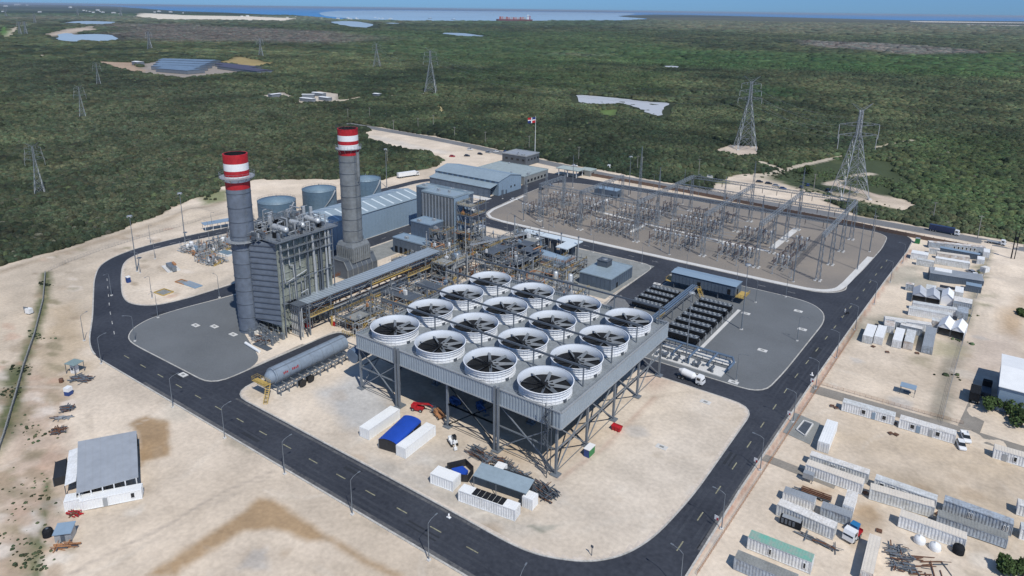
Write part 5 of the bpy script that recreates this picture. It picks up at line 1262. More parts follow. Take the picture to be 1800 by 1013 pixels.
p_blk=M('black_car_paint',(.02,.022,.028),.25,0,.05); p_wht=M('white_car_paint',(.75,.77,.78),.25,0,.03); p_sil=M('silver_car_paint',(.35,.38,.42),.3,.3,.05); p_blu=M('blue_car_paint',(.03,.06,.2),.25,0,.05); p_red=M('red_car_paint',(.4,.02,.02),.3,0,.05)
c1=place(car('white car parked beside the end of the two white cabins',p_wht),(1689,786),-75)
c2=place(car('white pickup parked behind the white car near the cabins',p_wht,'pickup'),(1697,772),-75)
far_=[(1335,321,p_blk,'dark car at the left end of the roadside lay-by',20),(1351,324,p_blk,'dark car second from the left in the roadside lay-by',20),(1364,328,p_sil,'silver car in the middle of the roadside lay-by',10),(1376,333,p_blu,'blue car in the lay-by nearest the highway',0),(1408,331,p_blk,'black car right of the gap in the lay-by',90),(1420,327,p_blu,'dark blue pickup beside the black car in the lay-by',100),(1456,336,p_blk,'dark car alone at the right end of the lay-by',60),
 (795,276,p_red,'dark red car at the left end of the row behind the workshop',30),(821,275,p_blk,'black car second in the row behind the workshop',30),(844,272,p_blk,'black van-like car third in the row behind the workshop',0),(858,269,p_sil,'silver car fourth in the row behind the workshop',0),(872,268,p_wht,'white car fifth in the row behind the workshop',80),(889,268,p_blu,'dark blue car at the right end of the row behind the workshop',80),(826,264,p_wht,'white car standing apart on the pale verge above the row',20),
 (952,334,p_blk,'black car on the inner road left of the substation',90),(968,328,p_sil,'grey car second on the inner road left of the substation',90),(1001,300,p_blk,'black car parked right of the office building',20),(903,353,p_wht,'white car on the inner road in front of the workshop',70),(1010,293,p_wht,'white car near the entrance canopy',20),(930,297,p_wht,'white pickup parked between the office building and the dark square building',10)]
cc={}
for px,py,mt,lab,rot in far_:
    if mt.name not in cc: cc[mt.name]=car(lab,mt,'pickup' if 'pickup' in lab else 'car'); place(cc[mt.name],(px,py),rot,.06)
    else:
        g=G(px,py); dup(cc[mt.name],(g[0],g[1],.06),math.radians(rot),lab)
def truck(label,mat_c,mat_b,L,body='box',name='lorry',cat='lorry'):
    t=thing(name,label,cat,(0,0,0)); W=1.22
    mb=MB(); loft(mb,[[(L/2-2.2,-W,.6),(L/2-2.2,W,.6),(L/2-2.2,W,2.8),(L/2-2.2,-W,2.8)],[(L/2-.6,-W,.6),(L/2-.6,W,.6),(L/2-.6,W-.05,2.8),(L/2-.6,-W+.05,2.8)],[(L/2,-W+.1,.6),(L/2,W-.1,.6),(L/2-.1,W-.1,1.6),(L/2-.1,-W+.1,1.6)]]); mb.build('cab',mat_c,t)
    mb=MB(); mb.add([(L/2-.57,-W+.12,2.55),(L/2-.08,-W+.18,1.65),(L/2-.08,W-.18,1.65),(L/2-.57,W-.12,2.55)],[(0,1,2,3)]); [mb.box(L/2-1.9,L/2-.8,s*W-.03,s*W+.03,1.7,2.5) for s in(-1,1)]; mb.build('windscreen',m_glass,t)
    mb=MB(); mb.box(-L/2,L/2-2.2,-.45,.45,.65,.95); mb.build('chassis',m_steeld,t)
    mb=MB()
    if body=='box': mb.box(-L/2,L/2-2.5,-W-.03,W+.03,1.0,3.6); [mb.box(-L/2+.5+k*1.2,-L/2+.6+k*1.2,-W-.08,W+.08,1.0,3.62) for k in range(int((L-3)/1.2))]
    elif body=='flat': mb.box(-L/2,L/2-2.5,-W,W,1.0,1.2); mb.box(-L/2,-L/2+.1,-W,W,1.2,1.7)
    elif body=='drum': mb.tube((-L/2+.3,0,2.5),(-L/2+1.6,0,2.3),.5,16,0,1.15); mb.tube((-L/2+1.6,0,2.3),(L/2-3.6,0,2.0),1.15,16); mb.tube((L/2-3.6,0,2.0),(L/2-2.6,0,1.9),1.15,16,0,.5)
    elif body=='tank': mb.tube((-L/2+.1,0,2.0),(L/2-2.6,0,2.0),1.1,18); mb.sph((-L/2+.1,0,2.0),1.1,14,6,0,1)
    mb.build('load_body',mat_b,t)
    wheelset(t,[-L/2+.9,-L/2+2.1,L/2-1.2] if L<9.5 else [-L/2+.9,-L/2+2.1,-L/2+3.3,L/2-3.4,L/2-1.2],(-W,W),.5,.3)
    return t
place(truck('white concrete mixer lorry on the lane behind the fan platform',p_wht,p_wht,8.6,'drum','mixer_truck'),(1214,670),-4,.04)
place(truck('dark blue trailer lorry driving on the highway above the camp',p_wht,M('navy_trailer',(.02,.035,.09),.4),14,'box'),(1658,411),-6,.07,(-19,417.6))
place(truck('long white coach-like lorry parked by the forest edge left of the workshop',p_wht,m_white2,16,'box'),(718,311),72,.05)
place(truck('white lorry with dark load at the entrance gate',p_wht,m_steeld,9,'flat'),(1063,296),10,.05)
place(truck('low white lorry passing on the highway at the right edge of the photo',p_wht,m_steell,8,'flat'),(1768,440),-5,.07,(4,412.5))
place(truck('dark lorry with black skip body parked beside the white hall on the right',m_steeld,m_dark,8.5,'box'),(1712,700),90,.04)
place(truck('second black lorry beside the wall of the white hall',m_dark,m_steeld,8,'flat'),(1733,690),90,.04)
tl=place(truck('small lorry with white cab and red flat bed between the white cabins',p_wht,m_red,4.8,'flat','small_lorry'),(1497,946),-104,.04)
g=G(1501,937); t=thing('tool_box','blue box standing on the red bed of the small lorry','box',(g[0],g[1],1.25),-1.8); mb=MB(); mb.box(-.8,.8,-.8,.8,0,1.1); mb.build('box',M('cyan_blue_box',(.02,.16,.36),.6),t); mb=MB(); mb.box(-.85,.85,-.85,.85,1.1,1.2); mb.build('lid',MATS['cyan_blue_box'],t)
# ------------------------------------------------------------------ substation
t=thing('lattice','x','x'); bpy.data.objects.remove(t)
def col_mesh(h,spike,b=1.7,tp=.9):
    mb=MB(); mb.lattice((0,0,.3),(0,0,h),b,tp,.20,.11,int(h/1.7))
    if spike: mb.lattice((0,0,h),(0,0,h+spike),tp,.15,.11,.07,int(spike/1.3))
    return mb
m_steelp=M('pale_blue_galvanised_steel',(.29,.33,.36),.5,.25,.12)
def gcol(h,spike):
    t=thing('gantry_column','','gantry column',(0,0,0)); col_mesh(h,spike).build('lattice_mast',m_steelp,t)
    mb=MB(); [mb.box(a-.5,a+.5,b-.5,b+.5,-.05,.35) for a in(-.95,.95) for b in(-.95,.95)]; mb.build('footing',m_concw,t); return t
A=gcol(20.5,0); B=gcol(20.5,13); fa=fb=True
LA='grey lattice gantry column without a spike on pale footings in the substation'; LB='tall grey lattice gantry column with a thin spike on top in the substation'
xs=[-198,-173,-141,-107,-82,-56]; ys=[305,329,352,375]
spk={(-198,352),(-141,329),(-107,375),(-82,305),(-56,352),(-173,375),(-82,375),(-107,329)}
skip={(-198,375),(-198,352)}
for x in xs:
    for y in ys:
        if (x,y) in skip: continue
        if (x,y) in spk: one(fb,B,(x,y,.13),0,LB,'spiked gantry columns in the substation'); fb=False
        else: one(fa,A,(x,y,.13),0,LA,'plain gantry columns in the substation'); fa=False
for x,y in [(-224,330),(-224,352),(-211,352)]: dup(A,(x,y,.13),0,LA,'plain gantry columns in the substation',scale=(.8,.8,.75))
def gbeam(L):
    t=thing('gantry_beam','','gantry beam',(0,0,0)); mb=MB(); mb.lattice((0,0,0),(L,0,0),1.4,1.4,.19,.11,int(L/1.6)); mb.build('lattice_girder',m_steelp,t)
    mb=MB()
    for k in range(3):
        x=L*(.2+.3*k); mb.tube((x,0,-.8),(x,0,-3.4),.13,6)
    mb.build('insulator_strings',m_insul,t); return t
bm=gbeam(1.0*23); fbm_=True; lab='blue grey lattice girder spanning between the gantry columns'
for x in xs:
    for a,b in zip(ys,ys[1:]):
        if (x,a) in skip or (x,b) in skip: continue
        if x in(-173,) and a==352: continue
        one(fbm_,bm,(x,a,20.2),math.pi/2,lab,'lattice girders of the substation'); fbm_=False
for (x0,x1,y) in [(-107,-82,329),(-82,-56,329),(-82,-56,352),(-141,-107,352),(-198,-173,305),(-107,-82,375),(-82,-56,375),(-107,-82,352),(-141,-107,375),(-173,-141,329),(-173,-141,305),(-141,-107,329)]:
    dup(bm,(x0,y,20.2),0,lab,'lattice girders of the substation',scale=((x1-x0)/23,1,1))
# apparatus
def appar(kind):
    t=thing(kind,'',kind.replace('_',' '),(0,0,0))
    if kind=='insulator_post':
        mb=MB(); mb.beam((0,0,0),(0,0,2.6),.28); mb.box(-.4,.4,-.4,.4,0,.2); mb.build('support',m_steell,t); mb=MB(); mb.lathe(0,0,[(.16+.08*(k%2),2.6+k*.22) for k in range(13)],8); mb.build('insulator',m_insul,t)
    if kind=='current_transformer':
        mb=MB(); mb.beam((0,0,0),(0,0,2.6),.35); mb.box(-.4,.4,-.4,.4,0,.2); mb.build('support',m_steell,t); mb=MB(); mb.lathe(0,0,[(.22+.08*(k%2),2.6+k*.22) for k in range(11)],8); mb.build('insulator',m_ceram,t); mb=MB(); mb.lathe(0,0,[(.5,4.9),(.55,5.5),(.3,5.9),(.02,6)],10); mb.tube((-.8,0,5.3),(.8,0,5.3),.16,6); mb.build('head',m_steell,t)
    if kind=='circuit_breaker':
        mb=MB(); [mb.beam((0,s,0),(0,s,2.4),.22) for s in(-.5,.5)]; mb.box(-.3,.3,-.7,.7,2.3,2.7); mb.box(-.9,-.3,-.4,.4,.6,1.9); mb.build('support',m_steel,t); mb=MB(); mb.lathe(0,0,[(.2+.07*(k%2),2.7+k*.2) for k in range(12)],8); mb.tube((-1.3,0,5.1),(1.3,0,5.1),.26,8); mb.build('interrupter',m_insul,t)
    if kind=='disconnector':
        mb=MB(); [mb.beam((x,0,0),(x,0,2.5),.25) for x in(-1.6,1.6)]; mb.beam((-2,0,2.6),(2,0,2.6),.3); mb.build('support',m_steell,t); mb=MB(); [mb.lathe(x,0,[(.15+.08*(k%2),2.75+k*.22) for k in range(10)],8) for x in(-1.6,0,1.6)]; mb.build('insulators',m_insul,t); mb=MB(); mb.beam((-1.8,0,4.95),(1.8,0,4.95),.12); mb.build('blade',m_steell,t)
    return t
rows=[('disconnector',308,'first'),('current_transformer',312.5,''),('circuit_breaker',316.5,''),('disconnector',321.5,''),('insulator_post',326,''),('insulator_post',331.5,''),('disconnector',336.5,''),('circuit_breaker',341.5,''),('current_transformer',345.5,''),('disconnector',350,''),('insulator_post',356,'')]
bays=[-212,-203,-190,-181,-165,-157,-149,-132,-124,-116,-98,-90,-73]
protos={}; LAB={'insulator_post':'brown ribbed insulator on a pale post among the substation rows','current_transformer':'pale ribbed transformer post with a rounded head among the substation rows','circuit_breaker':'dark breaker pole with a horizontal cross head among the substation rows','disconnector':'low switch frame with three brown insulators among the substation rows'}
rq=random.Random(3)
for bi,bx_ in enumerate(bays):
    for k,y,_ in rows:
        if bx_>-105 and y>352: continue
        if bx_<-200 and (y<309 ): continue
        if bx_ in(-98,-90,) and k=='insulator_post' : continue
        if rq.random()<.06: continue
        for ph in(-2.4,0,2.4) if k!='disconnector' else (-2.2,2.2):
            if len([1 for _ in ()]): pass
            x=bx_+ph; loc=(x,y+rq.uniform(-.2,.2),.13)
            rot=math.pi/2 if k in('disconnector','circuit_breaker') else 0
            if k not in protos: protos[k]=appar(k); one(True,protos[k],loc,rot,LAB[k],k.replace('_',' ')+'s in the substation')
            else: dup(protos[k],loc,rot,LAB[k],k.replace('_',' ')+'s in the substation')
for bx_ in(-165,-157,-149,-132,-124,-116):
    for k,y in(('insulator_post',361),('circuit_breaker',365.5),('disconnector',370)):
        if rq.random()<.25: continue
        for ph in(-2.4,0,2.4) if k!='disconnector' else (-2.2,2.2): dup(protos[k],(bx_+ph,y,.13),math.pi/2 if k!='insulator_post' else 0,LAB[k],k.replace('_',' ')+'s in the substation')
# extra outlying posts near the south edge with white footings
for x in(-66,-74,-90,-99,-126,-133,-186,-164): dup(protos['insulator_post'],(x,301+rq.uniform(-1,2),.13),0,LAB['insulator_post'],'insulator posts in the substation',scale=(1,1,1.5))
# tubular busbars
bb=thing('busbar','','busbar',(0,0,0)); mb=MB(); mb.tube((0,0,0),(34,0,0),.11,6); mb.build('tube',m_steell,bb); fb=True
for y,z,x0 in [(326,5.3,-214),(326,5.3,-170),(326,5.3,-134),(331.5,5.3,-214),(331.5,5.3,-172),(331.5,5.3,-134),(356,5.3,-168),(356,5.3,-134),(345.5,5.6,-168),(312.5,5.6,-134)]:
    one(fb,bb,(x0,y,z),0,'thin pale tubular busbar lying on the insulators of the substation','tubular busbars of the substation'); fb=False
# lightning masts and light poles
def mast(h,name='lightning_mast'):
    t=thing(name,'',name.replace('_',' '),(0,0,0)); mb=MB(); mb.lathe(0,0,[(.26,0),(.2,h*.5),(.09,h)],8); mb.build('pole',m_steel,t); mb=MB(); mb.box(-.5,.5,-.5,.5,-.05,.25); mb.build('footing',m_concw,t)
    if name=='floodlight_mast':
        mb=MB(); mb.lathe(0,0,[(1.0,h-.3),(1.0,h-.1),(.1,h-.1)],10); [mb.box(.9*math.cos(a)-.25,.9*math.cos(a)+.25,.9*math.sin(a)-.25,.9*math.sin(a)+.25,h-.8,h-.3) for a in(0,1.57,3.14,4.71)]; mb.build('lamp_ring',m_steell,t)
    return t
fm=mast(25,'floodlight_mast'); first=True
for px in [(241,478),(326,428),(1303,580),(680,330),(1105,345),(1205,640)]:
    g=G(*px); one(first,fm,(g[0],g[1],.13),0,'very tall thin grey mast with a ring of floodlights, rising from the works','tall floodlight masts'); first=False
lm_=mast(24); first=True
for x,y in [(-190,296),(-120,297),(-64,297),(-222,380),(-150,386),(-70,386),(-45,360),(-45,330),(-205,300)]:
    one(first,lm_,(x,y,.13),0,'slender pointed lightning mast at the edge of the substation','lightning masts round the substation',scale=(1,1,.9)); first=False
for px in [(840,300),(692,455),(700,640),(700,395),(1168,560),(1012,480),(1185,570),(880,420),(1170,490)]:
    pass
def lamp(h=9):
    t=thing('street_lamp','','street lamp',(0,0,0)); mb=MB(); mb.lathe(0,0,[(.13,0),(.10,h*.5),(.06,h)],8); mb.build('pole',m_steel,t); mb=MB(); mb.path([(0,0,h-.05),(.8,0,h+.4),(2.3,0,h+.6)],.05,6); mb.build('arm',m_steel,t); mb=MB(); mb.box(2.2,2.9,-.14,.14,h+.52,h+.64); mb.build('lamp_head',m_steel,t); mb=MB(); mb.box(-.35,.35,-.35,.35,-.05,.3); mb.build('footing',m_concw,t); return t
lp=lamp(); first=True
SL=[(-180,89,90),(-155,89,90),(-130,89,90),(-106,89,90),(-83,89,90),(-222,89.2,95),(-60,88.8,100),(-243,93.5,110)]
for x,y,a in SL: one(first,lp,(x,y,.05),math.radians(a),'grey street lamp with its arm over the road nearest the camera','street lamps along the near road'); first=False
for x,y,a in [(-37.2,134,180),(-36.6,160,180),(-35.7,187,180),(-35,210,180),(-34.2,235,180),(-33.4,262,180),(-32,292,180),(-30.6,322,180),(-29.8,352,180),(-37.8,112,170)]: dup(lp,(x,y,.05),math.radians(a),'grey street lamp on the outer kerb of the right-hand road','street lamps along the right-hand road')
for x,y,a in [(-240,142,180),(-229,103.5,230),(-241,118,180),(-238,170,180),(-260,126,-60),(-275,118,-60),(-290,137,220),(-302,150,200),(-308,180,180),(-324.5,160,0),(-321,190,0)]: dup(lp,(x,y,.13),math.radians(a),'grey street lamp beside the roads at the left end of the works','street lamps at the left end of the works')
for x,y,a in [(-62,278,90),(-82,278,90),(-104,278,90),(-125,278,90),(-150,278,90),(-175,278,90),(-200,278,90),(-56,200,0),(-70,265,180),(-48,240,0),(-240,300,180),(-241,330,180),(-247,365,0),(-98,198,90)]: dup(lp,(x,y,.14),math.radians(a),'grey street lamp beside the road between the works and the substation','street lamps along the inner roads')
for x,y,a in [(-60,410,-90),(-90,410.5,-90),(-120,411,-90),(-150,411,-90),(-180,411,-90)]: dup(lp,(x,y,.05),math.radians(a),'grey street lamp behind the substation along the back road','street lamps along the back road')
# small banners on some lamps of the right-hand road
bn=thing('banner','small red and white pennant hanging on a street lamp of the right-hand road','banner',(0,0,0),0,'pennants on the right-hand street lamps'); mb=MB(); mb.box(-.03,.03,0,.9,2.2,3.3); mb.build('cloth',p_wht,bn); mb=MB(); mb.box(-.05,.05,0,.4,2.2,2.8); mb.build('red_field',m_red,bn); first=True
for x,y in [(-37.2,134),(-36.6,160),(-35.7,187),(-35,210)]: one(first,bn,(x-.75,y-.6,.05),math.pi/2.2); first=False
# ------------------------------------------------------------------ wooden utility poles along the highway
up=thing('utility_pole','','utility pole',(0,0,0)); mb=MB(); mb.lathe(0,0,[(.22,0),(.14,11)],8); mb.build('pole',m_wood,up); mb=MB(); mb.beam((-1.1,0,10.3),(1.1,0,10.3),.14); mb.build('crossarm',m_wood,up); mb=MB(); [mb.lathe(x,0,[(.06,10.4),(.1,10.5),(.05,10.7)],6) for x in(-1,0,1)]; mb.build('insulators',m_ceram,up); first=True
HP=[(681,290),(735,228),(799,245),(853,254),(612,210),(692,232),(762,222),(650,208),(930,262),(1017,283),(1120,300),(1128,302),(1228,306),(1430,335)]
for px in HP[0:]:
    g=G(*px); one(first,up,(g[0],g[1],0),math.radians(20),'pale wooden utility pole with a crossarm beside the highway and forest','wooden utility poles'); first=False
for px,s in [((1535,418),1.1),((1640,385),.9),((1718,420),1.15)]:
    g=G(*px); dup(up,(g[0],g[1],0),math.radians(20),'pale wooden utility pole with a crossarm beside the highway and forest','wooden utility poles',scale=(1,1,s))
t=thing('double_pole','black twin utility pole with a dark transformer at the right edge of the highway','utility pole',(*G(1777,455),0)); mb=MB(); mb.lathe(0,0,[(.28,0),(.2,13)],8); mb.lathe(1.3,.3,[(.2,0),(.15,13.5)],8); mb.build('pole',m_dark,t); mb=MB(); mb.box(.2,1.2,-.5,.5,9.2,10.8); mb.beam((-1.2,0,12),(2.4,0,12),.16); mb.build('transformer',m_dark,t)
# flag
t=thing('flagpole','tall white flagpole beside the dark square building','flagpole',(*G(940,283),0)); mb=MB(); mb.lathe(0,0,[(.28,0),(.1,34)],8); mb.build('pole',m_bandw,t)
gx,gy=G(940,283); f=thing('flag','red, white and blue flag flying from the tall white pole','flag',(gx,gy,29.5)); f.scale=(.82,.82,.82); c=Vector((-.82,-.57,0))
def cloth(u0,u1,v0,v1,m,nm):
    mb=MB(); n=6; P=[]
    for i in range(n+1):
        u=u0+(u1-u0)*i/n; o=.35*math.sin(u*1.3)
        for v in(v0,v1): p=c*u; P.append((p.x+o*c.y,p.y-o*c.x,v-.12*u))
    vs=P; fs=[(2*i,2*i+2,2*i+3,2*i+1) for i in range(n)]
    vs2=[(x+.05*c.y,y-.05*c.x,z) for x,y,z in vs]; N=len(vs)
    mb.add(vs+vs2,fs+[tuple(k+N for k in q[::-1]) for q in fs]); mb.build(nm,m,f)
m_navy=M('flag_blue',(.01,.03,.16),.8); m_fred=M('flag_red',(.45,.01,.02),.8)
cloth(.2,3.2,2.4,4.4,m_navy,'blue_quarter'); cloth(4.0,7.0,2.4,4.4,m_fred,'red_quarter'); cloth(.2,3.2,-.6,1.6,m_fred,'red_quarter'); cloth(4.0,7.0,-.6,1.6,m_navy,'blue_quarter'); cloth(.2,7.0,1.6,2.4,m_bandw,'white_cross'); cloth(3.2,4.0,2.4,4.4,m_bandw,'white_cross'); cloth(3.2,4.0,-.6,1.6,m_bandw,'white_cross')
# ------------------------------------------------------------------ pylons
def pylon(H,base,style=0,fat=1.0):
    t=thing('transmission_tower','','pylon',(0,0,0)); wt=2.2*fat; hz=H*.68; mb=MB(); 
    hs=[0,.16,.30,.42,.52,.61,.68]; ws=[base,base*.80,base*.62,base*.47,base*.35,base*.26,wt]
    def lv(z,w): return [Vector((w/2,w/2,z)),Vector((-w/2,w/2,z)),Vector((-w/2,-w/2,z)),Vector((w/2,-w/2,z))]
    L=[lv(h*H,w) for h,w in zip(hs,ws)]; k=.68
    while k<.93: k+=.05; L.append(lv(k*H,wt*(1-(k-.68)*1.2)))
    for a,b in zip(L,L[1:]):
        for j in range(4):
            j2=(j+1)%4; mb.rod(a[j],b[j],.42*fat); mb.rod(a[j],b[j2],.24*fat); mb.rod(a[j2],b[j],.24*fat); mb.rod(b[j],b[j2],.22*fat)
        if a[0].z<H*.3:
            for j in range(4): m=(b[j]+b[(j+1)%4])/2; mb.rod(a[j],m,.22*fat); mb.rod(a[(j+1)%4],m,.22*fat)
    mb.build('lattice_body',m_steell,t)
    mb=MB(); [mb.box(sx*base/2-1,sx*base/2+1,sy*base/2-1,sy*base/2+1,-.3,.7) for sx in(-1,1) for sy in(-1,1)]; mb.build('footings',m_concw,t)
    arms=[(.69,.16),(.79,.145),(.89,.13)] if style==0 else [(.66,.20),(.77,.21)]
    for z,l in arms:
        mb=MB(); A_=H*l
        for s in(-1,1):
            tip=Vector((s*A_,0,z*H+.6))
            for q in(-1,1):
                mb.rod((s*wt*.4,q*wt*.45,z*H-.6),tip,.24*fat); mb.rod((s*wt*.4,q*wt*.45,z*H+2),tip,.2*fat)
                for f in(.35,.7): a=Vector((s*wt*.4,q*wt*.45,z*H-.6)).lerp(tip,f); b=Vector((s*wt*.4,q*wt*.45,z*H+2)).lerp(tip,f); mb.rod(a,b,.15*fat)
        mb.build('crossarm',m_steell,t)
        mb=MB()
        for s in(-1,1): mb.tube((s*A_,0,z*H+.4),(s*A_*1.0,0,z*H-3.6 if style==0 else z*H-8.5),.2*fat,6)
        mb.build('insulator_string',m_ceram,t)
    mb=MB()
    for s in(-1,1):
        tip=Vector((s*H*.11,0,H)); [mb.rod((s*wt*.3,q*wt*.3,H*.92),tip,.22*fat) for q in(-1,1)]; mb.rod((-s*wt*.3,0,H*.94),tip,.18*fat)
    mb.build('earth_wire_peak',m_steell,t); return t
def wires(label,a,b,za,zb,offs,ang,sag):
    t=thing('power_line',label,'power line',(a[0],a[1],0)); n=14
    for o,z_ in offs:
        mb=MB(); pts=[]
        for k in range(n+1):
            u=k/n; pts.append((a[0]+(b[0]-a[0])*u+o*math.cos(ang),a[1]+(b[1]-a[1])*u+o*math.sin(ang),za*z_*(1-u)+zb*z_*u-4*sag*u*(1-u)))
        for p,q in zip(pts,pts[1:]): mb.rod(p,q,.10)
        mb.build('conductor',m_steell,t,world=True)
ln=math.radians(32)
big=pylon(60,15.5,0,1.0)
x,y=[(a+b)/2 for a,b in zip(G(1284,262),G(1335,261))]; one(True,big,(x,y,0),ln,'large lattice pylon on a bare pale clearing right of centre in the forest')
x,y=[(a+b)/2 for a,b in zip(G(741,164),G(774,164))]; dup(big,(x,y,0),ln,'large lattice pylon straight above the far chimney, left of the long pond')
x,y=G(663,119); dup(big,(x,y,0),ln,'smaller looking lattice pylon farther away, left of the pylon above the far chimney',scale=(.88,.88,.8))
b2=pylon(58,17,1,1.0); x,y=[(a+b)/2 for a,b in zip(G(1470,345),G(1516,345))]; one(True,b2,(x,y,0),math.radians(35),'nearest and widest lattice pylon beside the lay-by, with hanging insulator frames')
P1=(-75,469);P2=(-178,585);P3=(-645,716);P4=G(663,119)
OF=[(s*w_,z_) for s in(-1,1) for w_,z_ in((9.6,.62),(8.7,.72),(7.8,.82))]
wires('faint cables sagging from the nearest pylon to the pylon on the pale clearing',P1,P2,60,60,OF,ln,6); wires('faint cables running from the clearing pylon to the one above the far chimney',P2,P3,60,60,OF,ln,14); wires('faint cables between the two pylons left of the long pond',P3,P4,60,50,OF,ln,12)
th=pylon(30,5.0,0,.42); first=True
for px,lab,s in [((71,343),'thin grey pylon at the left edge of the photo, nearest in the dark scrub',1.05),((146,208),'thin grey pylon in the dark scrub at upper left, right below the lakes',1.1),((174,150),'very thin pylon left of the industrial sheds in the upper left forest',1.1)]:
    x,y=G(*px); one(first,th,(x,y,0),math.radians(60),lab,scale=(s,s,s)); first=False
ft=pylon(48,11,0,1.5); first=True
for px,lab,s in [((264,88),'far faint pylon right of the two lakes',1),((459,100),'far faint pylon above the industrial sheds',.9),((36,62),'pylon at the near end of the pylon row along the pale far road',1),((46,61),'pylon second in the row along the pale far road',1.0),((62,42),'farther pylon of the row along the pale far road',1.2),((11,31),'far pylon at the extreme upper left',1.5),((137,28),'far pylon above the pale sand bars',1.6),((213,30),'far pylon left of the long white salt flat',1.9)]:
    x,y=G(*px); one(first,ft,(x,y,0),math.radians(50),lab,scale=(s,s,s)); first=False
# ------------------------------------------------------------------ cabins and containers
def frame2(p0,p1,L=None,rot=None):
    a=Vector(G(*p0)); b=Vector(G(*p1)); d=b-a
    if len(p0)==3: n=Vector((d.y,-d.x)).normalized()*2.2; a+=n; b+=n
    an=math.atan2(d.y,d.x) if rot is None else math.radians(rot)
    if a.x>-45 and abs(an)<.45 and d.length<8: an=.035
    return a,(L or d.length),an
def unit(label,p0,p1,W=2.5,H=2.7,L=None,rot=None,wall=None,roof=None,name='container',cat='container',wins=(),doors=(),corr=True,z=.04,roofh=.08,ac=0,legs=False,enddoor=True):
    a,L,ang=frame2(p0,p1,L,rot); t=thing(name,label,cat,(a.x,a.y,z),ang); wall=wall or random.choice([m_white,m_white,m_whiteb,m_whitec]); roof=roof or random.choice([m_roofw,m_roofw,m_whiteb,m_roofb,m_whitec])
    zb=.25 if legs else .02; mb=MB()
    def side(x0,y0,x1,y1):
        l=math.hypot(x1-x0,y1-y0); tx,ty=(x1-x0)/l,(y1-y0)/l; nx,ny=ty,-tx; n=max(1,int((l-.3)/.62)); pts=[(x0,y0),(x0+tx*.15,y0+ty*.15)]; d=(l-.3)/n
        for k in range(n):
            s=.15+k*d
            for f,o in((.08,0),(.22,-.075),(.58,-.075),(.72,0)): pts.append((x0+tx*(s+d*f)+nx*o,y0+ty*(s+d*f)+ny*o))
        pts+=[(x0+tx*(l-.15),y0+ty*(l-.15)),(x1,y1)]; N=len(pts)
        mb.add([(x,y,zb) for x,y in pts]+[(x,y,H) for x,y in pts],[(i,i+1,N+i+1,N+i) for i in range(N-1)])
    if corr: side(0,0,L,0); side(L,0,L,W); side(L,W,0,W); side(0,W,0,0)
    else: mb.box(0,L,0,W,zb,H)
    mb.add([(0,0,zb),(0,W,zb),(L,W,zb),(L,0,zb)],[(0,1,2,3)]); mb.build('wall',wall,t)
    mb=MB(); mb.box(-.03,L+.03,-.03,W+.03,H,H+roofh)
    n=int(L/.6)
    for k in range(n): x=.3+k*.6; mb.box(x,x+.3,.12,W-.12,H+roofh,H+roofh+.035)
    r_=mb.build('roof',roof,t)
    mb=MB()
    for x in(0,L):
        for y in(0,W): mb.box(x-.07,x+.07,y-.07,y+.07,.0,H+.02)
    for y in(-.04,W-.06): mb.box(0,L,y,y+.1,zb,zb+.16); mb.box(0,L,y,y+.1,H-.14,H)
    mb.build('frame',wall,t)
    for wx,ww,*r in wins:
        fc=r[0] if r else 'f'; mb=MB(); z0,z1=.9,2.1
        if fc=='f': mb.box(wx-ww/2,wx+ww/2,-.09,.02,z0,z1)
        else: mb.box(L-.02,L+.09,wx-ww/2,wx+ww/2,z0,z1)
        w=mb.build('window',m_glass,t); mb=MB()
        if fc=='f':
            for q in(wx-ww/2,wx+ww/2): mb.box(q-.05,q+.05,-.12,.0,z0-.05,z1+.05)
            mb.box(wx-ww/2,wx+ww/2,-.12,0,z1,z1+.08); mb.box(wx-ww/2,wx+ww/2,-.12,0,z0-.08,z0)
        else: mb.box(L,L+.12,wx-ww/2,wx+ww/2,z0-.08,z0)
        mb.build('frame',m_white2,w)
    for dx,*r in doors:
        mb=MB(); mb.box(dx-.45,dx+.45,-.08,.02,.1,2.15); mb.build('door',r[0] if r else m_steell,t)
    if enddoor and L>W:
        mb=MB(); mb.box(L,L+.06,.12,W/2-.04,.2,H-.15); mb.box(L,L+.06,W/2+.04,W-.12,.2,H-.15); [mb.beam((L+.1,y,.3),(L+.1,y,H-.25),.06) for y in(.45,W/2-.3,W/2+.3,W-.45)]; mb.build('end_door',wall,t)
    elif enddoor:
        mb=MB(); mb.box(.12,L/2-.04,-.06,0,.2,H-.15); mb.box(L/2+.04,L-.12,-.06,0,.2,H-.15); [mb.beam((x,-.1,.3),(x,-.1,H-.25),.06) for x in(.45,L/2-.3,L/2+.3,L-.45)]; mb.build('end_door',wall,t)
    for k in range(ac): mb=MB(); x=L*(k+.6)/(ac+.3); mb.box(x-.4,x+.4,W-.02,W+.35,1.5,2.2); mb.build('air_conditioner',m_steell,t)
    return t
LW_=12.19
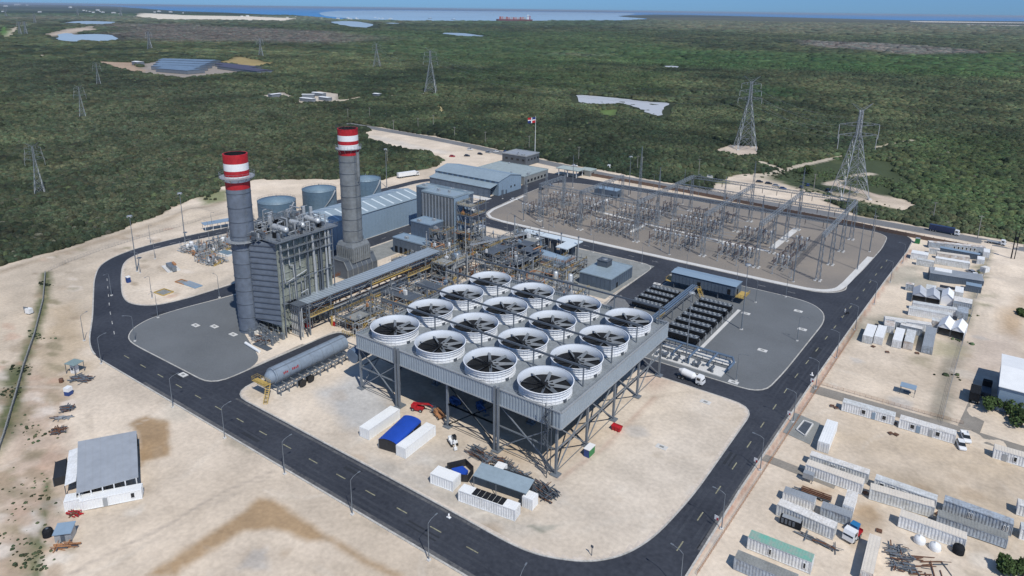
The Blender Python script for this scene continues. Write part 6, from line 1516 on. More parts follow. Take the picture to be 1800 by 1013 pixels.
# --- yard at lower right
unit('white cabin with two black windows, left of the two beside the grey track',(1479,722),(1570,748),2.6,2.7,wins=[(5.6,1.0),(10.8,1.0)],doors=[(8.2,m_bluew)],name='site_cabin',cat='cabin')
unit('white cabin with grey doors and two windows beside the two white cars',(1579,752),(1677,781),2.6,2.7,wins=[(3.2,1.0),(9.2,1.0)],doors=[(4.6,m_bluew),(7.6,m_steell)],name='site_cabin',cat='cabin')
unit('white cabin cut by the right edge of the photo below the grey track',(1744.5,806),(1800,821),2.6,2.8,L=9,name='site_cabin',cat='cabin',doors=[(2.4,)],wins=[(4.6,.7)])
unit('plain white container standing end-on beside the grey trench pad',(1436,792),(1455,799),12.2,2.8,wall=m_white2,roof=m_white2)
unit('white cabin with dark slit windows directly behind a beige roofed container',(1427,793,2.7),(1529,826,2.7),2.2,2.7,wins=[(5.2,.25),(5.8,.25),(7.6,.25),(8.1,.25)],name='site_cabin',cat='cabin')
unit('ribbed white container with dusty beige roof beside the pipe trailer',(1414,834),(1513,870),2.5,2.8,roof=m_roofb)
unit('white cabin with a row of black windows behind a ribbed container in the middle row',(1541,834,2.7),(1648,871,2.7),2.2,2.7,wins=[(1.6,.9),(4.0,.9),(6.4,.9),(11.0,.9)],doors=[(8.6,)],name='site_cabin',cat='cabin')
unit('ribbed container with beige roof in front of the four window cabin',(1527,878),(1639,911),2.5,2.8,roof=m_roofb)
unit('ribbed container with rust specked beige roof beside the two white dome tanks',(1578,926),(1694,969),2.5,2.9,roof=m_roofb)
m_bluish=M('weathered_blue_white',(.36,.42,.48),.55,0,.2,.4,1.6,grime=(.26,.28,.30))
unit('long blue grey weathered cabin with slit windows right of the middle row',(1662,871,3),(1782,913,3),2.2,3.0,wall=m_bluish,roof=m_bluish,wins=[(5.0,.25),(5.6,.25),(11.6,.25),(12.2,.25)],name='site_cabin',cat='cabin')
unit('low grey container in shade in front of the blue grey cabin',(1645,922),(1768,965),2.4,2.3,wall=m_bluish,roof=m_concd)
unit('white container at the right edge, upper of two',(1786,905),(1815,915),2.5,2.7,L=12.2)
unit('white container at the right edge, lower of two',(1791,948),(1820,958),2.5,2.7,L=12.2)
unit('ribbed white container with a black generator against its side',(1364,906),(1463,950),2.5,2.9)
unit('small pale container behind the one with the black generator',(1375,880),(1429,899),2.4,2.3,roof=m_steell)
unit('plain light grey container right of the generator one',(1441,907),(1489,938),2.4,2.3,wall=m_bluish,roof=m_steell,L=6.1)
unit('short white container standing end-on beside the muddy patch',(1479,905),(1497,913),6.1,2.8,wall=m_white2)
t=unit('ribbed white container with a patchy teal green roof at the bottom of the photo',(1313,965),(1424,1010),2.6,2.9,roof=m_teal,wins=[(4.6,.5),(11.4,.5)])
t=unit('grey dusty roofed container in front of the teal roofed one at the bottom edge',(1289,1001),(1395,1046),2.6,2.8,wall=m_bluish,roof=m_concd)
unit('beige roofed container standing end-on beside the scrap pile at the bottom',(1510,1022),(1531,1030),12.2,2.8,roof=m_roofb)
# --- camp at upper right
unit('first of the camp cabins standing end-on, leftmost, white with plain roof',(1515,602),(1532,604),11,2.8,name='camp_cabin',cat='cabin',roof=m_white2)
unit('second camp cabin standing end-on, close beside the leftmost one',(1535,604),(1550,607),11,2.8,name='camp_cabin',cat='cabin',roof=m_white2)
unit('third camp cabin standing end-on, in the middle of the five',(1567,610),(1583,613),11.5,2.8,name='camp_cabin',cat='cabin',roof=m_white2)
unit('fourth camp cabin standing end-on, left of the lane of grass',(1587,613),(1603,617),11.5,2.8,name='camp_cabin',cat='cabin')
unit('grey fifth camp cabin standing end-on beside the white twin tent',(1619,620),(1637,622),18,2.7,name='camp_cabin',cat='cabin',wall=m_bluish,roof=m_steell)
unit('long white camp cabin behind the end-on cabins, left part of its row',(1554,573),(1636,585),2.6,2.8,name='camp_cabin',cat='cabin',wins=[(1+k*1.7,.5) for k in range(6)])
unit('short white camp cabin just above the two leftmost end-on cabins',(1553,584),(1569,588),5,2.7,name='camp_cabin',cat='cabin')
unit('low grey connecting cabin above the middle end-on cabins',(1581,583),(1619,592),2.6,2.6,name='camp_cabin',cat='cabin',wall=m_bluish)
unit('long pale camp cabin with two ribbed roofs in the middle of the camp',(1596,554),(1672,568),2.6,2.9,name='camp_cabin',cat='cabin')
unit('long pale camp cabin behind and parallel to the middle one',(1603,545),(1680,558),2.6,2.9,name='camp_cabin',cat='cabin')
unit('grey block cabin above the white twin tent',(1680,560),(1699,565),6,2.9,name='camp_cabin',cat='cabin',wall=m_bluish,roof=m_bluish)
unit('broad grey cabin with cream roof right of the small white tent',(1674,542),(1706,548),5.5,3.2,name='camp_cabin',cat='cabin',wall=m_bluish,corr=True)
unit('white end-on cabin above the grey arched tents',(1625,519),(1642,522),6,2.8,name='camp_cabin',cat='cabin')
unit('white end-on cabin above the small white tent, right one',(1676,524),(1691,527),7,2.8,name='camp_cabin',cat='cabin',roof=m_white2)
unit('small grey box cabin at the left of the grey arched tents',(1591,510),(1604,513),2.6,2.7,name='camp_cabin',cat='cabin',wall=m_bluish)
unit('long grey hall of the camp with one white roof panel',(1633,493),(1727,508),9,3.3,name='camp_hall',cat='hall',wall=m_bluedk,roof=m_steell)
unit('white roof panel hut set on the left part of the long grey hall side',(1640,489),(1670,494),4.5,3.6,name='camp_cabin',cat='cabin',wall=m_white2,roof=m_white2)
unit('long low blue roofed camp building behind the long grey hall',(1696,512),(1722,519),4,2.8,name='camp_hall',cat='hall',wall=m_bluedk,roof=m_bluew)
unit('white container in the camp, left in the third row from the highway',(1610,466),(1640,471),2.6,2.7)
unit('long white camp cabin in the third row from the highway',(1643,464),(1703,474),3.0,2.8,name='camp_cabin',cat='cabin',roof=m_white2)
unit('beige roofed long camp cabin in the second row from the highway',(1646,455),(1703,463),2.8,2.8,name='camp_cabin',cat='cabin',roof=m_roofb)
unit('long blue roofed camp cabin with dark front in the second row from the highway',(1650,446),(1720,459),3,2.9,name='camp_cabin',cat='cabin',wall=m_bluedk,roof=m_bluew)
unit('long camp cabin with a row of dark windows nearest the highway',(1632,436),(1731,446),3,2.9,name='camp_cabin',cat='cabin',wall=m_bluish,wins=[(11+k*1.7,.8) for k in range(6)])
unit('white end-on cabin at the right end of the highway side row',(1727,453),(1738,455),6,2.9,name='camp_cabin',cat='cabin',roof=m_white2)
unit('white end-on cabin just below the right end of the highway side row',(1716,466),(1728,469),5,2.9,name='camp_cabin',cat='cabin',roof=m_white2)
unit('white container parked by the road bend, nearest the left in the camp',(1600,455),(1629,460),5,2.9,roof=m_white2)
unit('small green cabin alone by the road bend above the camp',(1608,428),(1616,429),2.4,2.5,wall=m_green,roof=m_steell,name='site_cabin',cat='cabin')
unit('tall grey equipment box on the right edge of the camp below the long grey hall',(1722,478),(1731,481),3,2.4,wall=m_white,name='camp_cabin',cat='cabin')
for i,(px,lab,mt) in enumerate([((1716,486),'white car parked behind the long grey hall of the camp',p_wht),((1724,489),'second white car parked behind the long grey hall of the camp',p_wht),((1706,480),'silver car among the cabins above the long grey hall',p_sil)]):
    g=G(*px); dup(c1 if mt is p_wht else cc['silver_car_paint'],(g[0],g[1],.05),.3+i,lab)
unit('narrow grey cabin closing the yard above the leftmost end-on cabins',(1570,577),(1590,581),2.4,2.6,name='camp_cabin',cat='cabin',wall=m_bluish)
unit('small white cabin between the twin tent and the long pale cabins',(1636,575),(1650,578),3,2.6,name='camp_cabin',cat='cabin')
unit('low white cabin in the top row left of the window row',(1632,446),(1650,448),2.4,2.6,name='camp_cabin',cat='cabin')
unit('blue grey store cabin between the long grey hall and the small white tent',(1645,519),(1668,524),3,2.4,name='camp_cabin',cat='cabin',wall=m_bluedk,roof=m_steell)
for lab,a_,b_,W_ in [('dark shade net stretched beside the long grey hall',(1650,514),(1690,521),3.5),('dark shade net left of the leftmost end-on cabins',(1534,586),(1552,590),4),('dark shade net behind the white twin tent',(1668,571),(1680,573),4)]:
    a,L,ang=frame2(a_,b_); t=thing('shade_net',lab,'shade net',(a.x,a.y,.03),ang); mb=MB(); mb.box(0,L,0,W_,2.2,2.26); mb.build('net',m_blk,t); mb=MB(); [mb.beam((x,y,0),(x,y,2.2),.1) for x in(.1,L-.1) for y in(.1,W_-.1)]; mb.build('posts',m_steeld,t)
def tent(label,p0,p1,depth,he,hr,mw,mr,n=1,L=None,rot=None,arch=False,name='tent',open_=True):
    a,L,ang=frame2(p0,p1,L,rot); t=thing(name,label,'tent',(a.x,a.y,.04),ang); w=L/n
    mb=MB();mr_=MB();fr=MB()
    for k in range(n):
        x0=k*w;x1=x0+w;cx=(x0+x1)/2
        if arch: pr=[(x0+(w)*(1-math.cos(math.pi*j/8))/2,he+(hr-he)*math.sin(math.pi*j/8)) for j in range(9)]
        else: pr=[(x0,he),(cx,hr),(x1,he)]
        for p,q in zip(pr,pr[1:]):
            vs=[(p[0],-.2,p[1]),(q[0],-.2,q[1]),(q[0],depth+.2,q[1]),(p[0],depth+.2,p[1])]; vt=[(a_,b_,c_+.06) for a_,b_,c_ in vs]; mr_.add(vs+vt,[(3,2,1,0),(4,5,6,7),(0,1,5,4),(2,3,7,6)])
        # back gable and, unless open, front gable
        for yy in((depth,) if open_ else (0,depth)):
            P=[(x0,yy,0),(x1,yy,0)]+[(p[0],yy,p[1]) for p in pr[::-1]]; mb.add(P,[tuple(range(len(P)))])
        if open_: 
            P=[(x0+.3,0,he),(x1-.3,0,he)]+[(p[0],0,p[1]) for p in pr[::-1][1:-1]]; mb.add(P,[tuple(range(len(P)))])
        for yy in(0,depth*.33,depth*.66,depth):
            for xx in(x0,x1): fr.beam((xx,yy,0),(xx,yy,he),.12)
    mb.box(0,.05,0,depth,0,he); mb.box(L-.05,L,0,depth,0,he)
    mb.build('walls',mw,t); mr_.build('roof',mr,t); fr.build('frame',m_steell,t); return t
m_tent=M('white_tent_fabric',(.80,.82,.84),.6,0,.04); m_tentg=M('grey_tent_fabric',(.45,.48,.52),.6,0,.12)
tent('white twin gable tent with open dark fronts at the corner of the camp',(1645,588),(1692,600),9,3.0,4.8,m_tent,m_tent,2)
tent('grey and white tent with two bays left of the small white tent',(1602,531),(1650,540),9,3.0,4.6,m_tentg,m_tentg,2)
tent('small white gable tent standing alone in the middle of the camp',(1652,535),(1673,540),8,3.2,4.8,m_tent,m_tent,1,open_=False)
# --- big white hall at right edge
t=gable('white_hall','large white hall with pale blue wall at the right edge of the photo',10,34,229,253,7.6,9.0,'x',m_bluew,m_white2,0,cat='hall',ribs=False)
# --- right yard objects
def dome(label,px,r=1.15):
    g=G(*px); t=thing('dome_tank',label,'tank',(g[0],g[1],.04)); mb=MB(); mb.lathe(0,0,[(r,0),(r*1.02,r*.5),(r*.9,r*.95),(r*.5,r*1.25),(r*.18,r*1.35),(r*.18,r*1.5),(.02,r*1.5)],20); mb.build('shell',m_white2,t); mb=MB(); mb.tube((r*.7,0,r),(r*1.05,0,.1),.06,6); mb.build('pipe',m_steel,t)
dome('left white domed water tank in front of the rust specked container',(1616,953)); dome('right white domed water tank in front of the rust specked container',(1643,965))
g=G(1684,972); t=thing('water_tank','small black domed tank at the right end of the rust specked container','tank',(g[0],g[1],.04)); mb=MB(); mb.lathe(0,0,[(1.1,0),(1.12,1.3),(1.0,1.7),(.4,2.0),(.02,2.05)],18); mb.build('shell',m_dark,t); mb=MB(); mb.lathe(0,0,[(.35,2),(.35,2.12),(.02,2.12)],10); mb.build('lid',m_dark,t)
a,L,ang=frame2((1372,915),(1407,933)); t=thing('generator','black generator set standing against the side of a ribbed white container','generator',(a.x,a.y,.04),ang); mb=MB(); mb.box(0,L,-1.2,0,.2,2.0); mb.build('housing',m_dark,t); mb=MB(); mb.box(.4,L-.2,-1.25,.05,2.0,2.1); mb.build('roof',m_steell,t); mb=MB(); [mb.box(.3+k*.8,.8+k*.8,-1.26,-1.2,.5,1.7) for k in range(int(L/.8)-1)]; mb.build('louvres',m_steeld,t)
a,L,ang=frame2((1405,868),(1460,885)); t=thing('pipe_trailer','low trailer loaded with rusty pipes between the white containers','trailer',(a.x,a.y,.04),ang); mb=MB(); mb.box(0,L,.0,2,.5,.7); mb.box(-1.5,0,.8,1.2,.5,.65); mb.build('bed',m_steeld,t); mb=MB(); [mb.tube((.2,.3+k*.3,.85+(k%2)*.22),(L-.1,.3+k*.3,.85+(k%2)*.22),.14,6) for k in range(6)]; mb.build('pipes',m_rust,t); wheelset(t,(2,L-2),(0,2),.4,.2)
g=G(1420,846); t=thing('control_box','small grey box on legs between the pipe trailer and the ribbed container','box',(g[0],g[1],.04)); mb=MB(); mb.box(-1.2,1.2,-.8,.8,1.0,2.4); mb.build('box',m_steell,t); mb=MB(); [mb.beam((x,y,0),(x,y,1),.12) for x in(-1,1) for y in(-.6,.6)]; mb.build('legs',m_steeld,t)
pal=thing('pallet_stack','stack of weathered pallets lying on the sand between the white cabins','pallets',(0,0,0),0,'pallet stacks in the right-hand yard'); mb=MB(); [mb.box(-.6,.6,-.5+k*.2,-.36+k*.2,.12,.16) for k in range(6)]; [mb.box(-.6,.6,-.5+k*.2,-.36+k*.2,.3,.34) for k in range(6)]; mb.build('boards',m_rust,pal); mb=MB(); [mb.box(x-.05,x+.05,-.5,.6,0,.12) for x in(-.5,0,.5)]; [mb.box(x-.05,x+.05,-.5,.6,.16,.3) for x in(-.5,0,.5)]; mb.build('bearers',m_wood,pal); first=True
rq_=random.Random(5)
for px in [(1463,715),(1470,718),(1566,763),(1575,765),(1522,868),(1650,905),(1545,935),(1572,745),(1750,930),(1560,620),(1535,610),(1612,622)]: g=G(*px); one(first,pal,(g[0],g[1],.03),rq_.uniform(0,3)); first=False
# trench pad
P=[G(*q) for q in [(1376,760),(1398,726),(1442,745),(1424,782)]]
mb=MB(); mb.prism(P,0,.08); struct('concrete_apron',mb,m_concd)
P2=[G(*q) for q in [(1400,757),(1413,741),(1429,747),(1415,768)]]; t=thing('open_pit','pale walled rectangular pit with a dark grille on the small grey pad','pit',(P2[0][0],P2[0][1],.08)); mb=MB()
for a_,b_ in zip(P2,P2[1:]+P2[:1]): mb.beam((a_[0],a_[1],.25),(b_[0],b_[1],.25),.35,.4)
mb.build('rim',m_concw,t,world=True); mb=MB(); mb.prism(P2,.08,.16); [mb.beam(Vector((*P2[0],.22)).lerp(Vector((*P2[3],.22)),k/8),Vector((*P2[1],.22)).lerp(Vector((*P2[2],.22)),k/8),.15,.08) for k in range(1,8)]; mb.build('grille',m_steeld,t,world=True)
g=G(1594,692); t=thing('shelter','small open shelter with a grey sheet roof alone on the sand','shelter',(g[0],g[1],.02)); mb=MB(); mb.box(-2,2.2,-1.6,1.6,2.5,2.62); mb.build('roof',m_bluew,t); mb=MB(); [mb.beam((x,y,0),(x,y,2.5),.12) for x in(-1.8,2) for y in(-1.4,1.4)]; mb.box(-1,1,-.6,.6,.5,.6); mb.build('posts',m_steeld,t)
# ------------------------------------------------------------------ objects on the sand in front of the fan platform
unit('long white container standing end-on left of the blue roofed tent',(633,768),(649,775),12.2,2.9,wall=m_white2,roof=m_white2,z=.14)
unit('long white container standing end-on right of the blue roofed tent',(697,801),(713,808),12.2,2.9,wall=m_white2,roof=m_white2,z=.14)
t=tent('black walled tent with a bright blue arched roof between two white containers',(666,789),(699,799),11.5,2.5,3.5,m_blk,m_blue,1,arch=True,open_=False); t.location.z=.14
unit('small white ribbed container left of the grey roofed workshop by the near kerb',(757,851),(796,866),3.4,2.8,wall=m_white2,roof=m_white2,z=.14)
t=unit('long white ribbed container with dark solar panels on its roof beside the near kerb',(806,882),(905,918),2.6,2.9,wall=m_white,roof=m_white2,z=.14)
mb=MB(); [mb.box(3.4+k*1.35,4.65+k*1.35,.1,2.5,3.02,3.1) for k in range(6)]; mb.build('solar_panel',m_dark,t)
a,L,ang=frame2((815,866),(913,901)); ca,sa=math.cos(ang),math.sin(ang)
t=thing('open_workshop','open sided workshop with a flat blue grey roof beside the solar container','workshop',(a.x,a.y,.14),ang)
mb=MB(); mb.add([(1.2,2.2,3.5),(L+.6,2.2,3.5),(L+.6,6.6,4.3),(1.2,6.6,4.3)],[(0,1,2,3)]); mb.add([(1.2,2.2,3.38),(L+.6,2.2,3.38),(L+.6,6.6,4.18),(1.2,6.6,4.18)],[(3,2,1,0)]); mb.build('roof',m_blueroof,t)
mb=MB(); [mb.beam((x,y,0),(x,y,z),.15) for x in(1.4,L*.5,L+.3) for y,z in((2.4,3.4),(6.4,4.1))]; mb.build('posts',m_steel,t); mb=MB(); mb.box(L+.2,L+.3,2.4,6.5,0,3.4); mb.build('dark_side_sheet',m_blk,t)
mb=MB(); mb.box(2,L-1,8.3,9.4,.0,2.4); [mb.box(2.1+k*1.3,3.2+k*1.3,8.4,9.3,2.4,2.5) for k in range(int((L-3)/1.3))]; mb.build('dark_rack',m_blk,t)
unit('small white cube container at the far right corner of the open workshop',(918,892),(930,897),2.6,2.8,L=2.6,wall=m_white2,roof=m_white2,z=.14)
unit('small white cube container at the far left corner of the open workshop',(868,838),(880,842),2.4,2.6,L=2.4,wall=m_white2,roof=m_white2,z=.14)
g=G(803,838); t=thing('tarpaulin_pen','black tarpaulin pen with a blue sheet inside, right behind the small white container','pen',(g[0],g[1],.14))
P=[(-3.4,0.4),(0.2,-2.0),(3.6,-.2),(2.6,3.2),(-.8,4.4)]; mb=MB()
for a_,b_ in zip(P,P[1:]+P[:1]): mb.beam((*a_,1.0),(*b_,1.0),.12,2.0)
mb.build('walls',m_blk,t); mb=MB(); mb.prism([(-2.2,.6),(.2,-.9),(2.2,.4),(1.6,2.4),(-.6,3.0)],.0,.9); mb.build('blue_sheet',m_blue,t)
def scrap(label,px,lx,ly,h,n,mat,seed,rot=0,z=.14,name='steel_stack'):
    r=random.Random(seed); g=G(*px); t=thing(name,label,'steel stack',(g[0],g[1],z),rot)
    for i,(m,k) in enumerate(((mat,n),(m_steeld,n//3),(m_rust,n//4))):
        mb=MB()
        for q in range(max(k,2)):
            x=r.uniform(-lx/2,lx/2);y=r.uniform(-ly/2,ly/2);zz=r.uniform(.12,h);l=r.uniform(.25,.6)*lx; a=r.gauss(0,.16)+(1.57 if r.random()<.2 else 0); w=r.uniform(.07,.24)
            mb.beam((x-l/2*math.cos(a),y-l/2*math.sin(a),zz),(x+l/2*math.cos(a),y+l/2*math.sin(a),zz+r.uniform(-.1,.1)),w)
        mb.build(['beams','dark_beams','rusty_beams'][i],m,t)
    return t
scrap('stack of grey scaffold frames left behind the open workshop',(846,805),7,3.5,1.4,60,m_steel,1,-.1); scrap('stack of grey steel sections along the back of the open workshop',(905,838),9,2.4,1.5,60,m_steel,2,-.1); scrap('dark jumbled steel pile right of the open workshop',(955,868),6,4,1.6,60,m_steeld,3,-.2); scrap('loose dark steel beside the front leg of the fan platform',(880,815),5,2,1.0,26,m_steeld,5,.1)
scrap('pile of scrap steel and pallets beside the beige roofed container at lower right',(1582,985),4,8,1.0,60,m_steel,6,.3,.03); scrap('scattered lengths of pipe on the sand right of the scrap pile',(1632,1000),8,7,.3,16,m_rust,7,.5,.03)
scrap('low wire baskets along the front of the generator container',(1440,955),7,1.0,.5,18,m_steel,8,-.05,.03)
t=thing('mini_excavator','small white excavator parked on the sand left of the steel frames','excavator',(*G(796,781),.14),-.5)
mb=MB(); [mb.box(-1.4,1.4,s-.22,s+.22,0,.6) for s in(-.8,.8)]; mb.build('tracks',m_tyre,t); mb=MB(); mb.box(-1.2,1.1,-.9,.9,.65,1.3); mb.box(-1.3,-.5,-.9,.9,1.3,1.8); mb.build('body',m_white2,t); mb=MB(); mb.box(-.4,.7,-.2,.8,1.3,2.5); mb.build('cab',m_glass,t); mb=MB(); mb.beam((.9,-.5,1.2),(2.4,-.5,2.6),.25,.35); mb.beam((2.4,-.5,2.6),(3.2,-.5,1.0),.2,.25); mb.box(2.9,3.5,-.9,-.1,.3,1.0); mb.build('arm',m_white2,t)
def lift(label,px,m,rot):
    t=thing('boom_lift',label,'boom lift',(*G(*px),.14),rot); mb=MB(); mb.box(-1.6,1.6,-1,1,.5,1.2); mb.box(-1.8,-.2,-.9,.9,1.2,1.9); mb.build('chassis',m,t); mb=MB(); mb.beam((-1.4,0,1.9),(3.4,0,2.6),.4,.45); mb.beam((3.4,0,2.6),(4.6,0,2.0),.25); mb.build('boom',m,t); mb=MB(); mb.box(4.4,5.4,-.8,.8,1.2,1.3); mb.rail([(4.4,-.8,1.3),(5.4,-.8,1.3),(5.4,.8,1.3),(4.4,.8,1.3),(4.4,-.8,1.3)],1,0,1,.06); mb.build('basket',m_steel,t); wheelset(t,(-1.2,1.2),(-1.1,1.1),.5,.3); return t
lift('orange boom lift at the edge of the shade under the fan platform',(772,734),m_orange,-.4); lift('red boom lift left of the orange one under the fan platform',(735,722),m_red,.3)
lift('blue boom lift deep in the shade under the fan platform',(800,712),M('machine_blue',(.02,.10,.30),.5),-.2); lift('second blue boom lift in the shade under the fan platform, near the front corner',(845,722),MATS['machine_blue'],-.6)
a=G(1026,803); t=thing('site_booth','small booth with white roof, blue front and green side by a steel leg','booth',(a[0],a[1],.14)); mb=MB(); mb.box(0,1.5,0,3.0,0,2.2); mb.build('body',m_bluetank,t); mb=MB(); mb.box(1.5,1.56,.05,2.95,.05,2.1); mb.build('green_side',m_green,t); mb=MB(); mb.box(-.1,1.65,-.1,3.1,2.2,2.35); mb.build('roof',m_white2,t)
g=G(1163,790)
t=thing('sign_post','thin dark signpost standing alone on the pale sand near the bottom bend','sign post',(*G(1040,978),.14)); mb=MB(); mb.beam((0,0,0),(0,0,2.6),.12); mb.build('post',m_steeld,t); mb=MB(); mb.box(-.3,.3,-.05,.05,2.0,2.6); mb.build('plate',m_steeld,t)
def cone(px,lab):
    g=G(*px); t=thing('traffic_barrier',lab,'barrier',(g[0],g[1],.05)); mb=MB(); mb.box(-.5,.5,-.3,.3,0,.12); mb.lathe(0,0,[(.3,.12),(.12,1.0),(.02,1.02)],10); mb.build('body',m_bandw,t); mb=MB(); mb.lathe(0,0,[(.24,.45),(.17,.7)],10); mb.build('band',m_orange,t)
cone((789,910),'small white traffic marker on the near road'); cone((1427,660),'white traffic marker on the right-hand road below the junction')
# ------------------------------------------------------------------ north west yard
def pads():
    r=random.Random(5)
    t=thing('portable_toilet','blue portable toilet with white roof in the sandy yard at the left bend','toilet',(*G(226,497),.14)); mb=MB(); mb.box(-.7,.7,-.7,.7,0,2.2); mb.build('cabin',m_bluetank,t); mb=MB(); mb.box(-.75,.75,-.75,.75,2.2,2.6); mb.build('roof',m_white2,t); mb=MB(); mb.box(-.5,.5,-.76,-.7,.1,2); mb.build('door',m_bluetank,t)
    for px,lab,m,w,l in [((288,515),'yellow timber formwork square at the left of the sandy yard',m_yellow,4.5,6),((321,497),'yellow and brown formwork pit in the sandy yard',m_orange,3,5.5)]:
        g=G(*px); t=thing('formwork',lab,'formwork',(g[0],g[1],.14),.1); mb=MB(); [mb.beam(a,b,.25,.35) for a,b in(((-l/2,-w/2,.2),(l/2,-w/2,.2)),((l/2,-w/2,.2),(l/2,w/2,.2)),((l/2,w/2,.2),(-l/2,w/2,.2)),((-l/2,w/2,.2),(-l/2,-w/2,.2)))]; mb.build('frame',m,t); mb=MB(); mb.box(-l/2+.3,l/2-.3,-w/2+.3,w/2-.3,.02,.1); mb.build('base',m_concd,t)
    g=G(338,502); t=thing('concrete_slab','pale blue white slab on the sand right of the yellow pit','slab',(g[0],g[1],.14),.05); mb=MB(); mb.box(-4.5,4.5,-1.7,1.7,0,.4); mb.build('slab',m_bluew,t); mb=MB(); [mb.box(-4+k*1.6,-3.2+k*1.6,-1.2,1.2,.4,.5) for k in range(5)]; mb.build('covers',m_steell,t)
    g=G(302,474); t=thing('generator_skid','dark grey machinery skid with an orange tank in the middle of the sandy yard','skid',(g[0],g[1],.14),-.25); mb=MB(); mb.box(-6,4,-2.6,2.6,0,.4); mb.build('slab',m_concw,t); mb=MB(); mb.box(-4,3,-1.2,1.2,.4,2.0); mb.box(3.2,4.6,-.8,.8,.4,2.3); mb.build('machine',m_steel,t); mb=MB(); mb.tube((-1.5,1.2,2.3),(1.5,1.2,2.3),.6,12); mb.build('orange_tank',m_orange,t); mb=MB(); mb.box(-4.5,-2.6,-1,.6,.4,1.9); mb.build('white_box',m_white2,t)
    procframe('pipe manifold rack with standing valves beside the back road at left',-303,-286,163,171,[2.2],61,46,.0,3,.14)
    procframe('second pipe manifold rack nearer the near chimney at left',-300,-287,174,186,[2.6],62,40,.0,2,.14)
    procframe('small dark valve skid between the racks and the near chimney',-283,-274,160,166,[1.6],63,24,.0,1,.14)
    g=G(398,446); t=thing('concrete_slab','grey blue foundation slab half hidden behind the near chimney','slab',(g[0],g[1],.14),.05); mb=MB(); mb.box(-5,5,-3,3,0,.4); mb.build('slab',m_concw,t); mb=MB(); mb.box(-3.5,3.5,-1.8,1.8,.4,.6); mb.build('plate',m_tankroof,t)
    t=thing('shade_shelter','long open shelter with a pale blue roof beside the back road','shelter',(-321,194,.0),math.radians(75)); mb=MB(); mb.box(-8,8,-2.8,2.8,3.6,3.8); mb.build('roof',m_bluew,t); mb=MB(); [mb.beam((-7.5+k*3.75,y,0),(-7.5+k*3.75,y,3.6),.2) for k in range(5) for y in(-2.4,2.4)]; mb.build('posts',m_bandw,t)
    pr=random.Random(8)
    for i,px in enumerate([(232,420),(262,400),(205,440)]): pass
pads()
g=G(458,605); scrap('valve pipes and grey duct lengths on the sand at the foot of the near chimney',(462,600),7,4,1.4,50,m_steell,11,.1); 
a=G(432,606); t=thing('duct_length','long white duct length lying beside grey panels near the near chimney foot','duct',(a[0],a[1],.14),-.0); mb=MB(); mb.tube((0,0,.5),(9,-1.0,.5),.5,10); mb.build('tube',m_white2,t); mb=MB(); mb.box(2,10,1.2,3.2,0,.35); mb.build('panels',m_steeld,t)
g=G(447,585); t=thing('rubble_heap','heap of cream rubble at the base of the near chimney','rubble',(g[0],g[1],.13)); mb=MB(); rq=random.Random(2)
for k in range(60): mb.box(*(lambda x,y,s:(x-s,x+s,y-s,y+s))(rq.gauss(0,1.6),rq.gauss(0,1.2),rq.uniform(.12,.4)),0,rq.uniform(.2,1.0))
mb.build('blocks',m_concw,t)
# ------------------------------------------------------------------ left side shed and huts
c=[G(134,867,4),G(243,838,4),G(240,758,4.4),G(137,777,4.4)]
def rotbox(c): return c
t=thing('open_shed','large shed with a flat grey sheet roof on the sand at lower left','shed',(c[0][0],c[0][1],0))
C=[(x,y) for x,y in c]; mb=MB(); zz=[3.8,3.8,4.4,4.4]
mb.add([(x,y,z) for (x,y),z in zip(C,zz)]+[(x,y,z+.12) for (x,y),z in zip(C,zz)],[(3,2,1,0),(4,5,6,7),(0,1,5,4),(1,2,6,5),(2,3,7,6),(3,0,4,7)])
for k in range(1,8):
    a=Vector((*C[0],3.94)).lerp(Vector((*C[1],3.94)),k/8); b=Vector((*C[3],4.54)).lerp(Vector((*C[2],4.54)),k/8); mb.beam(a,b,.09,.05)
mb.build('roof',m_sheet,t,world=True)
mb=MB()
for k in range(6):
    for (p,q,z) in((C[0],C[1],3.8),(C[3],C[2],4.4)):
        x=p[0]+(q[0]-p[0])*(.04+.92*k/5); y=p[1]+(q[1]-p[1])*(.04+.92*k/5); mb.beam((x,y,0),(x,y,z),.2)
mb.build('posts',m_white,t,world=True)
i0=Vector((*C[0],0)).lerp(Vector((*C[2],0)),.08)
mb=MB(); 
for p,q in((C[2],C[3]),(C[3],C[0])): mb.beam((p[0],p[1],1.8),(q[0],q[1],1.8),.1,3.5)
mb.build('back_wall',m_dark,t,world=True)
# lean-to
e=[G(113,852,3.4),G(134,846,3.6),G(139,787,3.9),G(121,791,3.6)]
t=thing('lean_to','pale lean-to roof with weathered strips on the left side of the grey shed','lean-to',(e[0][0],e[0][1],0)); mb=MB(); zz=[3.0,3.6,3.9,3.3]
mb.add([(x,y,z) for (x,y),z in zip(e,zz)]+[(x,y,z+.1) for (x,y),z in zip(e,zz)],[(3,2,1,0),(4,5,6,7),(0,1,5,4),(1,2,6,5),(2,3,7,6),(3,0,4,7)]); mb.build('roof',m_white,t,world=True)
mb=MB(); [mb.beam((x,y,0),(x,y,z),.14) for (x,y),z in zip(e,zz)]; mb.build('posts',m_steeld,t,world=True)
k_=[G(93,843,2.2),G(115,835,2.4),G(117,805,2.4),G(97,813,2.2)]
t=thing('black_cover','black shade cloth box on the left of the lean-to','shade cover',(k_[0][0],k_[0][1],0)); mb=MB(); mb.prism(k_,0,2.3); mb.build('cloth',m_blk,t,world=True); mb=MB(); [mb.beam((x,y,0),(x,y,2.5),.12) for x,y in k_]; mb.build('posts',m_steeld,t,world=True)
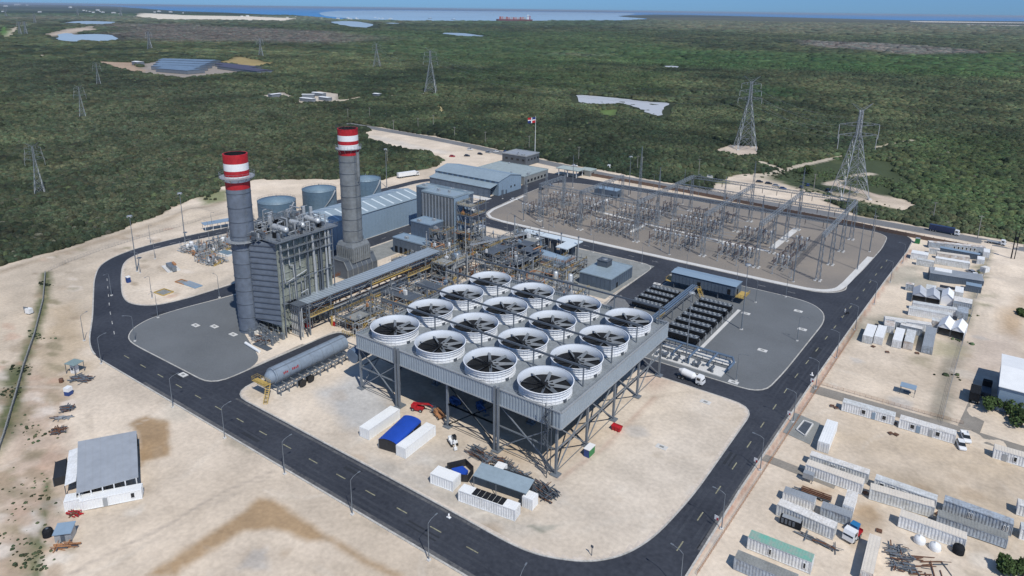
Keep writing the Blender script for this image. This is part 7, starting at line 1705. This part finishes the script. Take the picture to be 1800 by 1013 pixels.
unit('long white container along the front of the grey roofed shed, right one',(142,899),(252,877),2.4,2.5,wall=m_white2,roof=m_white2,L=12.4,wins=[(10.6,.8)],doors=[(5.0,m_steell)])
unit('short white container along the front of the grey roofed shed, left one',(115,901),(140,896),2.6,2.7,wall=m_white2,roof=m_white2,L=3.3)
g=G(131,905); scrap('red and dark scrap below the short white container',(132,906),2.6,1.5,.9,20,m_red,31,.3,.03); scrap('orange frames and timber in front of the small grey hut',(118,962),4.2,1.5,.7,26,m_orange,32,.8,.03)
g=G(97,955); t=thing('small_hut','small grey hut with a pale sheet roof beside the black round tank','hut',(g[0],g[1],.0),math.radians(48)); mb=MB(); mb.box(0,3.2,0,2.6,0,2.2); mb.build('wall',m_steell,t); mb=MB(); mb.add([(-.2,-.4,2.2),(3.4,-.4,2.2),(3.4,2.9,2.7),(-.2,2.9,2.7)],[(0,1,2,3)]); mb.add([(-.2,-.4,2.12),(3.4,-.4,2.12),(3.4,2.9,2.62),(-.2,2.9,2.62)],[(3,2,1,0)]); mb.build('roof',m_bluew,t); mb=MB(); mb.box(1.2,2.0,-.06,0,0,1.9); mb.build('door',m_steeld,t)
g=G(85,943); t=thing('water_tank','black round plastic tank left of the small grey hut','tank',(g[0],g[1],0)); mb=MB(); mb.lathe(0,0,[(1.0,0),(1.0,1.5),(.85,1.8),(.3,2.0),(.02,2.02)],20); mb.build('shell',m_dark,t); mb=MB(); mb.lathe(0,0,[(.3,1.98),(.3,2.12),(.02,2.12)],10); mb.build('lid',m_steeld,t)
g=G(132,655); t=thing('watch_hut','small pale watch hut under a teal grey flat roof left of the road bend','hut',(g[0],g[1],0),.3); mb=MB(); mb.box(-.8,.8,-.8,.8,0,2.6); mb.build('cabin',m_white,t); mb=MB(); mb.box(-2.0,2.0,-1.6,2.0,3.3,3.45); mb.build('roof',M('teal_grey_roof',(.22,.30,.30),.6),t); mb=MB(); [mb.beam((x,y,0),(x,y,3.3),.14) for x in(-1.8,1.8) for y in(-1.4,1.8)]; mb.box(-.5,.5,-.86,-.8,1.2,2.1); mb.build('posts',m_steeld,t)
scrap('grey timber and steel heap below the watch hut',(142,668),5.5,3,.9,50,m_steel,33,.4,.03)
g=G(121,694); t=thing('portable_toilet','blue and white portable cabin standing left of the sand heap','toilet',(g[0],g[1],0),.4); mb=MB(); mb.box(-.8,.8,-.8,.8,0,1.3); mb.build('cabin',m_bluetank,t); mb=MB(); mb.box(-.82,.82,-.82,.82,1.3,2.5); mb.build('upper_cabin',m_white2,t)
g=G(108,672); t=thing('barrel','rusty brown barrel left of the grey heap','barrel',(g[0],g[1],0)); mb=MB(); mb.lathe(0,0,[(.6,0),(.65,.3),(.6,.6),(.65,.9),(.6,1.2),(.02,1.2)],16); mb.build('drum',m_rust,t); mb=MB(); mb.lathe(.2,0,[(.1,1.2),(.1,1.28),(.01,1.28)],8); mb.build('cap',m_steeld,t)
scrap('dark grey frames on the sand below the blue and white cabin',(119,722),3,2.6,1.2,34,m_steeld,34,.9,.03); scrap('long grey sheets on the sand above the rusty frames',(108,736),4.5,1.2,.5,26,m_steell,35,.75,.03); scrap('rusty frames on the sand above the grey roofed shed',(103,760),3.4,2.4,1.0,30,m_rust,36,.9,.03)
g=G(52,552); t=thing('transformer_box','white box and grey panel on posts beside the green perimeter strip','box',(g[0],g[1],0),.3); mb=MB(); mb.box(-1,1,-.8,.8,.4,2.2); mb.build('box',m_white2,t); mb=MB(); mb.box(-2.6,-.4,-.1,.1,1.5,2.5); [mb.beam((x,0,0),(x,0,2.5),.1) for x in(-2.5,-1.5)]; mb.build('panel',m_steel,t)
# walls and fences
def fence(name,label,cat,pts,h,mat,step=3,post=.14,solid=.1,pm=None,z=0):
    t=thing(name,label,cat,(pts[0][0],pts[0][1],z)); mb=MB()
    for a,b in zip(pts,pts[1:]): mb.beam((a[0],a[1],h/2+z),(b[0],b[1],h/2+z),solid,h)
    mb.build('panel',mat,t,world=True); mb=MB()
    for a,b in zip(pts,pts[1:]):
        n=max(1,int(math.dist(a,b)/step))
        for k in range(n): x=a[0]+(b[0]-a[0])*k/n; y=a[1]+(b[1]-a[1])*k/n; mb.beam((x,y,z),(x,y,z+h+.3),post)
    mb.build('posts',pm or mat,t,world=True)
fence('boundary_wall','low grey boundary wall running beside the green strip at the left edge','wall',pg((80,482),(76,530),(61,590),(42,645),(27,700),(8,765),(-30,880)),1.1,m_concd,4,.3,.3)
fence('boundary_wall','long thin brown wall between the back road and the highway','wall',pg((1030,308),(1100,320),(1200,338),(1300,357),(1400,377),(1500,396),(1560,409),(1640,425),(1720,440)),2.0,M('brown_block_wall',(.16,.11,.085),.9),4,.3,.22)
def mesh_fence(label,pts,h,m):
    t=thing('mesh_fence',label,'fence',(pts[0][0],pts[0][1],0)); mb=MB()
    for a,b in zip(pts,pts[1:]):
        n=max(1,int(math.dist(a,b)/1.5))
        for k in range(n+1): x=a[0]+(b[0]-a[0])*k/n; y=a[1]+(b[1]-a[1])*k/n; mb.rod((x,y,0),(x,y,h),.05)
        for z in(h*.3,h*.65,h): mb.rod((*a,z),(*b,z),.06)
    mb.build('mesh',m,t,world=True)
mesh_fence('thin wire fence along the pale bank above the left end of the works',pg((85,478),(120,462),(180,440),(250,418),(330,395),(400,375)),1.6,m_steel)
mesh_fence('low orange mesh fence along the outer edge of the right-hand road',[(-36.6,118),(-35.6,160),(-34.4,208),(-33,262)],1.0,m_orange)
mesh_fence('orange mesh fence along the upper side of the grey yard track',[(-34,213.5),(-8,214),(3,214.5)],1.0,m_orange)
mesh_fence('wire fence with weeds along the right side of the camp',pg((1655,745),(1668,690),(1690,610),(1712,540),(1730,480),(1742,440)),1.8,m_steel)
bl=thing('concrete_barrier','short pale concrete barrier beside the highway lay-by','barrier',(0,0,0),0,'pale barriers beside the lay-by'); mb=MB(); mb.prism([(-.3,0),(.3,0),(.12,.35),(.1,.9),(-.1,.9),(-.12,.35)],0,2.6); o=mb.build('block',m_concw,bl); o.rotation_euler=(math.pi/2,0,0); mb=MB(); mb.box(-.2,.2,-1.8,-.8,.9,1.0); mb.build('lifting_slot',m_steeld,bl); first=True
for k,(px,r_) in enumerate([((1207,311),.2),((1214,309),1.2),((1221,312),.4),((1228,310),.9),((1236,313),.1),((1243,311),1.4)]): g=G(*px); one(first,bl,(g[0],g[1],0),r_,scale=(1.6,1.6,1.6)); first=False
# ------------------------------------------------------------------ a rider and a walker
def person(label,px,top,leg):
    g=G(*px); t=thing('person',label,'person',(g[0],g[1],.03)); me=bpy.data.meshes.new('figure')
    V=[(0,0,.95),(0,0,1.2),(0,0,1.42),(0,0,1.54),(0,0,1.7),(.12,0,.9),(.14,.05,.5),(.15,0,.06),(.17,.14,.04),(-.12,0,.9),(-.14,-.03,.5),(-.15,-.1,.06),(-.17,.04,.04),(.2,0,1.4),(.27,.02,1.12),(.28,.12,.9),(.28,.15,.8),(-.2,0,1.4),(-.27,0,1.12),(-.28,.06,.88),(-.28,.08,.78)]
    E_=[(0,1),(1,2),(2,3),(3,4),(0,5),(5,6),(6,7),(7,8),(0,9),(9,10),(10,11),(11,12),(2,13),(13,14),(14,15),(15,16),(2,17),(17,18),(18,19),(19,20)]
    me.from_pydata(V,E_,[]); o=bpy.data.objects.new('figure',me); COL.objects.link(o); o.parent=t
    md=o.modifiers.new('skin','SKIN'); rad=[.16,.15,.17,.065,.11,.10,.07,.045,.04,.10,.07,.045,.04,.07,.05,.035,.035,.07,.05,.035,.035]
    for i,v in enumerate(me.skin_vertices[0].data): v.radius=(rad[i],rad[i]*.85)
    me.skin_vertices[0].data[0].use_root=True; o.modifiers.new('sub','SUBSURF').levels=1; me.materials.append(top)
    mb=MB(); mb.sph((0,0,1.72),.13,10,8); mb.build('helmet',m_yellow,t)
person('person in pale clothes and a yellow helmet walking on the road junction at right',(1485,550),m_white,None); person('person in navy work clothes standing by the junction kerb at right',(1478,565),m_cloth,None)
t=thing('motorcycle','small dark motorcycle standing on the right-hand junction beside two people','motorcycle',(*G(1489,553),.03),.9); mb=MB(); [mb.tube((x,-.06,.32),(x,.06,.32),.32,14) for x in(-.65,.65)]; mb.build('wheels',m_tyre,t); mb=MB(); mb.beam((-.6,0,.4),(.4,0,.75),.16,.3); mb.beam((.65,0,.35),(.4,0,1.05),.07); mb.beam((.4,-.32,1.05),(.4,.32,1.05),.05); mb.box(-.7,.05,-.12,.12,.75,.88); mb.build('frame',m_dark,t)
# ------------------------------------------------------------------ far things
fh=thing('far_house','','house',(0,0,0)); mb=MB(); mb.box(-11,11,-7,7,0,7); mb.build('wall',m_white2,fh); mb=MB(); mb.add([(-11.6,-7.6,7),(11.6,-7.6,7),(11.6,7.6,7),(-11.6,7.6,7),(-11,0,10),(11,0,10)],[(0,1,5,4),(4,5,2,3),(1,2,5),(3,0,4),(3,2,1,0)]); mb.build('roof',m_roofw,fh); first=True
rq=random.Random(12)
town=[(28,9.5),(33,9),(48,9.8),(5,21),(10,12),(70,22),(147,19),(152,20),(122,13.5),(158,21),(164,22.5),(172,19),(176,21),(181,22.5),(124,14),(60,27),(272,22),(280,21),(300,22),(322,23.5),(425,29.5),(435,29),(505,32),(520,31),(200,24),(210,26),(565,33.5),(585,34)]
for i,(x,y) in enumerate(town):
    g=G(x,max(y,9.2)); s=rq.uniform(.5,1.1)*math.hypot(*g)/5200
    one(first,fh,(g[0],g[1],0),rq.uniform(0,3),'tiny white house of the far town on the left horizon','white houses of the far town',scale=(s,s,s*.8)); first=False
for k in range(34):
    x=600+rq.uniform(-10,90);y=27.5+rq.uniform(0,4)
    g=G(x,y+4); 
    if k%2==0: dup(fh,(g[0],g[1],0),rq.uniform(0,3),'tiny white building of the far harbour left of the ship','white buildings of the far harbour',scale=(1.1,1.1,.8))
# container ship
g1=Vector((*G(873,37.2),0)); g2=Vector((*G(935,37.8),0)); mid=(g1+g2)/2; view=mid.normalized(); rt=Vector((view.y,-view.x,0)); ang=math.atan2(rt.y,rt.x); Ls=62/1238*mid.length
t=thing('container_ship','large container ship with dark red hull and white bridge lying in the far bay','ship',(mid.x,mid.y,1),ang)
mb=MB(); b=26; h=Ls/2; pr=[(-h,0),(-h+22,-b),(h-10,-b),(h,-b*.7),(h,b*.7),(h-10,b),(-h+22,b)]; mb.prism(pr,0,17); mb.build('hull',M('ship_hull_red',(.16,.045,.05),.6),t)
cols=[M('box_rust',(.40,.10,.06),.6),M('box_pink',(.48,.27,.24),.6),M('box_grey',(.42,.42,.42),.6)]; 
for i in range(12):
    x=-h+30+i*(Ls-90)/12; mb=MB(); mb.box(x,x+(Ls-90)/12-4,-23,23,17.2,17+rq.choice([18,22,24,20])); mb.build('container_stack',cols[i%3],t)
mb=MB(); mb.box(h-52,h-38,-22,22,17,58); mb.box(h-54,h-36,-27,27,50,54); mb.build('bridge',m_bandw,t); mb=MB(); mb.box(h-30,h-22,-6,6,17,50); mb.build('funnel',m_red,t)
for px,lab in [((756,33.5),'tiny dark boat left of the container ship in the bay'),((797,35),'tiny dark boat nearer the container ship in the bay')]:
    g=G(*px); t=thing('boat',lab,'boat',(g[0],g[1],1),ang); mb=MB(); mb.prism([(-22,0),(-12,-6),(20,-6),(20,6),(-12,6)],0,5); mb.build('hull',m_steeld,t); mb=MB(); mb.box(2,12,-4,4,5,11); mb.build('cabin',m_white2,t)
# industrial sheds upper left
base=G(315,120); 
def shed(label,px0,px1,dep,h,m,name='far_shed'):
    a=Vector(G(*px0));b=Vector(G(*px1));d=b-a;L=d.length;ang=math.atan2(d.y,d.x); t=thing(name,label,'shed',(a.x,a.y,0),ang); mb=MB(); mb.box(0,L,0,dep,0,h); mb.build('wall',m_steel,t); mb=MB(); mb.add([(-.5,-.5,h),(L+.5,-.5,h),(L+.5,dep+.5,h),(-.5,dep+.5,h),(-.5,dep/2,h+dep*.06),(L+.5,dep/2,h+dep*.06)],[(0,1,5,4),(4,5,2,3),(1,2,5),(3,0,4),(3,2,1,0)]); mb.build('roof',m,t)
for i,lab in enumerate(['nearest of the pale blue factory roofs','second of the pale blue factory roofs','third of the pale blue factory roofs','fourth of the pale blue factory roofs','farthest of the pale blue factory roofs']):
    y=127.5-i*3.9; shed(lab+' in the upper left forest',(262+i*4+ (12 if i==0 else 0),y-1),(330+i*10,y+3.4-i*.4),34,6,m_solar)
shed('low dark purple roof right of the pale blue factory roofs',(382,121),(452,131),30,5,M('dark_violet_roof',(.07,.07,.11),.6)); shed('low dark purple roof behind the other one',(378,117),(440,124),24,5,MATS['dark_violet_roof'])
shed('small white shed at the left end of the far factory',(232,114),(241,115),14,6,m_white2); 
for i,(a_,b_) in enumerate([((478,172),(495,170)),((527,178),(548,180)),((531,172),(552,172)),((548,168),(566,170)),((560,176),(576,178)),((655,170),(664,171))]):
    shed(['small white and orange shed left of the clearing beyond the storage tanks','long white roof, lowest in the clearing beyond the storage tanks','white roof in the middle of the clearing beyond the storage tanks','white roof at the back of the clearing beyond the storage tanks','white roof at the right of the clearing beyond the storage tanks','small white shed on the sandy road right of the clearing'][i],a_,b_,7,4,m_white2)
# ------------------------------------------------------------------ scrub
def ico(sub):
    t=(1+5**.5)/2; V=[(-1,t,0),(1,t,0),(-1,-t,0),(1,-t,0),(0,-1,t),(0,1,t),(0,-1,-t),(0,1,-t),(t,0,-1),(t,0,1),(-t,0,-1),(-t,0,1)]
    V=[np.array(v)/np.linalg.norm(v) for v in V]; F=[(0,11,5),(0,5,1),(0,1,7),(0,7,10),(0,10,11),(1,5,9),(5,11,4),(11,10,2),(10,7,6),(7,1,8),(3,9,4),(3,4,2),(3,2,6),(3,6,8),(3,8,9),(4,9,5),(2,4,11),(6,2,10),(8,6,7),(9,8,1)]
    for _ in range(sub):
        c={};N=[]
        def m(a,b):
            k=(min(a,b),max(a,b))
            if k not in c: v=V[a]+V[b]; V.append(v/np.linalg.norm(v)); c[k]=len(V)-1
            return c[k]
        for a,b,d in F: x,y,z=m(a,b),m(b,d),m(d,a); N+=[(a,x,z),(b,y,x),(d,z,y),(x,y,z)]
        F=N
    return np.array(V),np.array(F)
def protos_(sub,n,jit):
    out=[]
    for k in range(n):
        V,F=ico(sub); V=V.copy(); r=1+RNG.uniform(-jit,jit,len(V)); V*=r[:,None]; keep=V[F].mean(1)[:,2]>-.35; F=F[keep]; u=np.unique(F); mp=-np.ones(len(V),int); mp[u]=np.arange(len(u)); out.append((V[u],mp[F]))
    return out
def scatter(r0,r1,n,half=44):
    az=math.radians(125.3)+np.radians(RNG.uniform(-half,half,n)); r=np.sqrt(RNG.uniform(r0*r0,r1*r1,n)); P=np.stack([r*np.cos(az),r*np.sin(az)],1)
    ok=sandmask(P)<.35
    for i,e in enumerate(CLEAR): ok&=mask(P,e,400+i)<.4
    for l in LW: ok&=sdpoly(P,l)>np.hypot(*l[0])*.010
    ok&=sdline(P,hc)>9
    ok&=sdpoly(P,[tuple(q) for q in sw]+[tuple(q) for q in rim])>20
    return P[ok]
def bushes(name,P,smin,smax,flat_,prot,amp=.35,col=None):
    n=len(P); idx=RNG.integers(0,len(prot),n); big=fbm(P[:,0],P[:,1],40,61,3); s=(smin+(smax-smin)*RNG.random(n)**1.5)*(.7+.7*big)
    pt=fbm(P[:,0],P[:,1],26,71,3)*.6+fbm(P[:,0],P[:,1],110,73,3)*.4; pc=np.clip((pt-.5)*4.5,-1,1); s=s*(1-.22*pc); h=flat_*(.7+.6*RNG.random(n)); rot=RNG.uniform(0,6.28,n); C=scrubcol(P)*((1+amp*RNG.normal(0,1,n)).clip(.45,1.9)*(1.2+.45*pc))[:,None]*np.array([1,1.05,1]); C[:,0]*=RNG.uniform(.85,1.25,n)
    if col is not None: C=np.array(col)[None,:]*RNG.uniform(.7,1.35,n)[:,None]
    vs=[];fs=[];cs=[];off=0
    for k,(V,F) in enumerate(prot):
        q=np.where(idx==k)[0]; m=len(q); 
        if m==0: continue
        c,s_=np.cos(rot[q]),np.sin(rot[q]); X=(V[None,:,0]*c[:,None]-V[None,:,1]*s_[:,None])*s[q,None]+P[q,0,None]; Y=(V[None,:,0]*s_[:,None]+V[None,:,1]*c[:,None])*s[q,None]+P[q,1,None]; Z=(V[None,:,2]+.25)*(s[q]*h[q])[:,None]
        vs.append(np.stack([X,Y,Z],-1).reshape(-1,3)); fs.append((F[None]+(np.arange(m)*len(V))[:,None,None]+off).reshape(-1,3)); cs.append(np.repeat(C[q],len(V),0)*RNG.uniform(.8,1.2,(m*len(V),1))); off+=m*len(V)
    V=np.concatenate(vs);F=np.concatenate(fs);C=np.concatenate(cs)
    me=bpy.data.meshes.new(name); me.vertices.add(len(V)); me.vertices.foreach_set('co',V.astype(np.float32).ravel()); me.loops.add(F.size); me.loops.foreach_set('vertex_index',F.astype(np.int32).ravel()); me.polygons.add(len(F)); me.polygons.foreach_set('loop_start',np.arange(0,F.size,3,dtype=np.int32))
    a=me.color_attributes.new('tint','FLOAT_COLOR','POINT'); a.data.foreach_set('color',np.c_[C,np.ones(len(C))].astype(np.float32).ravel()); me.update(calc_edges=True); me.materials.append(m_leaf)
    o=bpy.data.objects.new(name,me); COL.objects.link(o); tag(o,'dense dark green scrub forest covering the flat land around the works','forest',None,'stuff'); print(name,n,len(F)); return o
pA=protos_(2,4,.22); pB=protos_(1,6,.28); pC=protos_(1,4,.3); pD=protos_(0,4,.25)
P=scatter(150,480,76000); bushes('scrub_forest',P,.9,2.1,.8,pB,.22)
P=scatter(480,900,120000); bushes('scrub_forest',P,1.4,3.0,.75,pD,.22)
P=scatter(900,1700,110000); bushes('scrub_forest',P,2.4,5,.6,pD,.2)
P=scatter(1700,4200,90000); bushes('scrub_forest',P,6,14,.3,pD,.16)
P=scatter(4200,9500,70000); bushes('scrub_forest',P,16,34,.22,pD,.16)
P=scatter(180,1100,9000); bushes('scrub_trees',P,1.3,2.8,.95,pA,.2,(.034,.048,.026))
P=scatter(180,1000,11000); bushes('dry_scrub',P,.8,1.7,.85,pB,.2,(.088,.090,.066))
P=scatter(180,1400,9000); bushes('light_scrub',P,1.1,2.3,.8,pB,.2,(.070,.092,.042))
# low weeds and bushes on the open verges
q=[]
for px,n,sp in [((1480,310),260,20),((1420,305),160,16),((1540,320),160,16),((1240,302),60,12),((1390,312),60,12),((1400,333),16,5),((1450,343),18,6),((1510,355),26,7),((1570,370),26,7),((1630,385),26,7),((1700,400),20,8),((1240,330),6,3),((1715,480),6,3),((1705,540),6,3),((1690,600),7,3),((1670,660),6,3),((78,500),30,2),((62,590),30,2),((40,650),40,2.5),((20,690),40,2.5),((70,850),40,4),((40,880),60,6),((65,980),40,3),((20,960),50,6),((60,760),30,4),((370,350),10,4),((1100,305),14,8),((1180,318),12,6),((1735,560),5,3),((85,590),5,3)]:
    g=G(*px)
    for k in range(n): q.append((g[0]+RNG.normal(0,sp),g[1]+RNG.normal(0,sp*.5)))
q=np.array(q); q=q[sdline(q,hc)>7]; lf=q[:,0]<-120; o=bushes('weeds',q[lf&(q[:,1]<140)],.15,.5,.6,pB); tag(o,'low dry weeds in the strip at the left edge','weeds'); q=q[~(lf&(q[:,1]<140))]; o=bushes('weeds',q,.35,1.15,.7,pB); tag(o,'low green weeds and small bushes along the verges and sand edges','weeds')
# single trees
def tree(label,px,h,r,name='broadleaf_tree',seed=1,z=0):
    g=G(*px); rq=random.Random(seed); t=thing(name,label,'tree',(g[0],g[1],z)); mb=MB(); mb.tube((0,0,0),(.1,0,h*.45),.22,8,0,.13)
    for k in range(6): a=k*1.05; mb.tube((.1,0,h*.35),(r*.6*math.cos(a),r*.6*math.sin(a),h*.7),.1,6,0,.04)
    mb.build('trunk',m_trunk,t)
    n=900; V=[];F=[];C=[]
    cl=[(rq.gauss(0,r*.42),rq.gauss(0,r*.42),h*.62+rq.gauss(0,h*.14),rq.uniform(.35,.6)*r) for _ in range(11)]
    for k in range(n):
        cx,cy,cz,cr=rq.choice(cl); v=Vector((rq.gauss(0,1),rq.gauss(0,1),rq.gauss(0,1))).normalized()*cr*rq.uniform(.75,1.05); c=Vector((cx,cy,cz))+v; s=rq.uniform(.14,.3); u=Vector((rq.gauss(0,1),rq.gauss(0,1),rq.gauss(0,1))).normalized(); w=u.orthogonal().normalized()*s; u=u*s
        o_=len(V); V+=[tuple(c-u-w),tuple(c+u-w),tuple(c+u+w),tuple(c-u+w)]; F.append((o_,o_+1,o_+2,o_+3)); b=rq.uniform(.6,1.5); C+=[(.045*b,.075*b,.025*b,1)]*4
    me=bpy.data.meshes.new('crown'); me.from_pydata(V,[],F); a=me.color_attributes.new('tint','FLOAT_COLOR','POINT'); a.data.foreach_set('color',np.array(C,np.float32).ravel()); me.materials.append(m_leaf); o=bpy.data.objects.new('crown',me); COL.objects.link(o); o.parent=t; return t
tree('round green tree left against the wall of the white hall',(1738,722),4.2,2.2,seed=1); tree('larger green tree at the corner of the white hall',(1776,728),4.6,2.6,seed=2); tree('dark tree at the right edge beside the grey track',(1795,750),4.5,2.6,seed=3)
tree('dark round tree alone at the bottom right corner',(1766,1004),3.4,2.0,seed=4); tree('dark tree cut by the bottom right corner of the photo',(1797,1012),3.0,1.8,seed=5); tree('dark bush on the sandy heap at the right edge',(1797,556),2.5,2.2,seed=6); tree('dark tree among the pale lay-by clearing left of the nearest pylon',(1418,306),6,4,seed=7)
# ------------------------------------------------------------------ light and air
el,azs=math.radians(53),math.radians(-30)
sd=Vector((math.cos(el)*math.cos(azs),math.cos(el)*math.sin(azs),math.sin(el)))
sl=bpy.data.lights.new('sun','SUN'); sl.energy=3.8; sl.angle=math.radians(.53); sl.color=(1,.95,.88); so=bpy.data.objects.new('sun',sl); COL.objects.link(so); so.rotation_euler=(-sd).to_track_quat('-Z','Y').to_euler(); so.location=sd*400
W=bpy.data.worlds.new('World'); SC.world=W; W.use_nodes=True; nt=W.node_tree; bg=nt.nodes['Background']; sk=nt.nodes.new('ShaderNodeTexSky'); sk.sky_type='NISHITA'; sk.sun_disc=False; sk.sun_elevation=el; sk.sun_rotation=math.atan2(sd.x,sd.y); sk.altitude=100; sk.air_density=1.0; sk.dust_density=0.0; sk.ozone_density=6.0
tc=nt.nodes.new('ShaderNodeTexCoord'); sx=nt.nodes.new('ShaderNodeSeparateXYZ'); nt.links.new(tc.outputs['Generated'],sx.inputs[0]); cr=nt.nodes.new('ShaderNodeValToRGB'); nt.links.new(sx.outputs['Z'],cr.inputs[0])
cr.color_ramp.elements[0].position=0; cr.color_ramp.elements[0].color=(.19,.395,.82,1); cr.color_ramp.elements[1].position=.45; cr.color_ramp.elements[1].color=(1.0,.97,.93,1)
mu=nt.nodes.new('ShaderNodeMix'); mu.data_type='RGBA'; mu.blend_type='MULTIPLY'; mu.inputs['Factor'].default_value=1; nt.links.new(sk.outputs[0],mu.inputs['A']); nt.links.new(cr.outputs[0],mu.inputs['B'])
nt.links.new(mu.outputs['Result'],bg.inputs[0]); bg.inputs[1].default_value=.115
HAZE=True
if HAZE:
    mb=MB(); mb.box(-92000,92000,-92000,92000,-1.6,118); o=mb.build('haze',[]) ; m=bpy.data.materials.new('haze_air'); m.use_nodes=True; nt=m.node_tree; nt.nodes.remove(nt.nodes['Principled BSDF']); v=nt.nodes.new('ShaderNodeVolumePrincipled'); v.inputs['Color'].default_value=(.72,.83,.95,1); v.inputs['Density'].default_value=1/38000.; v.inputs['Anisotropy'].default_value=.2
    nt.links.new(v.outputs[0],nt.nodes['Material Output'].inputs['Volume']); o.data.materials.append(m); tag(o,kind='stuff',label='pale blue air haze over the whole plain'); MATS['haze_air']=m
vs=SC.view_settings; vs.view_transform='Standard'; vs.look='None'; vs.exposure=0; vs.gamma=1
SC.render.engine='CYCLES'; SC.cycles.max_bounces=5; SC.cycles.diffuse_bounces=2; SC.cycles.glossy_bounces=2; SC.cycles.volume_bounces=0; SC.cycles.transparent_max_bounces=4; SC.cycles.caustics_reflective=False; SC.cycles.caustics_refractive=False
